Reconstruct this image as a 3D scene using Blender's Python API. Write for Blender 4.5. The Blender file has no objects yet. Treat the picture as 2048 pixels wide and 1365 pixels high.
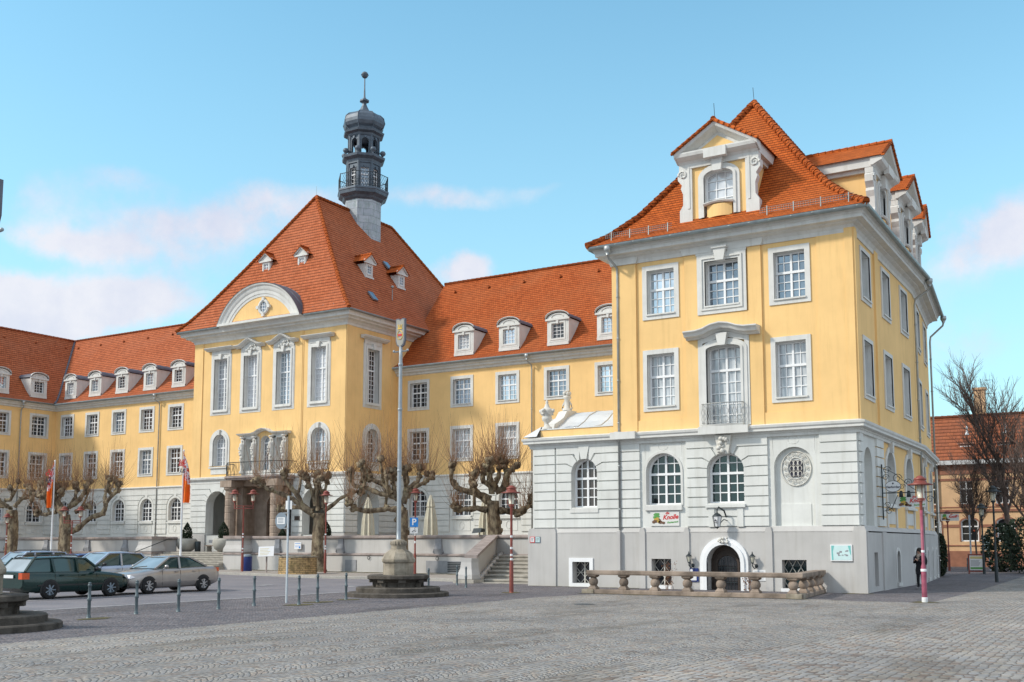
import bpy, bmesh, math, random
from mathutils import Vector, Matrix
random.seed(11)
SC = bpy.context.scene
COL = SC.collection
PI = math.pi
rad = math.radians
# ------------------------------------------------------------------ mesh builder
class MB:
    def __init__(s):
        s.v = []; s.f = []; s.uv = []; s.sm = []; s.mi = []; s.m = 0
    def face(s, pts, uv=None, sm=False, mi=None):
        i = len(s.v)
        s.v += [(p[0], p[1], p[2]) for p in pts]
        s.f.append(tuple(range(i, i + len(pts)))); s.uv.append(uv); s.sm.append(sm); s.mi.append(s.m if mi is None else mi)
    def rows(s, rows, closed=True, sm=True, cap0=False, cap1=False):
        i = len(s.v); n = len(rows[0])
        for r in rows: s.v += [(p[0], p[1], p[2]) for p in r]
        m = n if closed else n - 1
        for a in range(len(rows) - 1):
            for b in range(m):
                c = (b + 1) % n
                s.f.append((i + a*n + b, i + a*n + c, i + (a+1)*n + c, i + (a+1)*n + b))
                s.uv.append(None); s.sm.append(sm); s.mi.append(s.m)
        if cap0: s.f.append(tuple(i + b for b in range(n))); s.uv.append(None); s.sm.append(False); s.mi.append(s.m)
        if cap1: s.f.append(tuple(i + (len(rows)-1)*n + b for b in range(n))); s.uv.append(None); s.sm.append(False); s.mi.append(s.m)
    def lathe(s, c, prof, n=16, sm=True, rot=0, sx=1, sy=1):
        rows = [[(c[0] + r*sx*math.cos(rot + 2*PI*k/n), c[1] + r*sy*math.sin(rot + 2*PI*k/n), c[2] + z) for k in range(n)] for r, z in prof]
        s.rows(rows, True, sm, prof[0][0] > 1e-4, prof[-1][0] > 1e-4)
    def tube(s, pts, rs, n=6, sm=True, caps=True):
        pts = [Vector(p) for p in pts]
        if not hasattr(rs, '__len__'): rs = [rs]*len(pts)
        rows = []; ref = None
        for i, p in enumerate(pts):
            t = (pts[min(i+1, len(pts)-1)] - pts[max(i-1, 0)])
            if t.length < 1e-9: t = Vector((0, 0, 1))
            t.normalize()
            if ref is None:
                ref = Vector((0, 0, 1)) if abs(t.z) < .9 else Vector((1, 0, 0))
            a = t.cross(ref)
            if a.length < 1e-6: a = t.cross(Vector((0, 1, 0)))
            a.normalize(); b = t.cross(a); b.normalize(); ref = -b if False else ref
            rows.append([p + (a*math.cos(2*PI*k/n) + b*math.sin(2*PI*k/n))*rs[i] for k in range(n)])
        s.rows(rows, True, sm, caps, caps)
    def bar(s, a, b, w, h=None):
        a = Vector(a); b = Vector(b); t = (b - a).normalized(); h = w if h is None else h
        r = Vector((0, 0, 1)) if abs(t.z) < .95 else Vector((0, 1, 0))
        x = t.cross(r).normalized()*w/2; y = t.cross(x).normalized()*h/2
        s.rows([[a-x-y, a+x-y, a+x+y, a-x+y], [b-x-y, b+x-y, b+x+y, b-x+y]], True, False, True, True)
    def box(s, x0, x1, y0, y1, z0, z1):
        s.rows([[(x0, y0, z0), (x1, y0, z0), (x1, y1, z0), (x0, y1, z0)], [(x0, y0, z1), (x1, y0, z1), (x1, y1, z1), (x0, y1, z1)]], True, False, True, True)
    def sphere(s, c, r, n=12, m=8, sz=1, sx=1, sy=1):
        s.lathe(c, [(r*math.sin(PI*k/m), -r*sz*math.cos(PI*k/m)) for k in range(m+1)], n, True, 0, sx, sy)
    def blob(s, c, r, seed=0, n=10, m=7, amp=.25):
        rn = random.Random(seed)
        rows = []
        for a in range(m+1):
            row = []
            for k in range(n):
                q = r*(1 + rn.uniform(-amp, amp)) if 0 < a < m else r
                th = PI*a/m; ph = 2*PI*k/n
                row.append((c[0] + q*math.sin(th)*math.cos(ph), c[1] + q*math.sin(th)*math.sin(ph), c[2] - q*math.cos(th)))
            rows.append(row)
        s.rows(rows, True, True)
    def build(s, name, mat, parent=None, loc=None):
        me = bpy.data.meshes.new(name)
        off = Vector((0, 0, 0))
        if parent is not None:
            q = parent
            while q: off += q.location; q = q.parent
        elif loc is not None: off = Vector(loc)
        me.from_pydata([(a[0]-off.x, a[1]-off.y, a[2]-off.z) for a in s.v], [], s.f)
        mats = mat if isinstance(mat, (list, tuple)) else [mat]
        for m in mats: me.materials.append(m)
        me.polygons.foreach_set('use_smooth', s.sm)
        if len(mats) > 1: me.polygons.foreach_set('material_index', s.mi)
        uvl = me.uv_layers.new(name='UVMap').data
        Z = Vector((0, 0, 1))
        for p, uv in zip(me.polygons, s.uv):
            if uv is None:
                n = p.normal
                t = Z.cross(n)
                if t.length < .05: t = Vector((1, 0, 0)); b = Vector((0, 1, 0))
                else: t.normalize(); b = n.cross(t)
                for li in p.loop_indices:
                    c = Vector(s.v[me.loops[li].vertex_index]); uvl[li].uv = (c.dot(t), c.dot(b))
            else:
                for k, li in enumerate(p.loop_indices): uvl[li].uv = uv[k]
        me.validate(); me.update()
        o = bpy.data.objects.new(name, me); COL.objects.link(o)
        if parent is not None: o.parent = parent
        elif loc is not None: o.location = loc
        return o
def tag(o, label=None, cat=None, group=None, kind=None):
    if label: o['label'] = label
    if cat: o['category'] = cat
    if group: o['group'] = group
    if kind: o['kind'] = kind
    return o
def thing(name, label, cat, loc=(0, 0, 0), group=None, rz=0):
    o = bpy.data.objects.new(name, None); COL.objects.link(o)
    o.location = loc; o.rotation_euler = (0, 0, rz); o.empty_display_size = .3
    return tag(o, label, cat, group)
KIDS = {}
def copy_tree(o, loc=None, rz=None, label=None, parent=None):
    c = o.copy(); COL.objects.link(c)
    if parent is not None: c.parent = parent
    if loc is not None: c.location = loc
    if rz is not None: c.rotation_euler = (0, 0, rz)
    if label: c['label'] = label
    for ch in [q for q in COL.objects if q.parent == o]: copy_tree(ch, parent=c)
    return c
def jit(a): return random.uniform(-a, a)
# ------------------------------------------------------------------ materials
MATS = {}
def nodes(name):
    m = bpy.data.materials.new(name); m.use_nodes = True; nt = m.node_tree
    b = nt.nodes['Principled BSDF']; return m, nt, b
def N(nt, t, **kw):
    n = nt.nodes.new(t)
    for k, v in kw.items():
        if k.startswith('i_'): n.inputs[k[2:].replace('_', ' ')].default_value = v
        else: setattr(n, k, v)
    return n
def L(nt, a, b): nt.links.new(a, b)
def ramp(nt, fac, stops):
    r = nt.nodes.new('ShaderNodeValToRGB'); e = r.color_ramp.elements
    while len(e) > 1: e.remove(e[-1])
    e[0].position = stops[0][0]; e[0].color = tuple(stops[0][1]) + (1,)
    for p, c in stops[1:]:
        q = e.new(p); q.color = tuple(c) + (1,)
    if fac is not None: L(nt, fac, r.inputs[0])
    return r
def mixc(nt, fac, a, b, mode='MIX'):
    m = nt.nodes.new('ShaderNodeMix'); m.data_type = 'RGBA'; m.blend_type = mode
    for s, v in ((m.inputs[0], fac), (m.inputs[6], a), (m.inputs[7], b)):
        if isinstance(v, (int, float)): s.default_value = v
        elif isinstance(v, (tuple, list)): s.default_value = tuple(v) + (1,) if len(v) == 3 else v
        else: L(nt, v, s)
    return m.outputs[2]
def coords(nt, kind='Object', scale=(1, 1, 1)):
    t = nt.nodes.new('ShaderNodeTexCoord'); mp = nt.nodes.new('ShaderNodeMapping'); mp.inputs['Scale'].default_value = scale
    L(nt, t.outputs[kind], mp.inputs[0]); return mp.outputs[0]
def noise(nt, vec, scale, detail=4, rough=.55):
    n = nt.nodes.new('ShaderNodeTexNoise'); n.inputs['Scale'].default_value = scale; n.inputs['Detail'].default_value = detail; n.inputs['Roughness'].default_value = rough
    L(nt, vec, n.inputs['Vector']); return n
def bump(nt, h, b, strength=.3, dist=.02):
    n = nt.nodes.new('ShaderNodeBump'); n.inputs['Strength'].default_value = strength; n.inputs['Distance'].default_value = dist
    L(nt, h, n.inputs['Height']); L(nt, n.outputs[0], b.inputs['Normal']); return n
def simple(name, col, rough=.7, var=.12, sc=3., metal=0, bmp=.15, streak=0, spec=.5, fine=30., dist=.02):
    m, nt, b = nodes(name)
    v = coords(nt)
    n1 = noise(nt, v, sc, 5)
    dark = tuple(c*(1-var) for c in col); lite = tuple(min(1, c*(1+var*.6)) for c in col)
    c = ramp(nt, n1.outputs[0], [(.3, dark), (.7, lite)]).outputs[0]
    if streak:
        v2 = coords(nt, 'Object', (2.2, 2.2, .16)); n3 = noise(nt, v2, 2.0, 5, .65)
        r = ramp(nt, n3.outputs[0], [(.5, (1, 1, 1)), (.78, (1-streak, 1-streak*1.05, 1-streak*1.2))])
        c = mixc(nt, 1., c, r.outputs[0], 'MULTIPLY')
    L(nt, c, b.inputs['Base Color'])
    b.inputs['Roughness'].default_value = rough; b.inputs['Metallic'].default_value = metal
    b.inputs['Specular IOR Level'].default_value = spec
    if bmp:
        n2 = noise(nt, v, fine, 3); bump(nt, n2.outputs[0], b, bmp, dist)
    MATS[name] = m; return m
def pane(name, col, metal, rough=.04, spec=.5, fold=0):
    m, nt, b = nodes(name)
    v = coords(nt); n = noise(nt, v, .35, 2); n5 = noise(nt, v, 1.1, 2)
    c = ramp(nt, n5.outputs[0], [(.35, tuple(x*.7 for x in col)), (.65, col)]).outputs[0]
    if fold:   # net curtain hanging behind the glass
        wv = N(nt, 'ShaderNodeTexWave', wave_type='BANDS', bands_direction='DIAGONAL'); wv.inputs['Scale'].default_value = 2.6; wv.inputs['Distortion'].default_value = 3.; wv.inputs['Detail'].default_value = 2.
        L(nt, coords(nt, 'Object', (1, 1, .08)), wv.inputs['Vector']); c = mixc(nt, .75, c, ramp(nt, wv.outputs[0], [(.1, (.62, .64, .68)), (.8, (1, 1, 1))]).outputs[0], 'MULTIPLY')
    L(nt, c, b.inputs['Base Color']); b.inputs['Metallic'].default_value = metal; b.inputs['Roughness'].default_value = rough
    b.inputs['Specular IOR Level'].default_value = spec
    bump(nt, n.outputs[0], b, .08, .05)
    MATS[name] = m; return m
M = MATS
simple('yellow_stucco', (.83, .555, .245), .9, .10, .5, bmp=.15, streak=.12, spec=.2, fine=60, dist=.01)
simple('grey_stucco', (.665, .675, .65), .9, .10, .8, bmp=.15, streak=.16, spec=.2, fine=60, dist=.01)
simple('trim_paint', (.65, .65, .625), .8, .09, 1.5, bmp=.08, streak=.18, spec=.25, fine=40, dist=.01)
simple('plinth_stucco', (.50, .49, .475), .92, .09, .7, bmp=.2, streak=.12, spec=.2, fine=50, dist=.015)
simple('white_paint', (.80, .81, .82), .45, .04, 4, bmp=0)
simple('pale_metal', (.62, .64, .65), .5, .08, 1.5, metal=.15, bmp=.05)
simple('zinc', (.40, .42, .42), .45, .18, 3, metal=.6, bmp=.05)
simple('gutter_metal', (.30, .335, .33), .5, .2, 3, metal=.4, bmp=.05)
simple('slate_metal', (.115, .125, .16), .55, .25, 2, metal=.2, bmp=.1)
simple('dark_metal', (.035, .045, .05), .5, .2, 5, metal=.4, bmp=0)
simple('red_metal', (.23, .055, .04), .5, .25, 6, metal=.1, bmp=.08)
simple('mast_paint', (.34, .38, .41), .45, .1, 6, metal=.2, bmp=.02)
simple('bollard_metal', (.115, .15, .165), .5, .25, 8, metal=.3, bmp=.05)
simple('cast_white', (.60, .585, .54), .7, .1, 6, bmp=.2)
simple('sandstone', (.30, .24, .195), .95, .5, 1.6, bmp=.6, streak=.25, spec=.2, fine=22, dist=.02)
simple('portal_stone', (.36, .285, .23), .95, .3, 1.6, bmp=.5, streak=.3, spec=.2, fine=22, dist=.02)
simple('old_stone', (.33, .29, .23), .95, .5, 2.2, bmp=.7, streak=.4, spec=.2, fine=18, dist=.02)
simple('turret_metal', (.10, .13, .165), .5, .3, 2, metal=.25, bmp=.1)
simple('dark_stone', (.10, .088, .075), .95, .5, 2.5, bmp=.7, streak=.3, spec=.25, fine=18, dist=.02)
simple('step_stone', (.40, .375, .33), .95, .25, 2.5, bmp=.5, streak=.1, spec=.2, fine=25)
simple('coping_stone', (.33, .28, .26), .95, .3, 2, bmp=.4, streak=.2, spec=.2, fine=25)
simple('wood_dark', (.045, .028, .02), .6, .3, 5, bmp=.1)
simple('wood_brown', (.14, .07, .04), .6, .3, 5, bmp=.1)
simple('twig', (.24, .135, .075), .9, .3, 4, bmp=0)
simple('twig_dark', (.13, .095, .08), .9, .3, 4, bmp=0)
simple('moss', (.10, .085, .03), 1., .5, 3, bmp=.5, fine=14)
simple('board_pale', (.66, .66, .64), .5, .05, 3, bmp=0)
simple('leaf_dark', (.022, .04, .018), .8, .4, 5, bmp=0)
simple('leaf_red', (.18, .07, .03), .8, .4, 5, bmp=0)
simple('planter', (.36, .35, .31), .9, .12, 3, bmp=.2)
simple('canvas', (.62, .585, .47), .9, .12, 3, bmp=.1)
simple('sign_blue', (.01, .20, .60), .4, .03, 3, bmp=0)
simple('sign_navy', (.012, .03, .16), .35, .1, 3, bmp=0)
simple('sign_white', (.74, .75, .76), .4, .04, 3, bmp=0)
simple('sign_grey', (.20, .25, .30), .5, .1, 3, bmp=0)
simple('sign_teal', (.17, .50, .48), .4, .1, 3, bmp=0)
simple('sign_mint', (.56, .74, .74), .4, .06, 5, bmp=0)
simple('sign_red', (.55, .03, .03), .4, .1, 3, bmp=0)
simple('sign_green', (.10, .33, .08), .5, .2, 3, bmp=0)
simple('sign_yellow', (.60, .50, .22), .5, .1, 3, bmp=0)
simple('gold', (.60, .40, .09), .4, .1, 3, metal=.5, bmp=0)
simple('flag_orange', (.80, .155, .01), .8, .1, 3, bmp=.1)
simple('ink', (.03, .03, .05), .6, .1, 3, bmp=0)
simple('tyre', (.012, .012, .013), .85, .2, 9, bmp=.1)
simple('rim', (.48, .49, .51), .3, .1, 5, metal=.7, bmp=0)
simple('plastic_black', (.015, .016, .018), .5, .2, 5, bmp=0)
simple('skin', (.42, .24, .17), .6, .05, 5, bmp=0)
simple('hair', (.018, .013, .010), .7, .2, 9, bmp=0)
simple('cloth_black', (.014, .014, .018), .9, .3, 6, bmp=.2)
simple('scarf', (.38, .31, .26), .95, .25, 9, bmp=.3)
simple('shoe', (.40, .38, .38), .7, .2, 6, bmp=0)
simple('lamp_glass', (.58, .56, .46), .25, .05, 6, bmp=0)
simple('panel_grey', (.27, .28, .30), .7, .12, 4, bmp=.1)
simple('pink_paint', (.30, .065, .11), .5, .35, 5, bmp=.05)
simple('marking', (.45, .45, .45), .9, .35, 5, bmp=.2)
simple('ochre_stucco', (.64, .42, .24), .9, .1, 1, bmp=.1, streak=.1)
simple('brown_stone', (.30, .135, .085), .9, .2, 2, bmp=.2)
pane('glass_dark', (.028, .03, .036), .0, .03, .9)
pane('glass_brown', (.06, .04, .035), .0, .04, .9)
pane('glass_green', (.008, .032, .038), .1, .03, .9)
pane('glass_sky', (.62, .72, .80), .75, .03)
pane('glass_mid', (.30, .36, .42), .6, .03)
pane('glass_curtain', (.60, .62, .64), .1, .12, .9, fold=1)
pane('glass_white', (.78, .80, .83), .1, .1, .9)  # pale base colour stands in for bright sky reflected in the pane
pane('car_glass', (.03, .075, .075), .3, .03, 1.)
pane('car_glass_pale', (.40, .47, .50), .4, .05, 1.)
def carpaint(name, col, rough=.25, metal=.3):
    m, nt, b = nodes(name)
    v = coords(nt); n = noise(nt, v, 3, 3)
    c = ramp(nt, n.outputs[0], [(.3, tuple(x*.85 for x in col)), (.7, col)]).outputs[0]
    L(nt, c, b.inputs['Base Color']); b.inputs['Metallic'].default_value = metal; b.inputs['Roughness'].default_value = rough
    b.inputs['Coat Weight'].default_value = .6; b.inputs['Coat Roughness'].default_value = .05
    MATS[name] = m
carpaint('paint_green', (.003, .032, .028)); carpaint('paint_silver', (.40, .37, .35), .3, .55)
carpaint('paint_blue', (.05, .09, .25)); carpaint('paint_ice', (.42, .50, .62), .3, .5); carpaint('paint_black', (.02, .02, .025))
carpaint('head_lamp', (.7, .7, .72), .15, .2); carpaint('tail_lamp', (.60, .08, .01), .2, 0)
def tile_mat(name, c1, c2, c3, w=.20, h=.17, joint=.24):
    m, nt, b = nodes(name)
    t = nt.nodes.new('ShaderNodeTexCoord')
    br = nt.nodes.new('ShaderNodeTexBrick'); L(nt, t.outputs['UV'], br.inputs['Vector'])
    br.offset = .5; br.inputs['Scale'].default_value = 1.; br.inputs['Brick Width'].default_value = w; br.inputs['Row Height'].default_value = h
    br.inputs['Mortar Size'].default_value = .006; br.inputs['Mortar Smooth'].default_value = .3; br.inputs['Bias'].default_value = .0
    br.inputs['Color1'].default_value = c1 + (1,); br.inputs['Color2'].default_value = c2 + (1,); br.inputs['Mortar'].default_value = tuple(x*joint for x in c1) + (1,)
    ob = coords(nt); n = noise(nt, ob, .35, 6, .6); n4 = noise(nt, ob, 2.5, 4, .6)
    c = mixc(nt, ramp(nt, n.outputs[0], [(.42, (0, 0, 0)), (.72, (.7, .7, .7))]).outputs[0], br.outputs['Color'], c3)
    c = mixc(nt, 1., c, ramp(nt, n4.outputs[0], [(.3, (.80, .80, .80)), (.7, (1.08, 1.08, 1.08))]).outputs[0], 'MULTIPLY')
    L(nt, c, b.inputs['Base Color']); b.inputs['Roughness'].default_value = .85; b.inputs['Specular IOR Level'].default_value = .15
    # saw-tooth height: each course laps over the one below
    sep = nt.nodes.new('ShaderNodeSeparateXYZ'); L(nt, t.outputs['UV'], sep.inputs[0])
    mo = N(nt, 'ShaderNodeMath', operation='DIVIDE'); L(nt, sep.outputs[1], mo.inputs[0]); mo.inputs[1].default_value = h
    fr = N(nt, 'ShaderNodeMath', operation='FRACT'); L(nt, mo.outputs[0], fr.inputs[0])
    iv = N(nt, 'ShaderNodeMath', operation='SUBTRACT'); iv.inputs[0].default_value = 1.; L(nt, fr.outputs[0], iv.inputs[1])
    lap_shade = ramp(nt, fr.outputs[0], [(0, (joint,)*3), (.14, (joint+.12,)*3), (.34, (.98, .98, .98)), (1, (1.12, 1.12, 1.12))]).outputs[0]  # row shadow along the foot of each course, painted into the tile colour
    L(nt, mixc(nt, 1., c, lap_shade, 'MULTIPLY'), b.inputs['Base Color'])
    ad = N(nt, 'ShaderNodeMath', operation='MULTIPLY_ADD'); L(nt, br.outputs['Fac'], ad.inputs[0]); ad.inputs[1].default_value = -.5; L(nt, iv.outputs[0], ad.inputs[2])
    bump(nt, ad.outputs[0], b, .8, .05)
    MATS[name] = m
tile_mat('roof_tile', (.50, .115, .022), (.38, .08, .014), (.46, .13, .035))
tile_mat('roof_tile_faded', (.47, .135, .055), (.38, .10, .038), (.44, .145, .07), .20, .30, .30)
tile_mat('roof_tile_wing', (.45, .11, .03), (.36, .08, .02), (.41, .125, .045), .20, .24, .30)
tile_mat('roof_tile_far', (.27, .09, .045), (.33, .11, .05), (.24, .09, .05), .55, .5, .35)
def masonry(name, c1, c2, mort, w, h, bs=.5, dirt=.45):
    m, nt, b = nodes(name)
    t = nt.nodes.new('ShaderNodeTexCoord')
    br = nt.nodes.new('ShaderNodeTexBrick'); L(nt, t.outputs['UV'], br.inputs['Vector'])
    br.inputs['Scale'].default_value = 1.; br.inputs['Brick Width'].default_value = w; br.inputs['Row Height'].default_value = h; br.inputs['Mortar Size'].default_value = .012
    br.inputs['Color1'].default_value = c1 + (1,); br.inputs['Color2'].default_value = c2 + (1,); br.inputs['Mortar'].default_value = mort + (1,)
    n = noise(nt, coords(nt), 3., 5); c = mixc(nt, 1., br.outputs['Color'], ramp(nt, n.outputs[0], [(.35, (dirt, dirt*1.08, dirt)), (.6, (1.1, 1.1, 1.1))]).outputs[0], 'MULTIPLY')
    L(nt, c, b.inputs['Base Color']); b.inputs['Roughness'].default_value = .95
    bump(nt, br.outputs['Fac'], b, -bs, .03); MATS[name] = m
masonry('well_masonry', (.50, .34, .16), (.36, .24, .12), (.12, .09, .05), .34, .11, .8)
masonry('zinc_sheet', (.42, .46, .50), (.34, .38, .43), (.13, .15, .17), .9, .62, .3, .85)
def flag_print():
    m, nt, b = nodes('flag_print'); v = coords(nt); n = noise(nt, v, 5.5, 3, .6); n2 = noise(nt, v, 4., 2, .5)
    c = ramp(nt, n.outputs[0], [(.48, (.76, .75, .78)), (.52, (.66, .05, .02)), (.60, (.66, .05, .02)), (.63, (.80, .78, .8))]); c.color_ramp.interpolation = 'CONSTANT'
    d = ramp(nt, n2.outputs[0], [(.60, (1, 1, 1)), (.63, (.08, .07, .2))]).outputs[0]
    L(nt, mixc(nt, 1., c.outputs[0], d, 'MULTIPLY'), b.inputs['Base Color']); b.inputs['Roughness'].default_value = .8; MATS['flag_print'] = m
flag_print()
def bark():
    m, nt, b = nodes('bark'); v = coords(nt, 'Object', (1, 1, .5)); n = noise(nt, v, 3.5, 6, .65); n2 = noise(nt, v, 11, 4)
    c = ramp(nt, n.outputs[0], [(.32, (.05, .038, .028)), (.47, (.17, .13, .09)), (.60, (.34, .28, .19)), (.70, (.16, .145, .07))]).outputs[0]
    L(nt, c, b.inputs['Base Color']); b.inputs['Roughness'].default_value = .95; b.inputs['Specular IOR Level'].default_value = .15
    n7 = noise(nt, v, 24, 4, .7); bump(nt, mixc(nt, .5, n2.outputs[0], n7.outputs[0]), b, 1., .09); MATS['bark'] = m
bark()
def ground_mats():
    # small sett paving: voronoi cells, optionally bent into fans
    def setts(name, cell, cols, fan=0, joint=.06, jc=(.05, .047, .043), bs=.6):
        m, nt, b = nodes(name)
        t = nt.nodes.new('ShaderNodeTexCoord'); vec = t.outputs['Object']
        if fan:
            sep = nt.nodes.new('ShaderNodeSeparateXYZ'); L(nt, vec, sep.inputs[0])
            dv = N(nt, 'ShaderNodeMath', operation='DIVIDE'); L(nt, sep.outputs[0], dv.inputs[0]); dv.inputs[1].default_value = fan
            fr = N(nt, 'ShaderNodeMath', operation='FRACT'); L(nt, dv.outputs[0], fr.inputs[0])
            sb = N(nt, 'ShaderNodeMath', operation='SUBTRACT'); L(nt, fr.outputs[0], sb.inputs[0]); sb.inputs[1].default_value = .5
            sq = N(nt, 'ShaderNodeMath', operation='MULTIPLY'); L(nt, sb.outputs[0], sq.inputs[0]); L(nt, sb.outputs[0], sq.inputs[1])
            ma = N(nt, 'ShaderNodeMath', operation='MULTIPLY_ADD'); L(nt, sq.outputs[0], ma.inputs[0]); ma.inputs[1].default_value = fan*1.5; L(nt, sep.outputs[1], ma.inputs[2])
            cb = nt.nodes.new('ShaderNodeCombineXYZ'); L(nt, sep.outputs[0], cb.inputs[0]); L(nt, ma.outputs[0], cb.inputs[1]); vec = cb.outputs[0]
        vo = N(nt, 'ShaderNodeTexVoronoi', feature='DISTANCE_TO_EDGE'); vo.inputs['Scale'].default_value = 1/cell; vo.inputs['Randomness'].default_value = .42; L(nt, vec, vo.inputs['Vector'])
        v1 = N(nt, 'ShaderNodeTexVoronoi', feature='F1'); v1.inputs['Scale'].default_value = 1/cell; v1.inputs['Randomness'].default_value = .42; L(nt, vec, v1.inputs['Vector'])
        rs = nt.nodes.new('ShaderNodeSeparateColor'); L(nt, v1.outputs['Color'], rs.inputs[0])
        st = ramp(nt, rs.outputs[0], cols).outputs[0]
        ob = t.outputs['Object']
        n = noise(nt, ob, .25, 6, .6); n3 = noise(nt, ob, .9, 5, .65)
        st = mixc(nt, 1., st, ramp(nt, n.outputs[0], [(.3, (.72, .72, .72)), (.7, (1.16, 1.12, 1.05))]).outputs[0], 'MULTIPLY')
        st = mixc(nt, 1., st, ramp(nt, n3.outputs[0], [(.3, (.82, .82, .81)), (.7, (1.1, 1.1, 1.1))]).outputs[0], 'MULTIPLY')
        n6 = noise(nt, coords(nt, 'Object', (.5, .12, 1)), .7, 5, .7)   # worn and stained tracks
        st = mixc(nt, 1., st, ramp(nt, n6.outputs[0], [(.36, (.66, .64, .60)), (.47, (1, 1, 1)), (.7, (1.05, 1.04, 1.02))]).outputs[0], 'MULTIPLY')
        jr = ramp(nt, vo.outputs[0], [(0, (0, 0, 0)), (joint, (1, 1, 1))])
        c = mixc(nt, jr.outputs[0], jc, st); L(nt, c, b.inputs['Base Color'])
        b.inputs['Roughness'].default_value = .8; b.inputs['Specular IOR Level'].default_value = .3
        hr = ramp(nt, vo.outputs[0], [(0, (0, 0, 0)), (.25, (1, 1, 1))]); bump(nt, hr.outputs[0], b, bs, .03)
        MATS[name] = m
    setts('cobble_fan', .12, [(0, (.25, .245, .25)), (.3, (.36, .35, .335)), (.55, (.31, .315, .33)), (.75, (.39, .36, .325)), (.93, (.33, .28, .255)), (1, (.19, .165, .15))], fan=1.25, joint=.14, jc=(.09, .082, .075), bs=.6)
    setts('cobble_large', .15, [(0, (.27, .26, .26)), (.3, (.36, .345, .33)), (.55, (.32, .325, .34)), (.75, (.38, .35, .315)), (.9, (.33, .265, .23)), (1, (.20, .165, .15))], joint=.12, jc=(.11, .09, .075), bs=.6)
    setts('sett_dark', .11, [(0, (.15, .145, .165)), (.4, (.20, .19, .21)), (.7, (.25, .23, .245)), (1, (.19, .16, .17))], joint=.16, jc=(.045, .045, .05), bs=.6)
    def plain(name, cols, sc, fine, bs=.4):
        m, nt, b = nodes(name); ob = coords(nt); n = noise(nt, ob, sc, 6, .65); n2 = noise(nt, ob, fine, 3, .7)
        c = ramp(nt, n.outputs[0], cols).outputs[0]
        c = mixc(nt, 1., c, ramp(nt, n2.outputs[0], [(.35, (.78, .78, .8)), (.65, (1.2, 1.2, 1.2))]).outputs[0], 'MULTIPLY')
        L(nt, c, b.inputs['Base Color']); b.inputs['Roughness'].default_value = .85; b.inputs['Specular IOR Level'].default_value = .3
        bump(nt, n2.outputs[0], b, bs, .01); MATS[name] = m
    plain('asphalt', [(.3, (.15, .145, .16)), (.55, (.20, .19, .20)), (.75, (.24, .22, .225))], .5, 35)
    plain('asphalt_dark', [(.3, (.07, .072, .075)), (.6, (.10, .10, .105)), (.8, (.12, .115, .11))], .5, 35)
    plain('slabs', [(.3, (.27, .24, .215)), (.6, (.33, .30, .265)), (.8, (.37, .34, .30))], .8, 20)
    plain('kerb_granite', [(.3, (.30, .29, .27)), (.7, (.40, .38, .33))], 2, 30)
ground_mats()
# ------------------------------------------------------------------ facade helpers
class Fr:
    def __init__(s, o, u, n): s.o = o; s.u = u; s.n = n
    def P(s, u, z, d=0): return (s.o[0] + u*s.u[0] + d*s.n[0], s.o[1] + u*s.u[1] + d*s.n[1], z)
    def box(s, mb, u0, u1, z0, z1, d0, d1):
        P = s.P
        mb.rows([[P(u0, z0, d0), P(u1, z0, d0), P(u1, z0, d1), P(u0, z0, d1)], [P(u0, z1, d0), P(u1, z1, d0), P(u1, z1, d1), P(u0, z1, d1)]], True, False, True, True)
    def prism(s, mb, pts, d0, d1, sm=False):
        a = [s.P(u, z, d0) for u, z in pts]; b = [s.P(u, z, d1) for u, z in pts]
        mb.rows([a, b], True, sm, True, True)
def front(Y): return Fr((0, Y, 0), (1, 0), (0, -1))
def sideX(X): return Fr((X, 0, 0), (0, 1), (1, 0))
def arc_pts(a, b, z1, r, n=14):
    c = (a+b)/2; h = (b-a)/2
    return [(c - h*math.cos(PI*k/n), z1 - r + r*math.sin(PI*k/n)) for k in range(n+1)]
def outline(a, b, z0, z1, r=0, n=14):
    if r <= 0: return [(a, z0), (a, z1), (b, z1), (b, z0)]
    return [(a, z0)] + arc_pts(a, b, z1, r, n) + [(b, z0)]
def wall(mb, fr, u0, u1, z0, z1, ops=(), d=0):
    us = sorted(set([u0, u1] + [x for o in ops for x in o[:2] if u0 < x < u1])); zs = sorted(set([z0, z1] + [x for o in ops for x in o[2:4] if z0 < x < z1]))
    for i in range(len(us)-1):
        for j in range(len(zs)-1):
            cu = (us[i]+us[i+1])/2; cz = (zs[j]+zs[j+1])/2
            if any(o[0] < cu < o[1] and o[2] < cz < o[3] for o in ops): continue
            mb.face([fr.P(us[i], zs[j], d), fr.P(us[i+1], zs[j], d), fr.P(us[i+1], zs[j+1], d), fr.P(us[i], zs[j+1], d)])
    for o in ops:
        if len(o) > 4 and o[4] > 0:
            a, b, za, zb, r = o[:5]; pts = arc_pts(a, b, zb, r); m = len(pts)//2
            mb.face([fr.P(a, zb, d)] + [fr.P(u, z, d) for u, z in reversed(pts[:m+1])])
            mb.face([fr.P(b, zb, d)] + [fr.P(u, z, d) for u, z in reversed(pts[m:])])
def strip(mb, fr, pa, pb, da, db, closed=True, sm=False):
    n = len(pa)
    for i in range(n if closed else n-1):
        j = (i+1) % n
        mb.face([fr.P(*pa[i], da), fr.P(*pa[j], da), fr.P(*pb[j], db), fr.P(*pb[i], db)], sm=sm)
def reveal(mb, fr, op, d0, d1):
    o = outline(*op[:4], op[4] if len(op) > 4 else 0); strip(mb, fr, o, o, d0, d1)
def grow(op, w, bot=True):
    r = op[4] if len(op) > 4 else 0
    return (op[0]-w, op[1]+w, op[2]-(w if bot else 0), op[3]+w, r+w if r > 0 else 0)
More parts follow.
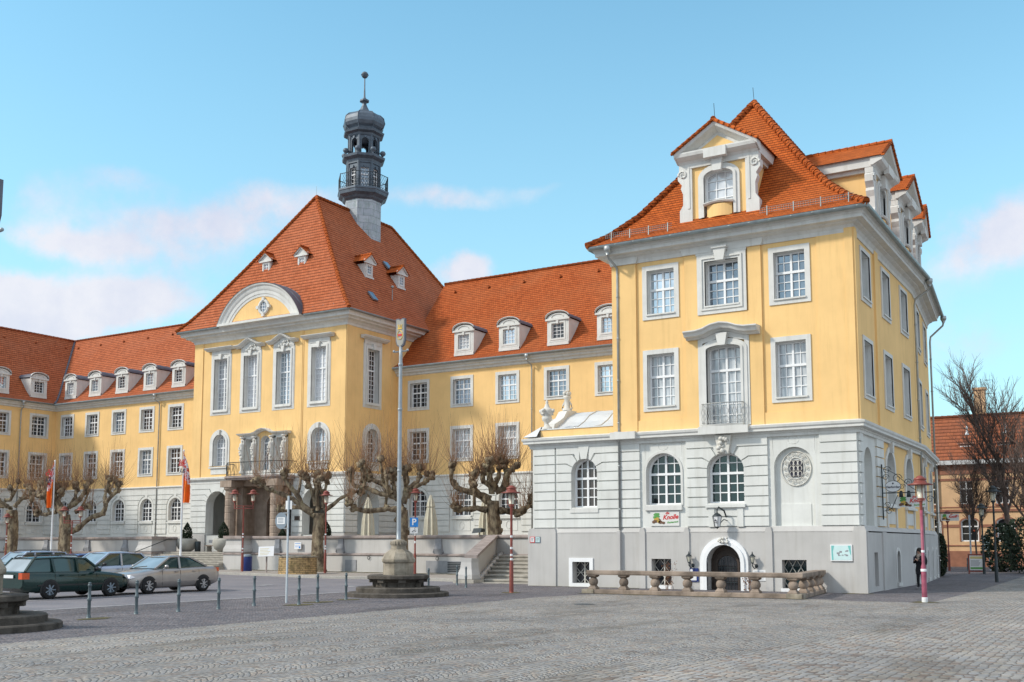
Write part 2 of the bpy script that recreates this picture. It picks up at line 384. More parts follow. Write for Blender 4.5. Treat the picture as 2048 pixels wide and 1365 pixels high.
def ring(mb, fr, op, w, t, d=0, bot=True):
    a = outline(*op[:4], op[4] if len(op) > 4 else 0); g = grow(op, w, bot); b = outline(*g)
    strip(mb, fr, a, b, d+t, d+t, bot); strip(mb, fr, b, b, d+t, d, bot); strip(mb, fr, a, a, d, d+t, bot)
def zarch(op, u):
    a, b, z0, z1 = op[:4]; r = op[4] if len(op) > 4 else 0
    if r <= 0: return z1
    c = (a+b)/2; h = (b-a)/2; q = max(0, 1-((u-c)/h)**2); return z1-r+r*math.sqrt(q)
def uarch(op, z):
    a, b, z0, z1 = op[:4]; r = op[4] if len(op) > 4 else 0
    if r <= 0 or z < z1-r: return a, b
    c = (a+b)/2; h = (b-a)/2; q = math.sqrt(max(0, 1-((z-z1+r)/r)**2)); return c-h*q, c+h*q
def glaze(parent, fr, op, dep, cols=2, rows=(2, 3), split=.42, glass='glass_sky', mw=.035, fw=.07, mull=True, names=('window_frame', 'window_pane'), frame='white_paint', curtain=0):
    f = MB(); a, b, z0, z1 = op[:4]; r = op[4] if len(op) > 4 else 0
    io = (a+fw, b-fw, z0+fw, z1-fw, max(0, r-fw) if r else 0)
    ring(f, fr, io, fw, .05, -dep)
    zt = z1 - (z1-z0)*split; c = (a+b)/2
    if split > 0: fr.box(f, a+.01, b-.01, zt-.05, zt+.05, -dep-.01, -dep+.075)
    if mull: fr.box(f, c-.045, c+.045, z0+.02, zarch(op, c)-.02, -dep-.008, -dep+.062)
    halves = ((a+fw, c-.045), (c+.045, b-fw)) if mull else ((a+fw, b-fw),)
    for h0, h1 in halves:
        for k in range(1, cols):
            u = h0 + (h1-h0)*k/cols; fr.box(f, u-mw/2, u+mw/2, z0+.03, zarch(op, u)-.04, -dep-.006, -dep+.035)
    for (q0, q1), m in (((zt+.05, z1-.02), rows[0]), ((z0+fw, zt-.05), rows[1])) if split > 0 else (((z0+fw, z1-.02), rows[0]),):
        for k in range(1, m):
            z = q0 + (q1-q0)*k/m; ua, ub = uarch(op, z); fr.box(f, ua+.03, ub-.03, z-mw/2, z+mw/2, -dep-.004, -dep+.032)
    fo = f.build(names[0], M[frame], parent)
    g = MB(); g.face([fr.P(u, z, -dep-.012) for u, z in outline(a+.01, b-.01, z0+.01, z1-.01, r)])
    go = g.build(names[1], M[glass], parent)
    return fo
def window(root, fr, op, sw=.2, st=.05, dep=.32, d=0, sill=True, extra=None, mat='trim_paint', ear=False, **kw):
    """window part: moulded surround with reveal and sill; the frame and the pane are its pieces"""
    mb = MB(); reveal(mb, fr, op, d+st, -dep-.02)
    if sw > 0:
        ring(mb, fr, op, sw, st, d, bot=sill is not None)
        if ear: ring(mb, fr, op, sw*.45, st+.03, d, bot=sill is not None)
    if sill: fr.box(mb, op[0]-.03, op[1]+.03, op[2]-.045, op[2]+.02, -dep, d+st+.06)
    if extra: extra(mb)
    w = mb.build('window', M[mat], root)
    glaze(w, fr, op, dep, **kw)
    return w
def sweep(mb, path, prof, closed=False, sm=False, uvrun=False):
    """profile (offset, z) swept along a plan path with mitred corners; offset is to the right of the direction of travel"""
    n = len(path); rows = []
    for i in range(n):
        p = Vector(path[i])
        a = Vector(path[i-1]) if (i > 0 or closed) else None; b = Vector(path[(i+1) % n]) if (i < n-1 or closed) else None
        da = (p-a).normalized() if a is not None else None; db = (b-p).normalized() if b is not None else None
        if da is None: da = db
        if db is None: db = da
        na = Vector((da.y, -da.x)); nb = Vector((db.y, -db.x)); m = na+nb
        m = m/(m.length_squared/2) if m.length > 1e-6 else na
        rows.append([(p.x+m.x*o, p.y+m.y*o, z) for o, z in prof])
    if closed: rows.append(rows[0])
    for i in range(len(rows)-1):
        for j in range(len(prof)-1):
            mb.face([rows[i][j], rows[i+1][j], rows[i+1][j+1], rows[i][j+1]], sm=sm)
    if not closed: mb.face(rows[0]); mb.face(rows[-1])
def caps(mb, path, r=.16, step=.38, n=8):
    """overlapping half-round hip and ridge tiles along a polyline"""
    pts = [Vector(p) for p in path]; seg = []; 
    for a, b in zip(pts, pts[1:]):
        l = (b-a).length; k = max(1, round(l/step))
        for i in range(k): seg.append((a + (b-a)*i/k, a + (b-a)*(i+1.12)/k))
    for a, b in seg: mb.tube([a, b], [r*1.12, r*.88], n, True, True)
def hip_rings(mb, rings):
    vf = [0]*4
    for i in range(len(rings)-1):
        A = rings[i]; B = rings[i+1]
        ca = [(A[0], A[2], A[4]), (A[1], A[2], A[4]), (A[1], A[3], A[4]), (A[0], A[3], A[4])]
        cb = [(B[0], B[2], B[4]), (B[1], B[2], B[4]), (B[1], B[3], B[4]), (B[0], B[3], B[4])]
        for k in range(4):
            p, q = ca[k], ca[(k+1) % 4]; P, Q = cb[k], cb[(k+1) % 4]
            ax = 0 if k % 2 == 0 else 1
            dz = B[4]-A[4]; dh = abs((P[1-ax]-p[1-ax])); ln = math.hypot(dz, dh)
            v0 = vf[k]; v1 = v0+ln; vf[k] = v1
            pts = [p, q, Q, P]; uv = [(p[ax], v0), (q[ax], v0), (Q[ax], v1), (P[ax], v1)]
            if (Vector(Q)-Vector(P)).length < 1e-5: pts = pts[:3]; uv = uv[:3]
            mb.face(pts, uv)
def poly_rings(mb, rings):
    n = len(rings[0][0]); vf = [0]*n
    for (A, za), (B, zb) in zip(rings, rings[1:]):
        for k in range(n):
            p, q, P, Q = [Vector((*c, z)) for c, z in ((A[k], za), (A[(k+1) % n], za), (B[k], zb), (B[(k+1) % n], zb))]
            e = (q-p).normalized(); up = (P-p) - e*((P-p).dot(e)); l = up.length; v0 = vf[k]; vf[k] += l
            if (Q-P).length < 1e-4: mb.face([p, q, P], [(p.dot(e), v0), (q.dot(e), v0), (P.dot(e), v0+l)])
            else: mb.face([p, q, Q, P], [(p.dot(e), v0), (q.dot(e), v0), (Q.dot(e), v0+l), (P.dot(e), v0+l)])
def split_obj(o, gap=.03):
    # one object per separate piece: faces whose boxes touch belong together
    me = o.data; bb = []
    for p in me.polygons:
        c = [me.vertices[i].co for i in p.vertices]; bb.append(([min(v[k] for v in c)-gap for k in range(3)], [max(v[k] for v in c)+gap for k in range(3)]))
    par = list(range(len(bb)))
    def fd(a):
        while par[a] != a: par[a] = par[par[a]]; a = par[a]
        return a
    order = sorted(range(len(bb)), key=lambda i: bb[i][0][0]+bb[i][0][1]*.01)
    for ii, i in enumerate(order):
        for j in order[ii+1:]:
            if fd(i) == fd(j): continue
            if all(bb[i][0][k] <= bb[j][1][k] and bb[j][0][k] <= bb[i][1][k] for k in range(3)): par[fd(i)] = fd(j)
    gr = {}
    for i in range(len(bb)): gr.setdefault(fd(i), []).append(i)
    if len(gr) < 2: return
    uv = me.uv_layers[0].data
    for g in gr.values():
        vs = []; fs = []; us = []; sm = []
        for i in g:
            p = me.polygons[i]; b = len(vs); vs += [tuple(me.vertices[k].co) for k in p.vertices]; fs.append(tuple(range(b, b+len(p.vertices)))); us += [tuple(uv[k].uv) for k in p.loop_indices]; sm.append(p.use_smooth)
        m2 = bpy.data.meshes.new(o.name); m2.from_pydata(vs, [], fs); m2.materials.append(me.materials[0]); l2 = m2.uv_layers.new(name='UVMap').data
        for k, u in enumerate(us): l2[k].uv = u
        bm = bmesh.new(); bm.from_mesh(m2); bmesh.ops.remove_doubles(bm, verts=bm.verts, dist=1e-5); bm.to_mesh(m2); bm.free()
        m2.polygons.foreach_set('use_smooth', sm[:len(m2.polygons)])
        c = bpy.data.objects.new(o.name.split('.')[0], m2); COL.objects.link(c); c.parent = o.parent; c.location = o.location
    bpy.data.objects.remove(o)
def gable_run(mb, axis, a0, a1, prof, eave_u=None):
    """roof slope profile [(offset, z)...] run along an axis (0: along X with offset = Y, 1: along Y with offset = X)"""
    v = 0
    for (o0, z0), (o1, z1) in zip(prof, prof[1:]):
        l = math.hypot(o1-o0, z1-z0)
        q = lambda a, o, z: (a, o, z) if axis == 0 else (o, a, z)
        mb.face([q(a0, o0, z0), q(a1, o0, z0), q(a1, o1, z1), q(a0, o1, z1)], [(a0, v), (a1, v), (a1, v+l), (a0, v+l)]); v += l
def downpipe(root, fr, u, ztop, zbot, eave_d, zeave, r=.055, name='downpipe', lower=None):
    mb = MB(); P = fr.P
    mb.lathe(P(u, zeave-.22, eave_d), [(.07, -.18), (.12, -.05), (.15, .0), (.17, .02), (.17, .2), (.14, .22)], 10)
    mb.tube([P(u, zeave-.35, eave_d), P(u+.05, zeave-.55, eave_d-.05), P(u+.12, ztop-.1, .16), P(u+.12, ztop-.4, .12), P(u+.12, zbot, .12)], r, 8)
    z = ztop-1.4
    while z > zbot+.4: mb.lathe(P(u+.12, z, .12), [(r, -.03), (r+.018, -.03), (r+.018, .03), (r, .03)], 8); z -= 1.9
    return mb.build(name, M['zinc'], root)
def rustic(mb, fr, spans, z0, z1, h=.435, gap=.05, d0=0, d1=.085, ops=(), diag=0):
    """banded ashlar: proud courses with open joints, cut round the arches"""
    n = max(1, round((z1-z0)/h)); h = (z1-z0)/n
    for a, b in spans:
        for k in range(n):
            za = z0+k*h+gap; zb = z0+(k+1)*h
            segs = [(a, b, None, None)]
            for o in ops:
                new = []
                for s in segs:
                    if o[1] <= s[0] or o[0] >= s[1] or za >= o[3]+(diag*1.02 if diag else 0) or zb <= o[2]: new.append(s); continue
                    if o[0] > s[0]+.02: new.append((s[0], o[0], s[2], o))
                    if o[1] < s[1]-.02: new.append((o[1], s[1], o, s[3]))
                    if zb > o[3]+.02: pass
                segs = new
            for s0, s1, ol, orr in segs:
                pts = []
                zz = [za + (zb-za)*i/3 for i in range(4)]
                def edge(o, side, base):
                    res = []
                    for z in zz:
                        if o is None or len(o) < 5 or o[4] <= 0 or z < o[3]-o[4]: res.append((base, z))
                        else:
                            c = (o[0]+o[1])/2; e = .03
                            ua, ub = uarch(o, min(z, o[3]-.001))
                            res.append((min(ua, c-.16), z) if side else (max(ub, c+.16), z))
                    return res
                def edge2(o, side, base):
                    c = (o[0]+o[1])/2; hh = (o[1]-o[0])/2; r = o[4]; zs = o[3]-r; sg = -1 if side else 1; res = []
                    def jt(z):
                        if z <= zs: return [(c+sg*hh, z)], 0
                        s = (z-zs)/(r+diag)
                        if s > .93: return [(c+sg*.24, z)], 1.25
                        ph = math.asin(s); return [(c+sg*(hh+diag)*math.cos(ph), z), (c+sg*hh*math.cos(ph), zs+r*math.sin(ph))], ph
                    A, pa = jt(za); B, pb = jt(zb)
                    mid = [(c+sg*hh*math.cos(pa+(pb-pa)*i/4), zs+r*math.sin(pa+(pb-pa)*i/4)) for i in (1, 2, 3)] if pb > pa else []
                    if pa == 1.25: mid = []
                    if pb == 1.25 and pa < 1.25: B = [(c+sg*.24, o[3]-.02*r)] + B
                    return A + mid + (B[::-1] if pb != 1.25 else B)
                use = lambda o: o is not None and diag > 0 and len(o) > 4 and o[4] > 0
                left = edge2(ol, False, s0) if use(ol) else edge(ol, False, s0); right = edge2(orr, True, s1) if use(orr) else edge(orr, True, s1)
                fr.prism(mb, left + right[::-1], d0, d1)
def keystone(mb, fr, u, z0, z1, w0, w1, d0, d1):
    fr.prism(mb, [(u-w0/2, z0), (u-w1/2, z1), (u+w1/2, z1), (u+w0/2, z0)], d0, d1)
def hoodpath(mb, fr, pts, prof, sm=False):
    """moulding run along a (u,z) path on the facade; prof = (height above path, depth)"""
    rows = [[fr.P(u, z+h, d) for h, d in prof] for u, z in pts]
    mb.rows(rows, True, sm, True, True)
def text_obj(name, txt, size, mat, fr=None, u=0, z=0, d=0, parent=None, shear=0, ext=.004, align='CENTER', rot=0, mtx=None, bold=0):
    cu = bpy.data.curves.new(name, 'FONT'); cu.body = txt; cu.size = size; cu.extrude = ext; cu.align_x = align; cu.align_y = 'CENTER'; cu.shear = shear; cu.offset = bold
    tmp = bpy.data.objects.new('t', cu); COL.objects.link(tmp)
    dg = bpy.context.evaluated_depsgraph_get(); dg.update()
    me = bpy.data.meshes.new_from_object(tmp.evaluated_get(dg)); bpy.data.objects.remove(tmp); bpy.data.curves.remove(cu)
    if mtx is None:
        nx, ny = fr.n; P = Vector(fr.P(u, z, d))
        X = Vector((-ny, nx, 0)); Zv = Vector((0, 0, 1)); Nv = Vector((nx, ny, 0))
        if rot: X, Zv = X*math.cos(rot)+Zv*math.sin(rot), Zv*math.cos(rot)-X*math.sin(rot)
        mtx = Matrix(((X.x, Zv.x, Nv.x, P.x), (X.y, Zv.y, Nv.y, P.y), (X.z, Zv.z, Nv.z, P.z), (0, 0, 0, 1)))
    off = Vector((0, 0, 0)); q = parent
    while q: off += q.location; q = q.parent
    me.transform(Matrix.Translation(-off) @ mtx)
    me.name = name; me.materials.clear(); me.materials.append(M[mat])
    o = bpy.data.objects.new(name, me); COL.objects.link(o)
    if parent: o.parent = parent
    return o
def volute(mb, fr, u, z, r, d0, d1, turns=1.6, hand=1, w=.06):
    pts = []
    for k in range(26):
        t = k/25; a = t*turns*2*PI; q = r*(1-t*.8); pts.append((u + hand*q*math.cos(a), z + q*math.sin(a)))
    mb.tube([fr.P(a, b, (d0+d1)/2) for a, b in pts], [w*(1-.5*k/25) for k in range(26)], 5)
def ornament(mb, fr, u, z, w, h, d, seed=0, n=14):
    rn = random.Random(seed)
    for k in range(n):
        a = rn.uniform(-1, 1); b = rn.uniform(-1, 1); r = min(w, h)*rn.uniform(.16, .3)
        mb.blob(fr.P(u + a*w/2, z + b*h/2, d*(.4+.5*rn.random())), r, rn.random(), 7, 5, .2)
# ------------------------------------------------------------------ corner pavilion
PF = front(42.15); PS = sideX(-9.7)
S2a, S2b = (-9.7, 54.6), (-10.6, 64.0)
_l = math.hypot(S2b[0]-S2a[0], S2b[1]-S2a[1]); S2 = Fr((S2a[0], S2a[1], 0), ((S2b[0]-S2a[0])/_l, (S2b[1]-S2a[1])/_l), ((S2b[1]-S2a[1])/_l, -(S2b[0]-S2a[0])/_l)); S2L = _l
PX0, PX1, EX0 = -20.2, -9.7, -24.4
PAV = thing('corner_pavilion', 'tall yellow corner building with grey banded ground floor, steep orange roof and big gabled dormers', 'building', (-15, 42.15, 0))
def pavilion():
    R = PAV
    w3 = [(-18.54, -17.26, 11.91, 13.89), (-15.82, -14.33, 11.95, 13.91), (-12.84, -11.56, 11.91, 13.89)]
    w2 = [(-18.57, -17.30, 7.83, 10.14), (-15.81, -14.30, 6.78, 10.24, .17), (-12.85, -11.60, 7.83, 10.14)]
    sc = [(44.45, 1.45), (48.35, 1.45), (52.35, 1.45)]; s2c = [(2.9, 1.4), (7.1, 1.4)]
    s3 = [(c-w/2, c+w/2, 12.0, 13.95) for c, w in sc]; s2 = [(c-w/2, c+w/2, 7.95, 10.2) for c, w in sc]
    t3 = [(c-w/2, c+w/2, 12.0, 13.95) for c, w in s2c]; t2 = [(c-w/2, c+w/2, 7.95, 10.2) for c, w in s2c]
    gs = [(47.1, 48.75, 3.6, 5.9, .8), (51.2, 52.85, 3.6, 5.9, .8)]; gt = [(2.15, 3.65, 3.6, 5.9, .75), (6.35, 7.85, 3.6, 5.9, .75)]
    # upper yellow wall
    mb = MB()
    wall(mb, PF, PX0, PX1, 6.7, 14.6, w3+w2)
    wall(mb, PS, 42.15, 54.6, 6.7, 14.6, s3+s2); wall(mb, S2, 0, S2L, 6.7, 14.6, t3+t2)
    wall(mb, PS, 45.2, 54.6, 2.6, 6.4, gs); wall(mb, S2, 0, S2L, 2.6, 6.4, gt)
    mb.face([(PX0, 42.15, 6.7), (PX0, 64, 6.7), (PX0, 64, 14.6), (PX0, 42.15, 14.6)])
    mb.face([(-10.6, 64, 0), (PX0, 64, 0), (PX0, 64, 14.6), (-10.6, 64, 14.6)])
    for a, b, t in ((PX0-.02, -19.05, .1), (-16.75, -16.17, .09), (-13.93, -13.37, .09), (-11.07, -9.9, .05)): PF.box(mb, a, b, 6.75, 14.5, -.02, t)
    for z0, z1 in ((10.95, 11.6), (14.26, 14.5)): PF.box(mb, -16.17, -13.93, z0, z1, -.02, .09)
    PF.box(mb, PX0, -16.1, 6.75, 7.25, -.02, .06); PF.box(mb, -13.96, PX1+.02, 6.75, 7.25, -.02, .06)
    PF.box(mb, -9.95, -9.62, 6.75, 14.5, -.1, .08); PF.box(mb, -9.84, -9.54, 6.75, 14.5, -.3, .02)
    for a, b in ((42.4, 42.9), (46.0, 46.7)): PS.box(mb, a, b, 6.75, 14.5, -.02, .08)
    mb.build('upper_wall', M['yellow_stucco'], R)
    # grey ground floor
    g1 = (-22.35, -21.05, 3.5, 5.71, .65); g2 = (-18.7, -17.1, 3.55, 5.79, .8); g3 = (-15.9, -14.3, 3.57, 5.69, .72); ni = (-13.05, -11.43, 2.62, 5.8, .8)
    n2 = (43.15, 44.55, 2.62, 5.8, .7)
    mb = MB(); wall(mb, PF, EX0, PX1, 2.5, 6.4, [g1, g2, g3, ni]); wall(mb, PS, 42.15, 45.2, 2.5, 6.4, [n2])
    reveal(mb, PF, ni, 0, -.22); PF.prism(mb, outline(-13.06, -11.42, 2.6, 5.81, .8), -.24, -.2); reveal(mb, PS, n2, 0, -.35); PS.prism(mb, outline(43.14, 44.56, 2.6, 5.81, .7), -.37, -.33)
    PF.box(mb, -12.85, -11.63, 2.62, 3.5, -.2, -.17)
    mb.face([(EX0, 42.15, 0), (EX0, 47, 0), (EX0, 47, 6.4), (EX0, 42.15, 6.4)])
    rustic(mb, PF, [(-24.35, -23.2), (-23.12, -18.98), (-16.83, -13.29), (-11.18, -9.72)], 2.58, 6.3, ops=[g1, g3], diag=.36)
    rustic(mb, PS, [(42.17, 42.75), (45.15, 46.5)], 2.58, 6.3)
    for f, o in ((PF, g1),):
        c = (o[0]+o[1])/2
        keystone(mb, f, c, o[3]-.02, 6.3, .28, .55, 0, .12)
    for c in (-17.9, -12.24):   # panel outlines with a round boss over the smooth bays
        pts = [(c-.85, 5.75), (c-.85, 6.18), (c-.3, 6.18)]
        for m in (-1, 1): mb.tube([PF.P(c + m*(u-c), z, .0) for u, z in [(c-.85, 5.5)] + pts], .014, 4)
        mb.tube([PF.P(c+.22*math.cos(a*PI/8), 6.08+.16*math.sin(a*PI/8), 0) for a in range(17)], .014, 4)
    for m in (-1, 1):
        PF.box(mb, -15.1+m*.62-.13, -15.1+m*.62+.13, 2.6, 3.42, 0, .13)
    PF.box(mb, -15.95, -14.25, 3.4, 3.52, 0, .2)
    mb.build('ground_floor_wall', M['grey_stucco'], R)
    # arch mouldings on the yellow street side
    mb = MB()
    for f, o in [(PS, o) for o in gs] + [(S2, o) for o in gt]:
        ring(mb, f, o, .22, .07, 0, False); keystone(mb, f, (o[0]+o[1])/2, o[3]-.05, o[3]+.42, .2, .34, 0, .2)
        for m in (o[0]-.22, o[1]): f.box(mb, m, m+.22, 2.6, 3.6, 0, .07)
        f.box(mb, o[0]-.3, o[1]+.3, 3.45, 3.56, 0, .16); f.box(mb, o[0]+.1, o[1]-.1, 2.75, 3.3, 0, .03)
    f = MB()
    mb.build('arch_moulding', M['trim_paint'], R)
    # plinth
    b1 = (-22.27, -21.41, .16, 1.10); b2 = (-18.45, -17.55, .15, 1.26); b3 = (-12.79, -11.80, .13, 1.26); dr = (-15.92, -14.46, -.6, 1.86, .73)
    sb = [(43.75, 44.4, .2, 1.55), (48.0, 48.7, .22, 1.6, .35), (52.1, 52.8, .22, 1.6, .35)]; tb = [(1.6, 2.2, .22, 1.6, .3), (4.6, 5.2, .22, 1.6, .3), (7.4, 8.0, .22, 1.6, .3)]
    mb = MB(); D = .14
    wall(mb, PF, EX0-D, PX1+D, -.1, 2.4, [b1, b2, b3, dr], D); wall(mb, PS, 42.01, 54.6, -.1, 2.4, sb, D); wall(mb, S2, 0, S2L, -.1, 2.4, tb, D)
    for o in (b1, b2, b3, dr): reveal(mb, PF, o, D, -.28)
    for o in sb: reveal(mb, PS, o, D, -.3)
    for o in tb: reveal(mb, S2, o, D, -.3)
    mb.face([(EX0-D, 42.01, -.1), (EX0-D, 47, -.1), (EX0-D, 47, 2.4), (EX0-D, 42.01, 2.4)])
    sweep(mb, [(EX0, 47), (EX0, 42.15), (PX1, 42.15), S2a, S2b], [(D, 2.35), (D, 2.4), (.03, 2.6), (-.05, 2.6)])
    for a, b in ((-24.55, -23.1), (-19.0, -18.72), (-16.95, -16.7), (-13.45, -13.15), (-9.95, -9.45)):
        PF.box(mb, a, b, -.05, 2.38, .1, .2); PF.prism(mb, [(a, 2.38), (b, 2.38), (b-.06, 2.58), (a+.06, 2.58)], .02, .19)
    PS.box(mb, 42.35, 42.6, -.05, 2.38, .1, .2); PS.box(mb, 45.2, 45.9, -.05, 2.38, .1, .2)
    mb.build('plinth', M['plinth_stucco'], R)
    # string course and cornice
    path = [(EX0, 47), (EX0, 42.15), (PX1, 42.15), S2a, S2b]
    mb = MB(); sweep(mb, path, [(0, 6.24), (.11, 6.25), (.11, 6.36), (.15, 6.38), (.15, 6.44), (.33, 6.47), (.33, 6.55), (.38, 6.61), (.40, 6.7), (.02, 6.79), (-.1, 6.79)])
    for a, b in ((PX0, -19.0), (-16.1, -13.95)): PF.box(mb, a, b, 6.45, 6.765, .1, .50)
    mb.build('string_course', M['trim_paint'], R)
    path = [(PX0, 64), (PX0, 42.15), (PX1, 42.15), S2a, S2b]
    mb = MB(); sweep(mb, path, [(0, 14.32), (.05, 14.32), (.07, 14.48), (.16, 14.6), (.32, 14.66), (.34, 14.70), (.60, 14.72), (.60, 14.86), (.64, 14.88), (.68, 14.98), (.76, 15.03), (.76, 15.1), (-.1, 15.2)])
    for a, b in ((PX0-.05, -19.0), (-16.8, -13.32)): PF.prism(mb, [(a, 14.3), (b, 14.3), (b+.1, 14.62), (a-.1, 14.62)], 0, .17)
    mb.build('cornice', M['trim_paint'], R)
    mb = MB(); gp = [(-20.98, 60, 15.06), (-20.98, 41.3, 15.06), (-8.86, 41.3, 15.06), (-8.88, 54.7, 15.06), (-9.77, 64.2, 15.06)]
    for a, b in zip(gp, gp[1:]): mb.tube([a, b], .1, 10)
    for k in range(14): mb.lathe((-20.5+k*.87, 41.3, 15.06), [(.1, -.02), (.115, -.02), (.115, .02), (.1, .02)], 8)
    mb.build('gutter', M['gutter_metal'], R)
    # roof
    rings = [(-21.06, -8.84, 41.22, 65, 15.13), (-20.3, -9.6, 41.95, 64.3, 15.62), (-19.2, -10.7, 42.9, 63, 16.65), (-17.6, -12.3, 44.3, 61.4, 18.7), (-14.95, -14.95, 46.65, 59, 22.48)]
    mb = MB(); pr = []
    for (a, b, c, d, z), t in zip(rings, (0, .125, .305, .565, 1)): pr.append(([(a, c), (b, c), (b, 54.7), (b-.92*(1-t), d-.55*(1-t)), (a, d)], z))
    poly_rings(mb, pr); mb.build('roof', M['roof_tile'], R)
    mb = MB()
    for k in (0, 1): caps(mb, [(r[k], r[2], r[4]+.05) for r in rings], .15, .36)
    caps(mb, [(-14.95, 46.65, 22.53), (-14.95, 59, 22.53)], .15, .4)
    mb.build('ridge_tile', M['roof_tile'], R)
    mb = MB()
    mb.tube([(-14.95, 46.7, 22.5), (-15.0, 46.7, 23.3)], .012, 4); mb.tube([(-15.16, 41.9, 20.0), (-15.2, 41.9, 20.8)], .012, 4)
    mb.build('lightning_rod', M['dark_metal'], R)
    mb = MB()   # snow guards: low wire grids above the gutter
    for a, b in ((-20.3, -17.1), (-13.2, -9.4)):
        for z in (0, .1, .2): mb.tube([(a, 41.62, 15.52+z), (b, 41.62, 15.52+z)], .012, 4)
        for k in range(int((b-a)/.1)): mb.tube([(a+k*.1, 41.62, 15.5), (a+k*.1, 41.62, 15.73)], .006, 3)
        for k in range(4): mb.bar((a+.3+k*(b-a-.5)/3, 41.6, 15.35), (a+.3+k*(b-a-.5)/3, 41.62, 15.78), .04)
    mb.build('snow_guard', M['gutter_metal'], R)
    # windows of the square front
    gl = ['glass_sky', 'glass_sky', 'glass_mid']
    for o, g in zip(w3, ['glass_sky', 'glass_mid', 'glass_mid']):
        mid = o[0] == -15.82
        ex = None
        if mid:
            def ex(mb):
                ring(mb, PF, o, .34, .04, .1); ring(mb, PF, grow(o, .1), .07, .09, .1)
                for m in (-1, 1): PF.prism(mb, [(-15.08+m*1.11, 14.2), (-15.08+m*1.13, 14.3), (-15.08+m*.75, 14.36), (-15.08+m*.5, 14.46), (-15.08+m*.3, 14.45), (-15.08+m*.3, 14.2)], .09, .15)
                keystone(mb, PF, -15.08, 13.86, 14.38, .36, .56, .1, .34); PF.box(mb, -15.42, -14.74, 14.38, 14.47, .1, .4)
        window(R, PF, o, .22, .05 if not mid else .12, .33, extra=ex, glass=g)
    for o, g in zip(w2, ['glass_curtain', 'glass_curtain', 'glass_curtain']):
        mid = o[0] == -15.81
        ex = None
        if mid:
            def ex(mb):
                ring(mb, PF, o, .10, .12, .08, False); ring(mb, PF, o, .27, .08, .08, False)
                base = [(-16.66, 10.55), (-16.1, 10.56), (-15.8, 10.62), (-15.45, 10.76), (-15.06, 10.82), (-14.67, 10.76), (-14.3, 10.62), (-14.0, 10.56), (-13.46, 10.55)]
                hoodpath(mb, PF, base, [(0, .08), (0, .22), (.07, .3), (.1, .5), (.2, .56), (.28, .66), (.33, .66), (.36, .08)])
                for m in (-1, 1): PF.box(mb, -15.06+m*1.02-.1, -15.06+m*1.02+.1, 6.8, 10.55, .02, .12)
                PF.prism(mb, [(-16.1, 10.35), (-16.1, 10.56), (-15.5, 10.75), (-15.06, 10.82), (-14.6, 10.75), (-14.0, 10.56), (-14.0, 10.35), (-14.5, 10.45), (-15.06, 10.62), (-15.6, 10.45)], .0, .13)
                keystone(mb, PF, -15.06, 10.2, 10.72, .3, .5, .1, .36)
            o2 = o
        window(R, PF, o, .20 if not mid else .12, .05, .33, sill=None if mid else True, extra=ex, glass=g, rows=(2, 3) if not mid else (2, 5), split=.42 if not mid else .30)
    for i, o in enumerate(s3+s2): window(R, PS, o, .18, .05, .42, glass='glass_sky' if i < 3 else 'glass_curtain')
    for i, o in enumerate(t3+t2): window(R, S2, o, .18, .05, .42, glass='glass_sky' if i < 2 else 'glass_curtain')
    for o, g in ((g1, 'glass_brown'), (g2, 'glass_green'), (g3, 'glass_green')):
        window(R, PF, o, .0, .0, .36, glass=g, rows=(2, 3), split=.40, mw=.045, fw=.09, extra=(lambda mb, o=o: (PF.box(mb, o[0]-.06, o[1]+.06, o[2]-.22, o[2]-.03, -.05, .12), ring(mb, PF, o, .10, .04, 0, False) if o == g2 else None)))
    for o in gs: window(R, PS, o, 0, 0, .5, glass='glass_dark', rows=(2, 3), split=.4)
    for o in gt: window(R, S2, o, 0, 0, .5, glass='glass_dark', rows=(2, 3), split=.4)
    # niche with rosette grille
    def rosette(f, c, zc, dd, sc=1):
        mb = MB()
        for k in range(14):
            a = 2*PI*k/14; volute(mb, f, c+.46*sc*math.cos(a), zc+.56*math.sin(a), .085, dd, dd+.05, 1.2, 1, .022)
        mb.tube([f.P(c+.60*sc*math.cos(2*PI*k/28), zc+.70*math.sin(2*PI*k/28), dd) for k in range(29)], .03, 5)
        mb.tube([f.P(c+.34*sc*math.cos(2*PI*k/24), zc+.44*math.sin(2*PI*k/24), dd) for k in range(25)], .02, 5)
        g = mb.build('rosette_grille', M['cast_white'], R)
        mb = MB(); f.box(mb, c-.27*sc, c+.27*sc, zc-.34, zc+.34, dd-.02, dd+.006); mb.build('grille_opening', M['ink'], g)
        mb = MB()
        for i in (-1, 0, 1):
            for j in (-1, 0, 1):
                mb.tube([f.P(c+i*.17*sc+.075*sc*math.cos(2*PI*k/10), zc+j*.22+.1*math.sin(2*PI*k/10), dd+.03) for k in range(11)], .014, 4)
        for i in (-.09, .09): mb.tube([f.P(c+i*sc, zc-.34, dd+.03), f.P(c+i*sc, zc+.34, dd+.03)], .012, 4)
        mb.build('grille_bars', M['cast_white'], g)
    rosette(PF, -12.2, 4.93, -.17); rosette(PS, 43.85, 4.9, -.3, .85)
    # keystone head over the middle window
    mb = MB(); keystone(mb, PF, -15.1, 5.62, 6.4, .42, .72, .0, .28); ornament(mb, PF, -15.1, 6.0, .36, .62, .42, 4, 22); mb.build('carved_keystone', M['cast_white'], R)
    # balcony in front of the tall window
    mb = MB(); n = 12; pts = [(-16.0 + 1.84*k/n, .38+.16*math.sin(PI*k/n)) for k in range(n+1)]
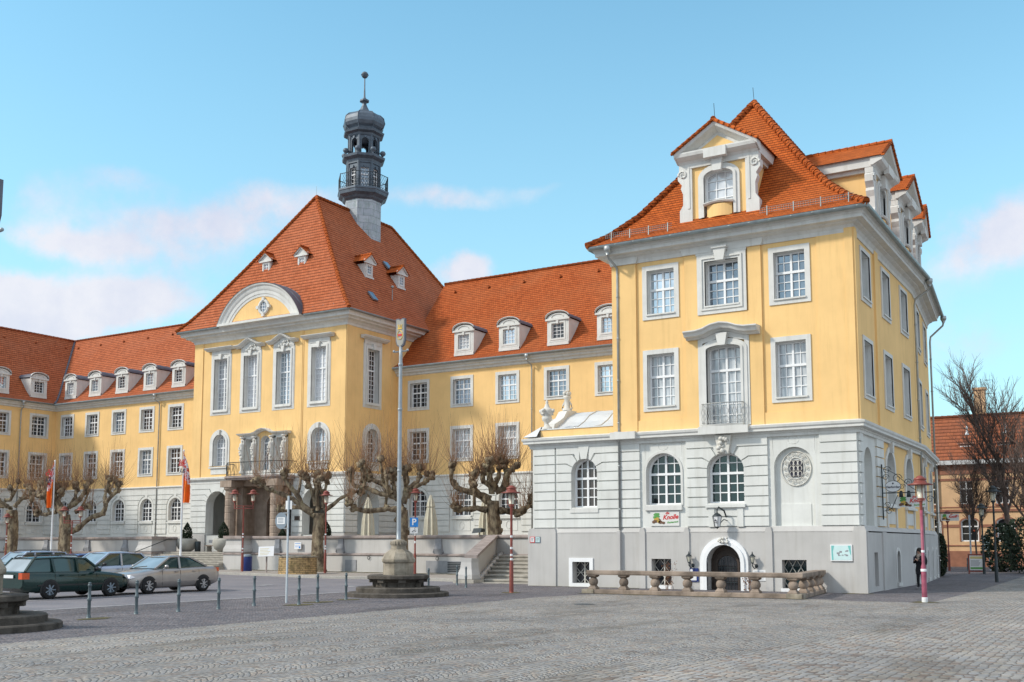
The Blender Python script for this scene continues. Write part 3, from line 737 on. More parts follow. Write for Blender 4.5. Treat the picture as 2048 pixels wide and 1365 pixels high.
    top = [PF.P(u, 6.86, d) for u, d in pts] + [PF.P(-14.16, 6.86, 0), PF.P(-16.0, 6.86, 0)]; bot = [PF.P(-15.08+(u+15.08)*.86, 6.6, d*.8) for u, d in pts] + [PF.P(-14.3, 6.6, 0), PF.P(-15.86, 6.6, 0)]
    mb.rows([bot, top], True, False, True, True); b = mb.build('balcony', M['trim_paint'], R)
    mb = MB()
    ed = [PF.P(-15.95, 0, .02)] + [PF.P(u*.0 + (-15.08+(u+15.08)*.97), 0, d-.04) for u, d in pts] + [PF.P(-14.21, 0, .02)]
    for z, r in ((7.74, .02), (6.93, .012), (7.0, .008)): mb.tube([(p[0], p[1], z) for p in ed], r, 4)
    for k in range(1, 25):
        t = k/24*(len(ed)-1); i = min(int(t), len(ed)-2); q = Vector(ed[i]).lerp(Vector(ed[i+1]), t-i); s = .045*(1 if k % 2 else -1)
        mb.tube([(q.x, q.y, 6.9), (q.x+s*.6, q.y, 7.1), (q.x-s*.2, q.y, 7.22), (q.x+s, q.y, 7.38), (q.x, q.y, 7.5), (q.x, q.y, 7.74)], .011 if k % 6 else .018, 4)
    mb.build('railing', M['zinc'], b)
    # basement windows with lattice
    def lattice(f, o, glass, style):
        p = MB(); f.box(p, o[0], o[1], o[2], o[3], -.31, -.28); w = p.build('basement_window', M[glass], R)
        mb = MB(); nu, nz = 2.5 if style else 2, 2
        su = (o[1]-o[0])/(3 if style else 2); sz = (o[3]-o[2])/2
        for i in range(-1, 4):
            for j in range(-1, 3):
                cu = o[0]+su*(i+.5) + (0 if style else 0); cz = o[2]+sz*(j+.5)
                pts = []
                for k in range(17):
                    a = 2*PI*k/16; q = 1-.28*abs(math.sin(2*a)); pts.append((cu+su*.52*q*math.cos(a), cz+sz*.5*q*math.sin(a)))
                pts = [(u, z) for u, z in pts if o[0]-.02 < u < o[1]+.02 and o[2]-.02 < z < o[3]+.02]
                if len(pts) > 2: mb.tube([f.P(u, z, -.22) for u, z in pts], .016, 4)
        for k in range(3): mb.tube([f.P(o[0], o[2]+sz*k, -.22), f.P(o[1], o[2]+sz*k, -.22)], .012, 4) if not style else None
        if not style:
            f.box(mb, (o[0]+o[1])/2-.025, (o[0]+o[1])/2+.025, o[2], o[3], -.26, -.2)
        mb.build('lattice', M['cast_white'], w)
    lattice(PF, b1, 'glass_dark', 0); lattice(PF, b2, 'glass_dark', 0); lattice(PF, b3, 'glass_green', 1)
    mb = MB(); ring(mb, PF, b1, .17, .05, D); PF.box(mb, b2[0]-.05, b2[1]+.05, -.02, .14, D-.02, D+.04); PF.box(mb, b3[0]-.05, b3[1]+.05, -.02, .12, D-.02, D+.04); mb.build('basement_window_surround', M['white_paint'], R)
    mb = MB()
    for f, oo in ((PS, sb[1:]), (S2, tb)):
        for o in oo: ring(mb, f, o, .14, .03, D, False); f.box(mb, o[0]-.05, o[1]+.05, o[2]-.14, o[2], D-.02, D+.08)
    mb.build('slit_window_surround', M['trim_paint'], R)
    for f, oo in ((PS, sb), (S2, tb)):
        for o in oo:
            p = MB(); p.face([f.P(u, z, -.29) for u, z in outline(*o)]); p.build('slit_window_pane', M['glass_dark'], R)
    # basement door
    mb = MB(); ring(mb, PF, dr, .31, .10, D, False); ring(mb, PF, dr, .16, .16, D, False); ds = mb.build('door_surround', M['white_paint'], R)
    mb = MB(); ornament(mb, PF, -15.19, 2.05, .42, .24, .42, 9, 16); mb.build('door_cartouche', M['cast_white'], ds)
    mb = MB(); o = dr; PF.prism(mb, outline(o[0], o[1], -.6, 1.86, .73), -.33, -.28)
    i = (-15.62, -14.76, -.6, 1.42, .36); ring(mb, PF, i, .09, .06, -.28, False); ring(mb, PF, (-15.84, -14.54, -.6, 1.66, .6), .05, .04, -.28, False)
    dd = mb.build('door', M['wood_dark'], R)
    mb = MB(); PF.prism(mb, outline(-15.6, -14.78, -.55, 1.4, .34), -.275, -.262); dp = mb.build('door_pane', M['glass_dark'], dd)
    mb = MB()
    for u in (-15.46, -15.32, -15.19, -15.06, -14.92): PF.box(mb, u-.008, u+.008, -.5, zarch((-15.6, -14.78, 0, 1.4, .34), u)-.02, -.262, -.245)
    for z in (.3, .9): PF.box(mb, -15.6, -14.78, z-.012, z+.012, -.262, -.24)
    mb.build('door_grille', M['dark_metal'], dd)
    # downpipes
    downpipe(R, PF, -20.05, 14.3, 2.5, .85, 15.05)
    mb = MB(); mb.lathe(PF.P(-19.93, 6.6, .2), [(.05, -.25), (.1, -.1), (.2, .05), (.2, .2)], 8); PF.box(mb, -20.0, -19.86, 0, 2.45, .12, .3); mb.build('pipe_housing', M['plinth_stucco'], R)
    downpipe(R, S2, .1, 14.2, .3, .85, 15.05); downpipe(R, S2, S2L+.35, 14.0, 0, .9, 15.05)
    # low side bay: parapet, bell shaped metal roof, scroll gable
    mb = MB(); mb.box(-24.0, PX0, 42.2, 42.6, 6.7, 7.12); mb.build('parapet', M['yellow_stucco'], R)
    mb = MB(); mb.box(-24.0, PX0, 42.16, 42.7, 7.12, 7.17)
    pr = [(42.5, 7.17), (43.2, 7.3), (43.9, 7.62), (44.4, 7.95), (45.2, 8.24), (46.4, 8.34), (49, 8.3)]
    gable_run(mb, 0, -23.9, PX0, pr)
    for x in (-21.4, -22.6, -20.3): mb.tube([(x, y, z+.02) for y, z in pr[:-1]], .025, 4)
    mb.face([(-24.72, 41.83, 6.8), (-24.02, 41.83, 6.8), (-24.02, 42.3, 7.3)]); mb.face([(-24.72, 41.83, 6.8), (-24.02, 42.3, 7.3), (-24.02, 47, 7.6), (-24.72, 47, 6.8)])
    mb.build('bay_roof', M['pale_metal'], R)
    mb = MB(); sc = [(42.9, 7.15), (43.1, 7.5), (43.6, 7.7), (44.0, 7.9), (44.3, 8.22), (44.7, 8.32), (45.3, 8.32), (45.4, 7.15)]
    mb.rows([[(-24.2, y, z) for y, z in sc], [(-23.75, y, z) for y, z in sc]], True, False, True, True)
    mb.build('scroll_gable', M['trim_paint'], R)
pavilion()
def big_dormer(R, f, c, zb=15.62, dep=5.0, glass='glass_white'):
    """gabled dormer; f.P(u,z,0) is its wall plane"""
    mb = MB(); op = (c-.66, c+.66, 15.9, 17.95, .3)
    wall(mb, f, c-1.2, c+1.2, zb, 18.75, [op]); P = f.P
    for m in (-1, 1): mb.face([P(c+m*1.45, zb, 0), P(c+m*1.45, 18.8, 0), P(c+m*1.45, 18.8, -dep), P(c+m*1.45, zb, -dep)])
    mb.face([P(c-.9, 18.88, .13), P(c+.9, 18.88, .13), P(c, 19.44, .13)])
    mb.rows([[P(c-.56+1.12*k/8, z, .03+.16*math.sin(PI*k/8)) for k in range(9)] + [P(c+.56, z, -.28), P(c-.56, z, -.28)] for z in (15.86, 16.4)], True, False, True, True)
    D = mb.build('dormer', M['yellow_stucco'], R)
    mb = MB()
    for m in (-1, 1):   # scrolled side consoles
        q = [(1.2, zb), (1.78, zb), (1.78, 16.35), (1.62, 16.6), (1.62, 17.1), (1.72, 17.35), (1.66, 17.5), (1.85, 17.75), (1.86, 18.05), (1.7, 18.2), (1.62, 18.4), (1.2, 18.45)]
        f.prism(mb, [(c+m*u, z) for u, z in q], -.25, .1)
        volute(mb, f, c+m*1.62, 17.95, .2, .1, .14, 1.5, m, .05)
        f.box(mb, c+m*1.35-.05, c+m*1.35+.05, 16.4, 18.6, .08, .13)
        f.prism(mb, [(c+m*1.2, 16.2), (c+m*1.2, 18.7), (c+m*1.5, 18.7), (c+m*1.5, 16.2)], -dep, -.24) if False else None
    ring(mb, f, op, .27, .08, 0, False); ring(mb, f, op, .12, .14, 0, False); reveal(mb, f, op, .08, -.3)
    keystone(mb, f, c, 17.85, 18.42, .36, .52, .05, .3)
    f.prism(mb, [(c-1.7, 18.5), (c+1.7, 18.5), (c+1.7, 18.66), (c, 19.75), (c-1.7, 18.66)], -.1, .09)
    # horizontal and raking cornices
    prof = [(0, 0), (0, .12), (.1, .2), (.16, .34), (.24, .46), (.36, .5), (.42, .5), (.44, 0)]
    hoodpath(mb, f, [(c-1.78, 18.4), (c+1.78, 18.4)], prof)
    f.box(mb, c-.5, c+.5, 18.39, 18.79, .3, .54); f.box(mb, c-1.5, c+1.5, 18.2, 18.44, 0, .12)
    for m in (-1, 1):
        hoodpath(mb, f, [(c+m*1.86, 18.45), (c, 19.6)], [(0, 0), (0, .12), (.1, .3), (.18, .5), (.3, .55), (.36, .55), (.37, 0)])
        f.box(mb, c+m*1.56-.24, c+m*1.56+.24, 18.4, 18.86, -dep, .1); f.box(mb, c+m*1.5-.12, c+m*1.5+.12, 18.22, 18.42, -dep, .1); f.box(mb, c+m*1.5-.285, c+m*1.5+.285, 18.14, 18.6, -.25, .105)
    hoodpath(mb, f, [(c-.66, 16.38), (c-.3, 16.44), (c, 16.46), (c+.3, 16.44), (c+.66, 16.38)], [(0, -.28), (0, .2), (.06, .25), (.1, .25), (.12, -.28)])
    mb.build('dormer_cornice', M['trim_paint'], D)
    glaze(D, f, op, .25, cols=3, rows=(5,), split=0, mull=False, glass=glass, names=('dormer_window_frame', 'dormer_window_pane'))
    mb = MB()
    for m in (-1, 1):
        e0, e1 = P(c+m*1.94, 18.81, .62), P(c+m*1.94, 18.81, -dep); r0, r1 = P(c, 20.01, .62), P(c, 20.01, -dep)
        l = math.hypot(1.94, 1.2); mb.face([e0, e1, r1, r0], [(0, 0), (dep+.62, 0), (dep+.62, l), (0, l)])
        f.prism(mb, [(c+m*1.96, 18.76), (c, 19.96), (c, 20.02), (c+m*1.96, 18.82)], .5, .64)
    caps(mb, [P(c, 20.02, .62), P(c, 20.02, -dep)], .11, .34)
    for m in (-1, 1): caps(mb, [P(c+m*1.92, 18.82, .58), P(c, 20.0, .58)], .075, .28, 6)
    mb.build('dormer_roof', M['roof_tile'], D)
big_dormer(PAV, front(42.25), -15.16)
for y in (48.3, 53.6): big_dormer(PAV, sideX(-9.75), y)
big_dormer(PAV, S2, 4.2)
def urn(name, label, loc, k=0):
    mb = MB(); s = 1.0
    if k == 0:
        mb.lathe((0, 0, 0), [(.26, 0), (.26, .1), (.2, .12), (.09, .25), (.08, .32), (.24, .45), (.27, .62), (.22, .68), (.3, .78), (.36, .95), (.3, 1.05), (.16, 1.12), (.12, 1.2), (.1, 1.28), (.06, 1.34), (.09, 1.42), (.02, 1.52)], 12)
        f = Fr((0, 0, 0), (1, 0), (0, -1)); 
        for a in range(5): mb.tube([(.3*math.cos(a*1.26+t*.3), .3*math.sin(a*1.26+t*.3), .92-.16*math.sin(t*PI/4)) for t in range(5)], .045, 5)
        for a in range(4): mb.blob((.36*math.cos(a*1.57), .36*math.sin(a*1.57), .95), .1, a, 7, 5)
    else:
        mb.lathe((0, 0, 0), [(.3, 0), (.3, .12), (.2, .2), (.17, .6), (.2, .75), (.28, .85), (.26, .95), (.2, 1.0)], 10)
        for a in range(7): mb.blob((.17*math.cos(a*.9), .17*math.sin(a*.9), 1.1+.04*(a % 3)), .13, a, 7, 5)
        mb.blob((0, 0, 1.2), .14, 3)
        for m in (-1, 1): mb.tube([(m*.12, 0, .7), (m*.3, 0, .4), (m*.36, 0, .15), (m*.26, 0, .05)], .06, 5)
    sc_ = .9 if k == 0 else .74; mb.v = [(a*sc_, b*sc_, c*sc_) for a, b, c in mb.v]
    o = mb.build(name, M['cast_white']); o.location = loc; return tag(o, label, 'ornament')
urn('garlanded_urn', 'pale stone urn with garlands on the front corner of the side bay parapet', (-23.75, 42.35, 7.17))
urn('stone_finial', 'white carved stone finial on top of the scroll gable behind the garlanded urn', (-24.0, 44.8, 8.32), 1)
# ------------------------------------------------------------------ wings
def small_dormer(R, f, c, glass, zb=16.15, dep=2.3, w=.875):
    mb = MB(); P = f.P; op = (c-.5, c+.5, 16.55, 17.65)
    wall(mb, f, c-w, c+w, zb, 17.95, [op])
    for m in (-1, 1): mb.face([P(c+m*w, zb, 0), P(c+m*w, 17.95, 0), P(c+m*w, 17.95, -dep), P(c+m*w, zb+.0, -dep)])
    f.box(mb, c-w-.1, c+w+.1, 17.86, 18.0, 0, .14)
    arc = lambda h, q, z0: [(c-h*math.cos(PI*k/10), z0+q*math.sin(PI*k/10)) for k in range(11)]
    mb.face([P(u, z, .05) for u, z in arc(w, .42, 17.98)])
    hoodpath(mb, f, arc(w+.08, .46, 18.0), [(0, 0), (0, .12), (.07, .2), (.1, .2), (.11, 0)], True)
    hoodpath(mb, f, arc(w*.55, .24, 18.05), [(0, .04), (0, .1), (.05, .1), (.05, .04)], True)
    ring(mb, f, op, .12, .05); ring(mb, f, op, .24, .02); reveal(mb, f, op, .05, -.2); keystone(mb, f, c, 17.6, 17.84, .12, .2, .04, .12)
    f.box(mb, c-w, c+w, zb-.1, zb+.12, -.1, .05)
    D = mb.build('dormer', M['trim_paint'], R)
    glaze(D, f, op, .16, cols=3 if True else 2, rows=(4,), split=0, mull=False, glass=glass, fw=.05, mw=.03, names=('dormer_window_frame', 'dormer_window_pane'))
    mb = MB(); a = arc(w+.12, .5, 18.0)
    for p, q in zip(a, a[1:]): mb.face([P(*p, .2), P(*q, .2), P(*q, -dep-.3), P(*p, -dep-.3)], sm=True)
    a2 = arc(w+.12, .46, 17.99)
    for p, q in zip(a, a2): pass
    mb.build('dormer_roof', M['slate_metal'], D)
WP = [(-.62, 15.52), (.25, 15.98), (1.1, 16.85), (6.5, 23.6)]
def wing(R, f, axis, a0, a1, wins, arches, dormers, glasses, gutter_pipe, sgn=1, roofmat='roof_tile', a1r=None, base=65, a0r=None, side=1):
    """sgn: +1 roof rises with Y (front faces -Y); side wing: roof rises towards -X"""
    sw = .26
    up = [(c-.78, c+.78, 12.33, 14.22) for c in wins]; lo = [(c-.78, c+.78, 8.25, 10.45) for c in wins]
    ar = [(c-.82, c+.82, 3.95, 5.98, .8) for c in arches]
    mb = MB(); wall(mb, f, a0, a1, 6.95, 15.0, up+lo)
    mb.build('upper_wall', M['yellow_stucco'], R)
    mb = MB(); wall(mb, f, a0, a1, 1.2, 7.0, ar)
    bx = [(o[0]-.22, o[1]+.22) for o in ar]
    sp = []; p = a0
    for o in ar: sp.append((p, o[0]-.28)); p = o[1]+.28
    sp.append((p, a1))
    big = [(o[0]-.0, o[1]+.0, 2.7, o[3], .8) for o in ar]
    rustic(mb, f, [(a0, a1)], 2.75, 6.7, ops=[(o[0]-.26, o[1]+.26, 2.7, o[3]+.26, 1.06) for o in ar], h=.44)
    for o in ar:
        ring(mb, f, o, .2, .06, 0, False); c = (o[0]+o[1])/2
        keystone(mb, f, c, o[3], 6.7, .25, .5, 0, .08)
        ring(mb, f, (c-.72, c+.72, 2.9, 3.6), .04, .03); f.box(mb, c-.95, c+.95, 3.72, 3.84, 0, .14)
        mb.tube([f.P(c+.2*math.cos(k*PI/8), 3.25+.28*math.sin(k*PI/8), .02) for k in range(17)], .015, 4)
    mb.build('ground_floor_wall', M['grey_stucco'], R)
    mb = MB(); f.box(mb, a0, a1, 1.2, 2.55, -.05, .12); mb.build('plinth', M['plinth_stucco'], R)
    mb = MB(); pr = [(0, 6.68), (.08, 6.7), (.1, 6.85), (.2, 6.95), (.2, 7.02), (0, 7.08)]
    mb.rows([[f.P(a, z, d) for d, z in pr] for a in (a0, a1)], False, False)
    pr = [(0, 14.85), (.1, 14.9), (.12, 15.02), (.3, 15.1), (.32, 15.22), (.5, 15.28), (.52, 15.4), (.5, 15.5), (-.1, 15.5)]
    mb.rows([[f.P(a, z, d) for d, z in pr] for a in (a0, a1)], False, False)
    mb.build('cornice', M['trim_paint'], R)
    mb = MB(); mb.tube([f.P(a0, 15.45, .62), f.P(a1, 15.45, .62)], .09, 8); mb.build('gutter', M['gutter_metal'], R)
    for i, o in enumerate(up+lo):
        g = glasses[i % len(glasses)]
        window(R, f, o, .24, .05, .30, glass=g, rows=(2, 3), split=.40, mw=.035)
    for i, o in enumerate(ar): window(R, f, o, 0, 0, .3, glass='glass_dark', rows=(2, 3), split=.42, mw=.035, extra=lambda mb, o=o: f.box(mb, o[0], o[1], o[2]-.1, o[2], -.1, .1))
    for i, c in enumerate(dormers): small_dormer(R, Fr((f.o[0]-f.n[0]*.3, f.o[1]-f.n[1]*.3, 0), f.u, f.n), c, ['glass_curtain', 'glass_sky', 'glass_dark', 'glass_sky', 'glass_dark'][i % 5])
    if gutter_pipe is not None: downpipe(R, f, gutter_pipe, 14.8, 2.5, .62, 15.45)
    mb = MB(); A0 = a0 if a0r is None else a0r; A1 = a1 if a1r is None else a1r
    if axis == 0: prof = [(base+o, z) for o, z in WP]
    else: prof = [(base-o, z) for o, z in WP]
    gable_run(mb, axis, A0, A1, prof)
    back = [(prof[-1][0], prof[-1][1]), (prof[-1][0] + (6.5 if axis == 0 else -6.5), 15.5)]; gable_run(mb, axis, A0, A1, back)
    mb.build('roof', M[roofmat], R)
    mb = MB(); q = prof[-1]
    caps(mb, [(A0, q[0], q[1]+.04), (A1, q[0], q[1]+.04)] if axis == 0 else [(q[0], A0, q[1]+.04), (q[0], A1, q[1]+.04)], .13, .45, 6)
    mb.build('ridge_tile', M[roofmat], R)
    mb = MB()
    rn = random.Random(int(a0*7)); 
    n = 9
    for k in range(n):
        a = A0+(A1-A0)*(k+.5)/n; o = 5.6; z = 22.6
        p = (a, base+o, z) if axis == 0 else (base-o, a, z); mb.sphere(p, .13, 6, 4)
    mb.build('vent_tile', M[roofmat], R)
RW = thing('town_hall_wing', 'long yellow wing with orange roof and white arched dormers, right of the tower block', 'building', (-37, 65, 0))
wing(RW, front(65), 0, -49.9, -24.0, [-47.75, -43.75, -39.75, -35.65, -31.6, -27.6], [-47.7, -43.7, -39.65, -35.6], [-43.8, -39.8, -35.7, -31.7, -27.7],
     ['glass_dark', 'glass_mid', 'glass_sky', 'glass_mid', 'glass_sky', 'glass_sky', 'glass_brown', 'glass_curtain', 'glass_curtain', 'glass_sky', 'glass_sky', 'glass_sky'], -37.75, roofmat='roof_tile_wing', a1r=-20.2)
LW = thing('town_hall_wing', 'long yellow wing with faded orange roof and arched dormers, left of the tower block', 'building', (-78, 65, 0))
wing(LW, front(65), 0, -92.0, -65.8, [-90.15, -86.4, -82.55, -78.65, -74.8, -70.9], [-90.1, -86.05, -82.1, -78.3, -74.5, -70.6], [-90.3, -86.6, -82.7, -78.8, -74.95],
     ['glass_brown', 'glass_dark', 'glass_mid', 'glass_brown', 'glass_dark', 'glass_dark', 'glass_mid'], -77.0, roofmat='roof_tile_faded', a0r=-98.5)
EW = thing('town_hall_end_wing', 'yellow side wing at the left edge with its dark shaded roof slope facing right', 'building', (-92, 57, 0))
wing(EW, sideX(-92), 1, 40, 65, [43.2, 47.2, 51.2, 55.2, 59.2, 63.2], [47.1, 51.1, 55.1, 59.1, 63.1], [47.2, 51.2, 55.2, 59.2, 63.2], ['glass_dark', 'glass_brown', 'glass_dark'], 61.05, roofmat='roof_tile_faded', base=-92, a1r=71.5)
mb = MB(); mb.tube([(-92.62+.62, 64.38+.62, 15.6)] + [(-92-o, 65+o, z+.03) for o, z in WP], .12, 5); mb.build('valley_flashing', M['slate_metal'], LW)
# ------------------------------------------------------------------ tower block
TF = front(59.0); TS = sideX(-49.9); TX0, TX1 = -65.8, -49.9
TW = thing('town_hall_tower_block', 'tall yellow central block with steep orange roof, arched pediment and very tall windows', 'building', (-57.8, 59, 0))
def tower():
    R = TW
    tc = [-62.8, -59.55, -56.1, -52.55]
    tall = [(c-.72, c+.72, 12.45, 16.55) for c in tc]
    arc2 = [(-63.45, -62.05, 8.0, 10.5, .7), (-53.15, -51.75, 8.0, 10.5, .7)]
    tri = [(-59.85, -59.05, 7.5, 9.95), (-58.35, -57.35, 7.5, 10.15, .45), (-56.65, -55.85, 7.5, 9.95)]
    st = [(61.3, 62.7, 12.45, 16.55)]; sa = [(61.3, 62.7, 8.0, 10.5, .7)]
    ga = [(-64.0, -61.65, 2.6, 6.0, 1.15), (-53.85, -51.5, 2.6, 6.0, 1.15)]; gs = [(60.4, 62.9, 2.6, 6.0, 1.2)]
    mb = MB(); wall(mb, TF, TX0, TX1, 7.0, 18.1, tall+arc2+tri); wall(mb, TS, 59, 65, 7.0, 18.1, st+sa)
    mb.face([(TX0, 59, 7), (TX0, 80, 7), (TX0, 80, 18.1), (TX0, 59, 18.1)]); mb.face([(TX0, 80, 1), (TX1, 80, 1), (TX1, 80, 18.1), (TX0, 80, 18.1)]); mb.face([(TX1, 65, 7), (TX1, 80, 7), (TX1, 80, 18.1), (TX1, 65, 18.1)])
    for a, b in ((TX0-.02, -64.85), (-54.5, -54.2), (-50.9, TX1+.02)): TF.box(mb, a, b, 7.05, 18.05, -.02, .07)
    TF.box(mb, -54.2, -54.1, 7.05, 18.05, -.02, .04); TS.box(mb, 58.93, 59.6, 7.05, 18.05, -.02, .05); TS.box(mb, 64.2, 65, 7.05, 18.05, -.02, .06)
    mb.build('upper_wall', M['yellow_stucco'], R)
    mb = MB(); wall(mb, TF, TX0, TX1, 1.2, 7.0, ga + [(-60.3, -55.4, 1.2, 6.6)]); wall(mb, TS, 59, 65, 1.2, 7.0, gs)
    for f, oo in ((TF, ga), (TS, gs)):
        for o in oo: reveal(mb, f, o, .06, -.7)
    rustic(mb, TF, [(TX0, -60.9), (-54.9, TX1)], 2.7, 6.6, ops=[grow(o, .02, False) for o in ga], h=.44, diag=.4)
    rustic(mb, TS, [(59, 65)], 2.7, 6.6, ops=[grow(o, .02, False) for o in gs], h=.44, diag=.4)
    for f, o in ((TF, ga[0]), (TF, ga[1]), (TS, gs[0])): keystone(mb, f, (o[0]+o[1])/2, o[3], 6.6, .5, .8, 0, .09)
    # loggia behind the arches
    mb.face([(TX0, 59, 1.2), (TX0, 65, 1.2), (TX0, 65, 7), (TX0, 59, 7)])
    mb.face([(TX0, 62.6, 1.2), (TX1-.8, 62.6, 1.2), (TX1-.8, 62.6, 6.9), (TX0, 62.6, 6.9)]); mb.face([(TX0, 59.7, 6.8), (TX1, 59.7, 6.8), (TX1, 65, 6.8), (TX0, 65, 6.8)])
    mb.build('ground_floor_wall', M['grey_stucco'], R)
    mb = MB()
    for a, b in ((TX0-.05, -64.05), (-61.6, -60.9), (-54.9, -53.9), (-51.45, TX1+.08)): TF.box(mb, a, b, 1.2, 2.65, -.05, .12)
    for a, b in ((58.9, 60.35), (62.95, 65)): TS.box(mb, a, b, 1.2, 2.65, -.05, .12)
    mb.build('plinth', M['plinth_stucco'], R)
    path = [(TX0, 66), (TX0, 59), (TX1, 59), (TX1, 65)]
    mb = MB(); sweep(mb, path, [(0, 6.6), (.1, 6.62), (.1, 6.8), (.16, 6.85), (.28, 6.95), (.3, 7.08), (0, 7.16)]); mb.build('string_course', M['trim_paint'], R)
    path = [(TX0, 80), (TX0, 59), (TX1, 59), (TX1, 80)]
    mb = MB(); sweep(mb, path, [(0, 17.95), (.08, 17.97), (.12, 18.12), (.3, 18.28), (.55, 18.36), (.58, 18.46), (.85, 18.52), (.86, 18.66), (.98, 18.8), (1.0, 18.86), (-.1, 18.9)]); mb.build('cornice', M['trim_paint'], R)
    mb = MB(); gp = [(-66.85, 78, 18.86), (-66.85, 57.93, 18.86), (-62.2, 57.93, 18.86)]
    for a, b in zip(gp, gp[1:]): mb.tube([a, b], .1, 8)
    gp = [(-53.2, 57.93, 18.86), (-48.85, 57.93, 18.86), (-48.85, 78, 18.86)]
    for a, b in zip(gp, gp[1:]): mb.tube([a, b], .1, 8)
    mb.build('gutter', M['gutter_metal'], R)
    fr = [(0, 0), (.1, .075), (.24, .2), (.5, .465), (1, 1)]
    rings = []
    for t, q in fr: rings.append((-66.9+8.95*t*1.0, -48.8-9.15*t+.0, 57.85+5.85*t, 79.6-5.85*t, 18.92+11.35*q))
    r = rings[-1]; rings[-1] = (-57.4, -57.4, r[2], r[3], r[4]); mid = -57.4
    rings = [(-66.9+(mid+66.9)*t, -48.8+(mid+48.8)*t, 57.85+5.85*t, 79.6-5.85*t, 18.92+11.35*q) for t, q in fr]
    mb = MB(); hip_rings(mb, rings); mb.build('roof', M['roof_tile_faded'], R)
    mb = MB()
    for k in (0, 1): caps(mb, [(q[k], q[2], q[4]+.04) for q in rings], .15, .42, 6)
    caps(mb, [(q[1], q[3], q[4]+.04) for q in rings], .15, .42, 6)
    caps(mb, [(mid, rings[-1][2], rings[-1][4]+.05), (mid, rings[-1][3], rings[-1][4]+.05)], .15, .42, 6)
    mb.build('ridge_tile', M['roof_tile'], R)
    mb = MB()
    for a, b in ((-66.3, -62.6), (-52.9, -49.3)):
        for z in (0, .15): mb.tube([(a, 58.25, 19.28+z), (b, 58.25, 19.28+z)], .015, 4)
        for k in range(4): mb.bar((a+.3+k*(b-a-.6)/3, 58.25, 19.1), (a+.3+k*(b-a-.6)/3, 58.25, 19.5), .05)
    mb.tube([(mid, 63.7, 30.3), (mid, 63.7, 31.2)], .015, 4)
    mb.tube([(-50.9, 65.6, 21.0), (-50.9, 65.6, 22.2)], .03, 5); mb.sphere((-50.9, 65.6, 22.3), .13, 8, 5)
    mb.build('snow_guard', M['gutter_metal'], R)
    # valley flashing against the wing roof and roof windows
    mb = MB()
    mb.tube([(-48.85, 64.4, 18.85), (-50.4, 67.9, 19.6), (-51.6, 68.8, 20.8), (-53.0, 69.9, 22.0), (-54.1, 71.4, 23.6)], .12, 5)
    mb.build('valley_flashing', M['slate_metal'], R)
    for y, x, z in ((68.2, -53.6, 24.85), (62.6, -50.6, 20.75)):
        mb = MB(); s = Vector((-1.0, 0, 1.2)).normalized(); c = Vector((x+.1, y, z+.1)); n = Vector((1.2, 0, 1.0)).normalized()
        q = [c + Vector((0, a, 0)) + s*b + n*h for h in (0, .12) for a, b in ((-.3, -.45), (.3, -.45), (.3, .45), (-.3, .45))]
        mb.rows([q[:4], q[4:]], True, False, True, True); mb.build('roof_window', M['glass_mid'], R)
    # arched pediment
    mb = MB(); c0, zb, h, q = -57.7, 18.95, 4.3, 2.85; RR = (h*h+q*q)/(2*q); ang = math.asin(h/RR)
    def ar(rr, n=28, zc=None):
        zc = zb+q-RR if zc is None else zc; a = math.acos(max(-1, min(1, (zb-zc)/rr)))
        return [(c0+rr*math.sin(-a+2*a*k/n), zc+rr*math.cos(-a+2*a*k/n)) for k in range(n+1)]
    f2 = front(58.02); inner = ar(RR-.95); oc = (-57.35, 19.95)
    mb.face([f2.P(u, z, 0) for u, z in inner]); mb.build('pediment_field', M['yellow_stucco'], R)
    mb = MB(); rr = [RR-1.0, RR-1.0, RR-.82, RR-.78, RR-.55, RR-.46, RR-.36, RR-.2, RR-.12, RR, RR, RR]; dd = [0, .04, .06, .1, .12, .18, .22, .26, .36, .4, .42, -.3]
    cols = [ar(x) for x in rr]; mb.rows([[f2.P(cols[j][i][0], cols[j][i][1], dd[j]) for j in range(len(rr))] for i in range(29)], False, False)
    f2.box(mb, -62.0, -53.4, 18.84, 19.02, -.1, .42)
    p = mb.build('pediment_arch', M['trim_paint'], R)
    mb = MB(); o = ar(RR+.03)
    for a, b in zip(o, o[1:]): mb.face([f2.P(*a, .42), f2.P(*b, .42), f2.P(b[0], b[1], -2.2), f2.P(a[0], a[1], -2.2)], sm=True)
    for t in (-.2, -.9, -1.6): mb.tube([f2.P(u, z+.03, t) for u, z in o], .03, 4)
    mb.build('pediment_roof', M['slate_metal'], R)
    mb = MB(); mb.tube([f2.P(oc[0]+.46*math.cos(k*PI/12), oc[1]+.5*math.sin(k*PI/12), .06) for k in range(25)], .12, 6)
    for k in range(4): f2.box(mb, oc[0]-.12+.58*(k == 0)-.58*(k == 1), oc[0]+.12+.58*(k == 0)-.58*(k == 1), oc[1]-.12+.62*(k == 2)-.62*(k == 3), oc[1]+.12+.62*(k == 2)-.62*(k == 3), 0, .2)
    w = mb.build('round_window', M['trim_paint'], R)
    mb = MB(); mb.face([f2.P(oc[0]+.4*math.cos(k*PI/12), oc[1]+.44*math.sin(k*PI/12), .02) for k in range(24)]); mb.build('window_pane', M['glass_mid'], w)
    mb = MB()
    for t in (-.13, .13): f2.box(mb, oc[0]+t-.015, oc[0]+t+.015, oc[1]-.4, oc[1]+.4, .02, .06); f2.box(mb, oc[0]-.38, oc[0]+.38, oc[1]+t-.015, oc[1]+t+.015, .02, .055)
    mb.build('window_frame', M['white_paint'], w)
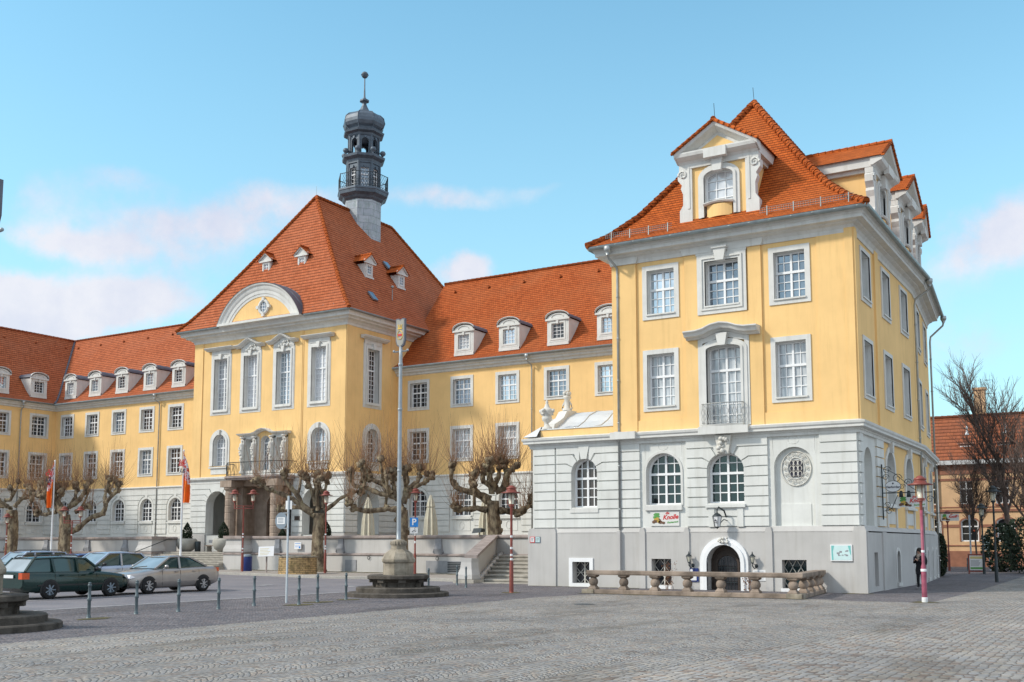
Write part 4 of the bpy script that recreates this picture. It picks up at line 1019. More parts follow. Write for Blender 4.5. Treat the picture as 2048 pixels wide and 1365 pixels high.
    # tall windows
    for i, (o, f) in enumerate([(o, TF) for o in tall] + [(o, TS) for o in st]):
        c = (o[0]+o[1])/2; peak = i in (1, 2)
        def ex(mb, o=o, f=f, c=c, peak=peak):
            ring(mb, f, o, .16, .12, .0); ring(mb, f, o, .40, .03, 0)
            f.box(mb, c-.85, c+.85, 12.27, 12.36, .02, .15)
            prof = [(0, .05), (0, .2), (.06, .26), (.1, .42), (.16, .46), (.2, .52), (.24, .52), (.27, .05)]
            for m in (-1, 1): f.box(mb, c+m*.95-.1, c+m*.95+.1, 12.5, 17.0, 0, .06)
            f.box(mb, c-1.05, c+1.05, 16.9, 17.22, 0, .08)
            if peak:
                hoodpath(mb, f, [(c-1.5, 17.15), (c-1.0, 17.17), (c-.7, 17.3), (c-.35, 17.5), (c, 17.64), (c+.35, 17.5), (c+.7, 17.3), (c+1.0, 17.17), (c+1.5, 17.15)], prof)
                f.prism(mb, [(c-1.0, 17.0), (c-.7, 17.3), (c, 17.66), (c+.7, 17.3), (c+1.0, 17.0)], 0, .1); ornament(mb, f, c, 17.15, 1.1, .4, .2, 5, 14)
            else: hoodpath(mb, f, [(c-1.5, 17.22), (c+1.5, 17.22)], prof)
            keystone(mb, f, c, 16.5, 16.95, .2, .34, .05, .24)
        window(R, f, o, .3, .05, .42, extra=ex, glass=('glass_curtain', 'glass_white', 'glass_sky', 'glass_white', 'glass_brown')[i], cols=2, rows=(4, 7), split=.38)
    for i, (o, f) in enumerate([(o, TF) for o in arc2] + [(o, TS) for o in sa]):
        def ex(mb, o=o, f=f):
            ring(mb, f, o, .2, .1, 0, False); f.box(mb, o[0]-.35, o[1]+.35, 7.82, 7.93, 0, .16); f.box(mb, o[0]-.2, o[1]+.2, 7.35, 7.8, 0, .05); keystone(mb, f, (o[0]+o[1])/2, 10.45, 10.85, .16, .26, .05, .22)
        window(R, f, o, .40, .05, .42, sill=None, extra=ex, glass=('glass_curtain', 'glass_sky', 'glass_brown')[i], cols=2, rows=(3, 4), split=.42)
    # triple window framed by carved figures
    for o in tri: window(R, TF, o, .0, .0, .45, sill=None, glass='glass_mid', cols=2, rows=(1, 4), split=.2, fw=.06)
    mb = MB()
    TF.box(mb, -60.2, -59.85, 7.1, 10.1, -.02, .12); TF.box(mb, -55.85, -55.5, 7.1, 10.1, -.02, .12); TF.box(mb, -59.05, -58.45, 7.1, 10.1, -.02, .12); TF.box(mb, -57.25, -56.65, 7.1, 10.1, -.02, .12)
    TF.box(mb, -60.2, -55.5, 7.1, 7.5, .0, .14); TF.box(mb, -60.2, -58.6, 9.95, 10.2, .0, .12); TF.box(mb, -57.1, -55.5, 9.95, 10.2, 0, .12)
    hoodpath(mb, TF, [(-60.5, 10.2), (-59.0, 10.2), (-58.6, 10.28), (-58.25, 10.46), (-57.85, 10.54), (-57.45, 10.46), (-57.1, 10.28), (-56.7, 10.2), (-55.2, 10.2)], [(0, 0), (0, .2), (.06, .3), (.1, .45), (.18, .5), (.22, 0)])
    mb.build('carved_window_frame', M['trim_paint'], R)
    for k, u in enumerate((-60.0, -58.75, -56.95, -55.65)):
        mb = MB(); P = TF.P(u, 0, .3); mb.lathe((P[0], P[1], 0), [(.2, 7.3), (.2, 7.45), (.12, 7.5), (.12, 8.2), (.22, 8.3), (.16, 8.4), (.17, 8.7), (.21, 9.0), (.17, 9.25), (.22, 9.5), (.2, 9.6), (.08, 9.68), (.12, 9.78), (.12, 9.88), (.05, 9.96), (.2, 10.0), (.2, 10.1)], 9)
        mb.tube([(P[0]-.18, P[1], 9.5), (P[0]-.26, P[1]-.1, 9.2), (P[0]+.05, P[1]-.2, 9.05)], .06, 5); mb.tube([(P[0]+.18, P[1], 9.5), (P[0]+.24, P[1]-.05, 9.8), (P[0]+.05, P[1]-.1, 9.95)], .055, 5)
        for z in (8.5, 8.75, 8.95): mb.blob((P[0]+.06*(-1)**int(z*4), P[1]-.1, z), .14, int(z*10)+k, 7, 5)
        mb.build('carved_figure', M['cast_white'], R)
    # portal with banded columns carrying the balcony
    mb = MB()
    for u in (-60.35, -55.65):
        c = TF.P(u, 0, 1.0); prof = [(.55, 1.2), (.55, 1.5), (.45, 1.62)]
        z = 1.65
        while z < 5.7: prof += [(.40, z), (.42, z+.06), (.42, z+.46), (.40, z+.5)]; z += .52
        prof += [(.38, 5.9), (.5, 6.05), (.52, 6.2)]
        mb.lathe((c[0], c[1], 0), prof, 16, False); TF.box(mb, u-.6, u+.6, 6.2, 6.7, .3, 1.55)
        TF.box(mb, u-.6, u+.6, 1.2, 6.2, -.1, .35)
    for z in range(10): TF.box(mb, -60.95, -60.6, 1.7+z*.5, 2.15+z*.5, .0, .4); TF.box(mb, -55.4, -55.05, 1.7+z*.5, 2.15+z*.5, .0, .4)
    pc = [(-59.7, 1.2, .0), ]
    d = (-58.7, -57.0, 1.2, 5.6, .6); wall(mb, front(60.2), -60.3, -55.4, 1.2, 6.6, [d]); reveal(mb, front(60.2), d, 0, -.3)
    TF.box(mb, -60.3, -60.0, 1.2, 6.6, -1.2, 0); TF.box(mb, -55.7, -55.4, 1.2, 6.6, -1.2, 0); TF.box(mb, -60.9, -54.8, 6.3, 6.72, -.9, .3)
    mb.build('portal', M['portal_stone'], R)
    mb = MB(); front(60.45).prism(mb, outline(*d), -.1, -.02); dd = mb.build('portal_door', M['wood_dark'], R)
    mb = MB()
    for u in (-58.4, -57.85, -57.3): front(60.45).box(mb, u-.03, u+.03, 2.4, 5.3, 0, .04)
    for z in (2.4, 3.3, 4.2, 5.0): front(60.45).box(mb, -58.65, -57.05, z-.03, z+.03, 0, .045)
    mb.build('door_grille', M['dark_metal'], dd)
    mb = MB(); pl_ = [(-61.1, 59), (-61.1, 58.2), (-60.2, 57.45), (-55.6, 57.45), (-54.6, 58.2), (-54.6, 59)]
    for z0, z1, g in ((6.72, 6.86, 0), (6.86, 7.02, .12)):
        q = [(x + (g if x > -57.8 else -g)*.8, y-g if y < 59 else y) for x, y in pl_]; mb.rows([[(x, y, z0) for x, y in q], [(x, y, z1) for x, y in q]], True, False, True, True)
    b = mb.build('balcony', M['coping_stone'], R)
    mb = MB()
    for z, r in ((8.05, .03), (7.15, .02)): mb.tube([(x, y, z) for x, y in pl_], r, 5)
    for (x0, y0), (x1, y1) in zip(pl_, pl_[1:]):
        n = max(2, int(math.hypot(x1-x0, y1-y0)/.16))
        for k in range(n):
            x = x0+(x1-x0)*k/n; y = y0+(y1-y0)*k/n; mb.tube([(x, y, 7.05), (x+.03*(-1)**k, y, 7.3), (x-.03*(-1)**k, y, 7.7), (x, y, 8.05)], .014 if k else .025, 3)
    mb.build('railing', M['dark_metal'], b)
    mb = MB(); TF.box(mb, -54.6, -54.1, 3.65, 3.95, .08, .12); mb.build('number_plaque', M['wood_dark'], R)
    # little gabled dormers
    def gd(f, c, z0, dep, glass):
        mb = MB(); P = f.P; op = (c-.26, c+.26, z0+.25, z0+.95)
        wall(mb, f, c-.42, c+.42, z0, z0+1.1, [op]); ring(mb, f, op, .08, .04); f.box(mb, c-.5, c+.5, z0-.08, z0+.06, -.1, .06)
        for m in (-1, 1): mb.face([P(c+m*.42, z0, 0), P(c+m*.42, z0+1.1, 0), P(c+m*.42, z0+1.1, -dep), P(c+m*.42, z0, -dep)])
        f.box(mb, c-.68, c+.68, z0+1.08, z0+1.2, 0, .14); mb.face([P(c-.6, z0+1.2, .06), P(c+.6, z0+1.2, .06), P(c, z0+1.72, .06)])
        for m in (-1, 1): hoodpath(mb, f, [(c+m*.72, z0+1.18), (c, z0+1.72)], [(0, 0), (0, .16), (.1, .2), (.12, 0)])
        D = mb.build('dormer', M['trim_paint'], R)
        glaze(D, f, op, .06, cols=2, rows=(3,), split=0, mull=False, glass=glass, fw=.05, mw=.03, names=('dormer_window_frame', 'dormer_window_pane'))
        mb = MB()
        for m in (-1, 1): mb.face([P(c+m*.8, z0+1.22, .24), P(c+m*.8, z0+1.22, -dep), P(c, z0+1.88, -dep), P(c, z0+1.88, .24)], [(0, 0), (dep, 0), (dep, 1), (0, 1)]); f.prism(mb, [(c+m*.8, z0+1.18), (c, z0+1.82), (c, z0+1.88), (c+m*.8, z0+1.24)], .1, .25)
        caps(mb, [P(c, z0+1.9, .22), P(c, z0+1.9, -dep)], .09, .3, 6); mb.build('dormer_roof', M['roof_tile'], D)
    gd(front(60.55), -59.75, 23.3, 1.6, 'glass_curtain'); gd(front(60.55), -55.95, 23.25, 1.6, 'glass_curtain')
    gd(sideX(-52.05), 64.1, 22.9, 2.2, 'glass_mid'); gd(sideX(-52.05), 68.3, 22.9, 2.2, 'glass_mid')
tower()
# roof turret
TU = thing('roof_turret', 'octagonal dark metal roof turret with balcony, onion dome and ball on a spike', 'turret', (-57.1, 69.3, 26))
def turret():
    R = TU; c = (-57.1, 69.3, 0); r8 = PI/8
    def lat(name, prof, mat, n=8, parent=R, sm=False, rot=r8): mb = MB(); mb.lathe(c, prof, n, sm, rot); return mb.build(name, M[mat], parent)
    lat('shaft', [(1.62, 25.5), (1.62, 31.35)], 'zinc_sheet')
    b = lat('balcony', [(1.62, 31.2), (1.8, 31.35), (1.9, 31.5), (2.2, 31.7), (2.25, 31.95), (2.3, 32.0), (2.3, 32.15), (1.2, 32.2)], 'turret_metal')
    mb = MB(); P8 = lambda r, k, z: (c[0]+r*math.cos(r8+k*PI/4), c[1]+r*math.sin(r8+k*PI/4), z)
    for z, r in ((33.45, .035), (32.75, .015), (32.3, .02)): mb.tube([P8(2.2, k, z) for k in range(9)], r, 5)
    for k in range(8):
        a = Vector(P8(2.2, k, 0)); d = Vector(P8(2.2, k+1, 0)); mb.tube([(a.x, a.y, 32.15), (a.x, a.y, 33.5)], .035, 5)
        for j in range(1, 7):
            q = a.lerp(d, j/7); q2 = a.lerp(d, min(1, (j+1)/7)); mb.tube([(q.x, q.y, 32.2), (q2.x, q2.y, 32.6), (q.x, q.y, 33.0), (q2.x, q2.y, 33.4)], .012, 3); mb.tube([(q2.x, q2.y, 32.2), (q.x, q.y, 32.6), (q2.x, q2.y, 33.0), (q.x, q.y, 33.4)], .012, 3)
    mb.build('railing', M['dark_metal'], b)
    def facet(k): a = k*PI/4+PI/4; return a
    def storey(z0, z1, r, ow, oz0, oz1, orr, open_):
        mb = MB()
        for k in range(8):
            a = k*PI/4; ap = r*math.cos(PI/8); n = (math.cos(a), math.sin(a)); f = Fr((c[0]+ap*n[0], c[1]+ap*n[1], 0), (-n[1], n[0]), n); w = r*math.sin(PI/8)
            op = (-ow, ow, oz0, oz1, orr); wall(mb, f, -w, w, z0, z1, [op]); reveal(mb, f, op, .03, -.22); ring(mb, f, op, .06, .05, 0, False)
            for m in (-1, 1): f.box(mb, m*w-.07, m*w+.07, z0, z1, -.04, .09)
            f.box(mb, -w, w, z1-.12, z1, 0, .08); keystone(mb, f, 0, oz1-.02, oz1+.2, .12, .2, .04, .14)
            if not open_:
                pass
        return mb
    mb = storey(32.15, 34.6, 1.45, .34, 32.35, 34.05, 0, False); lo = mb.build('lower_lantern', M['turret_metal'], R)
    for k in range(8):
        a = k*PI/4; ap = 1.45*math.cos(PI/8); n = (math.cos(a), math.sin(a)); f = Fr((c[0]+ap*n[0], c[1]+ap*n[1], 0), (-n[1], n[0]), n)
        glaze(lo, f, (-.34, .34, 32.35, 34.05), .15, cols=2, rows=(2, 3), split=.35, glass='glass_mid' if k % 2 else 'glass_dark', mull=False, fw=.05, mw=.04)
    lat('middle_cornice', [(1.4, 34.5), (1.55, 34.6), (1.6, 34.8), (1.9, 35.0), (1.95, 35.2), (1.5, 35.3), (1.0, 35.35)], 'turret_metal')
    mb = MB()
    for k in range(8): p = P8(1.72, k, 35.25); mb.lathe((p[0], p[1], 0), [(.1, 35.2), (.05, 35.35), (.2, 35.5), (.27, 35.68), (.2, 35.86), (.03, 35.95)], 8)
    mb.build('ball_finial', M['turret_metal'], R)
    mb = storey(35.25, 37.35, 1.33, .31, 35.35, 36.95, .3, True); mb.build('open_lantern', M['turret_metal'], R)
    lat('upper_cornice', [(1.3, 37.2), (1.45, 37.3), (1.5, 37.5), (1.8, 37.65), (1.85, 37.85), (1.5, 37.95), (1.42, 38.0)], 'turret_metal')
    lat('onion_dome', [(1.42, 37.95), (1.5, 38.2), (1.72, 38.4), (1.85, 38.7), (1.86, 39.0), (1.75, 39.35), (1.45, 39.65), (1.0, 39.85), (.62, 40.0), (.42, 40.3), (.25, 40.7), (.14, 41.1)], 'turret_metal')
    lat('spire', [(.14, 41.0), (.2, 41.12), (.42, 41.18), (.42, 41.32), (.18, 41.42), (.09, 41.6), (.06, 42.4), (.05, 43.2), (.05, 43.3)], 'turret_metal')
    mb = MB(); mb.sphere((c[0], c[1], 43.55), .3, 14, 9); mb.tube([(c[0]+.31*math.cos(k*PI/8), c[1]+.31*math.sin(k*PI/8), 43.55) for k in range(17)], .03, 4); mb.build('spire_ball', M['turret_metal'], R)
    mb = MB()
    for k in range(8):
        for rr in ([1.42, 1.72, 1.87, 1.76, 1.46, 1.0, .62],):
            mb.tube([P8(q+.02, k, z) for q, z in zip(rr, (38.05, 38.4, 38.85, 39.35, 39.66, 39.86, 40.02))], .03, 4)
    mb.build('dome_rib', M['turret_metal'], R)
turret()
zmap = [(0, 0), (35.3, 35.3), (37.2, 36.95), (37.95, 37.5), (38.85, 38.3), (40.0, 39.4), (41.25, 40.5), (43.55, 42.9), (60, 59.4)]
for o in COL.objects:   # storey heights taken from the photograph
    p = o
    while p.parent: p = p.parent
    if p == TU and o.type == 'MESH':
        for v in o.data.vertices:
            z = v.co.z + 26
            for (a, A), (b, B) in zip(zmap, zmap[1:]):
                if a <= z < b: v.co.z = A+(z-a)*(B-A)/(b-a)-26; break
# ------------------------------------------------------------------ ground
def struct(name, mb, m, z=None): return tag(mb.build(name, M[m]), kind='structure')
def poly(name, pts, z, m, thick=0):
    mb = MB()
    if thick: mb.rows([[(x, y, z-thick) for x, y in pts], [(x, y, z) for x, y in pts]], True, False, False, True)
    else: mb.face([(x, y, z) for x, y in pts])
    return struct(name, mb, m)
poly('ground', [(-700, -300), (700, -300), (700, 900), (-700, 900)], -.03, 'asphalt')
poly('cobbled_square', [(-19.1, -60), (-9, -60), (-9, 5), (-7.81, 12.58), (-6.61, 14.93), (-6.23, 17.97), (-5.69, 21.56), (-4.86, 27.24), (-3.44, 35.4), (2, 60), (10, 140), (-6.6, 140), (-6.6, 69), (-6.2, 48), (-6.3, 36.6), (-8.7, 36.3), (-10.3, 36.9), (-10.3, 36.2), (-18.2, 36.2), (-18.9, 33)], .0, 'cobble_fan')
poly('large_cobbled_square', [(60, -60), (-9, -60), (-9, 5), (-7.81, 12.58), (-6.61, 14.93), (-6.23, 17.97), (-5.69, 21.56), (-4.86, 27.24), (-3.44, 35.4), (2, 60), (10, 140), (60, 140)][::-1], -.002, 'cobble_large')
poly('sett_paving', [(-27.5, -60), (-19.1, -60), (-18.9, 33), (-18.2, 36.2), (-10.3, 36.2), (-10.3, 36.9), (-8.7, 36.3), (-6.3, 36.6), (-6.2, 48), (-6.6, 69), (-6.6, 140), (-24.4, 140), (-24.4, 44.5), (-28.9, 44), (-28.9, 43.2), (-27.3, 36)], -.004, 'sett_dark')
poly('road_edge_strip', [(-32.4, -60), (-27.6, -60), (-27.4, 36), (-28.9, 43.2), (-32.0, 40)], -.008, 'asphalt')
poly('road', [(-120, -60), (-32.4, -60), (-32.0, 40), (-28.9, 43.2), (-28.9, 44.2), (-36, 45.5), (-50, 47.5), (-120, 49)], -.012, 'asphalt')
mb = MB()
for (a, b, w) in (((-27.55, -20), (-27.4, 34), .12), ((-32.7, 8), (-32.0, 33), .10)):
    mb.face([(a[0]-w/2, a[1], .004), (a[0]+w/2, a[1], .004), (b[0]+w/2, b[1], .004), (b[0]-w/2, b[1], .004)])
for x, y, l in ((-35.2, 35.5, .9), (-31.0, 36.6, .9), (-30.2, 38.5, .7)): mb.face([(x, y, .004), (x+.35, y+.1, .004), (x+.35-.1, y+l, .004), (x-.1, y+l-.1, .004)])
struct('road_marking', mb, 'marking')
# raised pavement with kerb in front of the terrace
kp = [(-120, 49.0), (-56, 48.4), (-50, 47.6), (-44, 46.3), (-40, 45.0), (-36.5, 45.3), (-33.5, 45.7), (-29.6, 44.6)]
poly('pavement', kp + [(-29.0, 45.2), (-30, 53), (-36, 54), (-120, 58)], .12, 'slabs')
mb = MB(); sweep(mb, kp, [(.12, -.05), (.12, .11), (.09, .126), (-.12, .126)]); struct('kerb', mb, 'kerb_granite')
mb = MB()
rn = random.Random(5)
def mossy(x0, y0, x1, y1, w, z):
    n = int(math.hypot(x1-x0, y1-y0)/.35); L_ = []; R_ = []
    dx, dy = (x1-x0), (y1-y0); l = math.hypot(dx, dy); nx, ny = dy/l, -dx/l
    for k in range(n+1):
        t = k/n; q = w*rn.uniform(.25, 1); x = x0+dx*t; y = y0+dy*t
        L_.append((x, y, z)); R_.append((x+nx*q, y+ny*q, z))
    for k in range(n): mb.face([L_[k], L_[k+1], R_[k+1], R_[k]])
mossy(-54.5, 53.5, -34.8, 51.9, 1.5, .126); mossy(-24.5, 42.0, -19, 42.0, .35, .003); mossy(-19.1, 36.75, -10.2, 36.75, .45, .004); mossy(-10.4, 41.9, -9.2, 41.9, .6, .003)
mossy(-10.5, 37, -11.0, 41.9, -.9, .003)
tag(mb.build('moss', M['moss']), kind='stuff')
mb = MB()
for (x, y) in ((-21.52, 35.49), (-6.49, 36.75), (-23.0, 25.09), (-23.46, 26.47), (-23.67, 28.15), (-23.2, 17.8)):
    pts = [(x+rn.uniform(.25, .5)*math.cos(k*.7), y+rn.uniform(.3, .7)*math.sin(k*.7), .0045) for k in range(9)]; mb.face(pts)
tag(mb.build('moss', M['moss']), kind='stuff')
mb = MB(); mb.lathe((-15.5, 30.0, 0), [(.0, .006), (.33, .006), (.35, 0)], 20); tag(mb.build('manhole_cover', M['dark_metal']), 'round iron manhole cover in the cobbles in front of the balustrade', 'manhole cover')
# ------------------------------------------------------------------ terrace
TR = thing('terrace_wall', 'pale terrace wall with brown coping and bulging consoles in front of the town hall', 'terrace wall', (-55, 54, 0))
def terrace():
    R = TR
    mb = MB()
    segs = [[(-92, 54.4), (-64.2, 54.4), (-64.2, 56.4)], [(-55.4, 56.4), (-55.4, 53.7), (-34.8, 52.0), (-32.8, 52.0), (-24.4, 52.0)]]
    for s in segs:
        sweep(mb, s, [(.0, .05), (.0, 1.14), (-.0, 1.2), (-.22, 1.3), (-.26, 1.3)]); sweep(mb, s, [(-.14, 1.2), (-.14, 2.22), (-.5, 2.22), (-.5, 1.2)])
    mb.build('wall', M['plinth_stucco'], R)
    mb = MB()
    for s in segs:
        sweep(mb, s, [(-.08, 2.2), (-.02, 2.26), (-.02, 2.36), (-.12, 2.42), (-.5, 2.42), (-.6, 2.36), (-.6, 2.24), (-.5, 2.2)])
        sweep(mb, s, [(.02, 1.14), (.07, 1.18), (.07, 1.24), (-.1, 1.31), (-.16, 1.31)])
    mb.build('coping', M['coping_stone'], R)
    def console(x, y, dx=1, dy=0, w=.55, mat='panel_grey'):
        f = Fr((x, y, 0), (dx, dy), (dy, -dx)); pr = [(.14, 2.2), (.17, 2.2), (.17, 2.0), (.20, 1.7), (.32, 1.5), (.36, 1.38), (.28, 1.28), (.14, 1.26)]
        mb = MB()
        out = [(-w/2+.06, 2.2), (w/2-.06, 2.2), (w/2-.05, 1.9), (w/2+.0, 1.6), (w/2+.08, 1.38), (w/2, 1.26), (-w/2, 1.26), (-w/2-.08, 1.38), (-w/2, 1.6), (-w/2+.05, 1.9)]
        rows = [[f.P(u, z, -.16) for u, z in out], [f.P(u, z, (-.02 if z > 1.8 else .06 if z > 1.3 else -.04)) for u, z in out]]
        mb.rows(rows, True, False, True, True); mb.build('console', M[mat], R)
    for x in (-88, -82.9, -77.6, -72.4, -67.9): console(x, 54.4)
    for x in (-51.0, -45.0, -41.0, -36.8):
        if x == -41.0: continue
        y = 53.7-(x+55.4)*(1.7/20.6); console(x, y, .9966, -.0825)
    # stair piers with waisted outline
    def pier(x, y, w=1.1, l=1.1, mat='plinth_stucco', z0=1.26, z1=2.25, h2=2.45):
        mb = MB()
        rows = []
        for z, g in ((z0, .0), (z0+.1, .08), (z0+.3, .06), (z0+.55, -.04), (z1-.05, -.08), (z1, -.05)):
            rows.append([(x-w/2-g, y-l/2-g, z), (x+w/2+g, y-l/2-g, z), (x+w/2+g, y+l/2+g, z), (x-w/2-g, y+l/2+g, z)])
        mb.rows(rows, True, False, True, True); mb.box(x-w/2-.05, x+w/2+.05, y-l/2-.05, y+l/2+.05, .05, z0)
        p = mb.build('pier', M[mat], R)
        mb = MB(); mb.box(x-w/2-.08, x+w/2+.08, y-l/2-.08, y+l/2+.08, z1, h2); mb.box(x-w/2-.12, x+w/2+.12, y-l/2-.12, y+l/2+.12, z0-.1, z0+.02); mb.build('pier_cap', M['coping_stone'], p)
    pier(-64.9, 54.4, 1.6, 1.2); pier(-54.5, 53.3, 1.6, 1.2)
    # floor
    mb = MB(); pts = [(-92, 54.6), (-64.8, 54.6), (-64.8, 55.2), (-55, 55.2), (-55, 53.9), (-34.8, 52.3), (-32.8, 52.2), (-24.4, 52.2), (-24.4, 65), (-92, 65)]
    mb.face([(x, y, 1.3) for x, y in pts]); mb.build('terrace_floor', M['slabs'], R)
    for c, w, a in ((-43.6, .9, 0), (-36.1, 1.6, 1)):
        y = 53.7-(c+55.4)*(1.7/20.6)-.01; mb = MB(); f = Fr((c, y, 0), (.9966, -.0825), (-.0825, -.9966)); f.box(mb, -w, w if a else w*.1, .18, .88, 0, .03)
        q = mb.build('service_hatch', M['panel_grey'], R)
        if a:
            mb = MB()
            for k in range(6): f.box(mb, .1, 1.45, .25+k*.1, .31+k*.1, .03, .05)
            mb.build('hatch_louvre', M['dark_metal'], q)
    for x in (-50.5, -42.4, -36.8, -78.0, -74.0):
        y = 53.7-(x+55.4)*(1.7/20.6)-.05 if x > -60 else 54.35; mb = MB(); mb.tube([(x+.1*math.cos(k*PI/6), y-.02, 1.02+.1*math.sin(k*PI/6)) for k in range(13)], .02, 4); mb.build('wall_ring', M['dark_metal'], R)
    mb = MB(); f = Fr((-48.9, 53.16, 0), (.9966, -.0825), (-.0825, -.9966)); f.box(mb, -.32, .32, 1.55, 2.0, .0, .05); q = mb.build('notice', M['sign_white'], R)
    mb = MB(); f.box(mb, -.26, .26, 1.9, 1.93, .05, .056); f.box(mb, -.26, .26, 1.75, 1.77, .05, .056); f.box(mb, -.26, .05, 1.68, 1.7, .05, .056); f.box(mb, .12, .26, 1.6, 1.72, .05, .056); mb.build('notice_print', M['sign_blue'], q)
terrace()
def stairs(name, label, x0, x1, ya, yb, z0, z1, n, mat='step_stone', xs=None):
    R = thing(name, label, 'stairs', ((x0+x1)/2, ya, z0))
    for k in range(n):
        mb = MB(); za = z0+(z1-z0)*k/n; zb = z0+(z1-z0)*(k+1)/n; y = ya+(yb-ya)*k/n
        a = x0 + (xs[0]*k/n if xs else 0)
        mb.box(a, x1, y, yb+.3, zb-.07, zb); mb.box(a+.02, x1-.02, y+.05, yb+.3, za-.02, zb-.07)
        mb.build('step', M[mat], R)
    return R
cs = stairs('entrance_stairs', 'broad pale stone steps rising to the terrace between two piers, behind the silver cars', -63.9, -55.3, 51.2, 55.2, .12, 1.3, 8)
mb = MB(); mb.box(-64.9, -63.9, 51.6, 53.8, 0, .5); mb.box(-55.3, -55.2, 51.4, 53.7, 0, .3); mb.build('side_block', M['step_stone'], cs)
mb = MB(); mb.tube([(-63.7, 51.4, .2), (-63.7, 51.4, 1.1), (-63.7, 55, 2.25), (-63.7, 55.4, 2.25)], .03, 6); mb.build('handrail', M['dark_metal'], cs)
ss = stairs('side_stairs', 'stone steps beside the corner pavilion, rising behind a sloping wall', -28.3, -24.45, 43.9, 51.4, .0, 1.25, 7, xs=(-4.0,))
SW = thing('sloping_stair_wall', 'sloping grey wall with stone coping and a curved end pier beside the side stairs', 'wall', (-28.8, 43.6, 0))
mb = MB(); A = Vector((-28.75, 43.6, 0)); B = Vector((-32.8, 52.0, 0)); n = 8
t = (B-A).normalized(); nn = Vector((t.y, -t.x, 0))*.22
for k in range(n):
    pass
rows = []
for q, zt in ((A, 1.22), (A.lerp(B, .06), 1.3), (B, 2.28)):
    rows.append([q-nn+Vector((0, 0, -.05)), q+nn+Vector((0, 0, -.05)), q+nn+Vector((0, 0, zt)), q-nn+Vector((0, 0, zt))])
mb.rows(rows, True, False, True, True)
mb.tube([A+Vector((.2, .4, .1)), B+Vector((.6, 0, 1.3))], .16, 5)
mb.build('sloping_wall', M['plinth_stucco'], SW)
mb = MB(); n3 = nn*1.45
rows = []
for q, zt in ((A-t*.12, 1.2), (A.lerp(B, .06), 1.3), (B, 2.28)): rows.append([q-n3+Vector((0, 0, zt)), q+n3+Vector((0, 0, zt)), q+n3+Vector((0, 0, zt+.14)), q-n3+Vector((0, 0, zt+.14))])
mb.rows(rows, True, False, True, True); mb.build('wall_coping', M['coping_stone'], SW)
mb = MB(); rows = []
for z, g in ((.12, .02), (.2, .08), (.4, .08), (.7, -.02), (1.0, -.05), (1.2, -.02)): rows.append([(-29.1-g, 43.1-g, z), (-28.4+g, 43.1-g, z), (-28.4+g, 43.75, z), (-29.1-g, 43.75, z)])
mb.rows(rows, True, False, True, True); mb.build('end_pier', M['plinth_stucco'], SW)
mb = MB(); mb.box(-29.35, -28.15, 42.9, 43.85, -.02, .16); mb.box(-28.2, -24.5, 43.4, 43.95, -.02, .03); mb.build('base_slab', M['step_stone'], SW)
# ------------------------------------------------------------------ balustrade
BL = thing('balustrade', 'brown sandstone balustrade with ball shaped balusters in front of the basement door', 'balustrade', (-14.6, 36.9, 0))
def balus():
    R = BL; path = [(-18.85, 36.9), (-10.7, 36.9), (-11.25, 41.9)]
    mb = MB(); sweep(mb, path, [(-.2, .88-.17), (.2, .88-.17), (.22, .88-.12), (.22, .86), (.19, .88), (-.19, .88), (-.22, .86), (-.22, .76), (-.2, .71)]); mb.build('rail', M['sandstone'], R)
    mb = MB(); sweep(mb, path, [(.2, -.05), (.2, .13), (.15, .15), (-.2, .15), (-.2, -.05)]); mb.build('base_course', M['sandstone'], R)
    pos = [(-18.65+k*1.29, 36.9) for k in range(7)]
    pos[-1] = (-10.85, 36.9)
    for p in pos + [(-10.83, 38.1), (-10.97, 39.4), (-11.12, 40.7), (-11.22, 41.6)]:
        mb = MB(); x, y = p
        mb.rows([[(x-g, y-g, z), (x+g, y-g, z), (x+g, y+g, z), (x-g, y+g, z)] for z, g in ((.14, .17), (.2, .17), (.24, .14), (.3, .1), (.31, .08))], True, False, True, True)
        mb.lathe((x, y, 0), [(.08, .28), (.13, .31), (.168, .37), (.18, .44), (.168, .51), (.13, .57), (.09, .6)], 14)
        mb.rows([[(x-g, y-g, z), (x+g, y-g, z), (x+g, y+g, z), (x-g, y+g, z)] for z, g in ((.59, .08), (.62, .13), (.66, .17), (.715, .17))], True, False, True, True)
        mb.build('baluster', M['sandstone'], R)
    mb = MB(); mb.box(-19.05, -18.55, 36.66, 37.14, -.03, .157); mb.build('corner_block', M['old_stone'], R); mb = MB(); mb.box(-11.05, -10.5, 36.66, 37.14, -.03, .167); mb.build('corner_block', M['old_stone'], R)
balus()
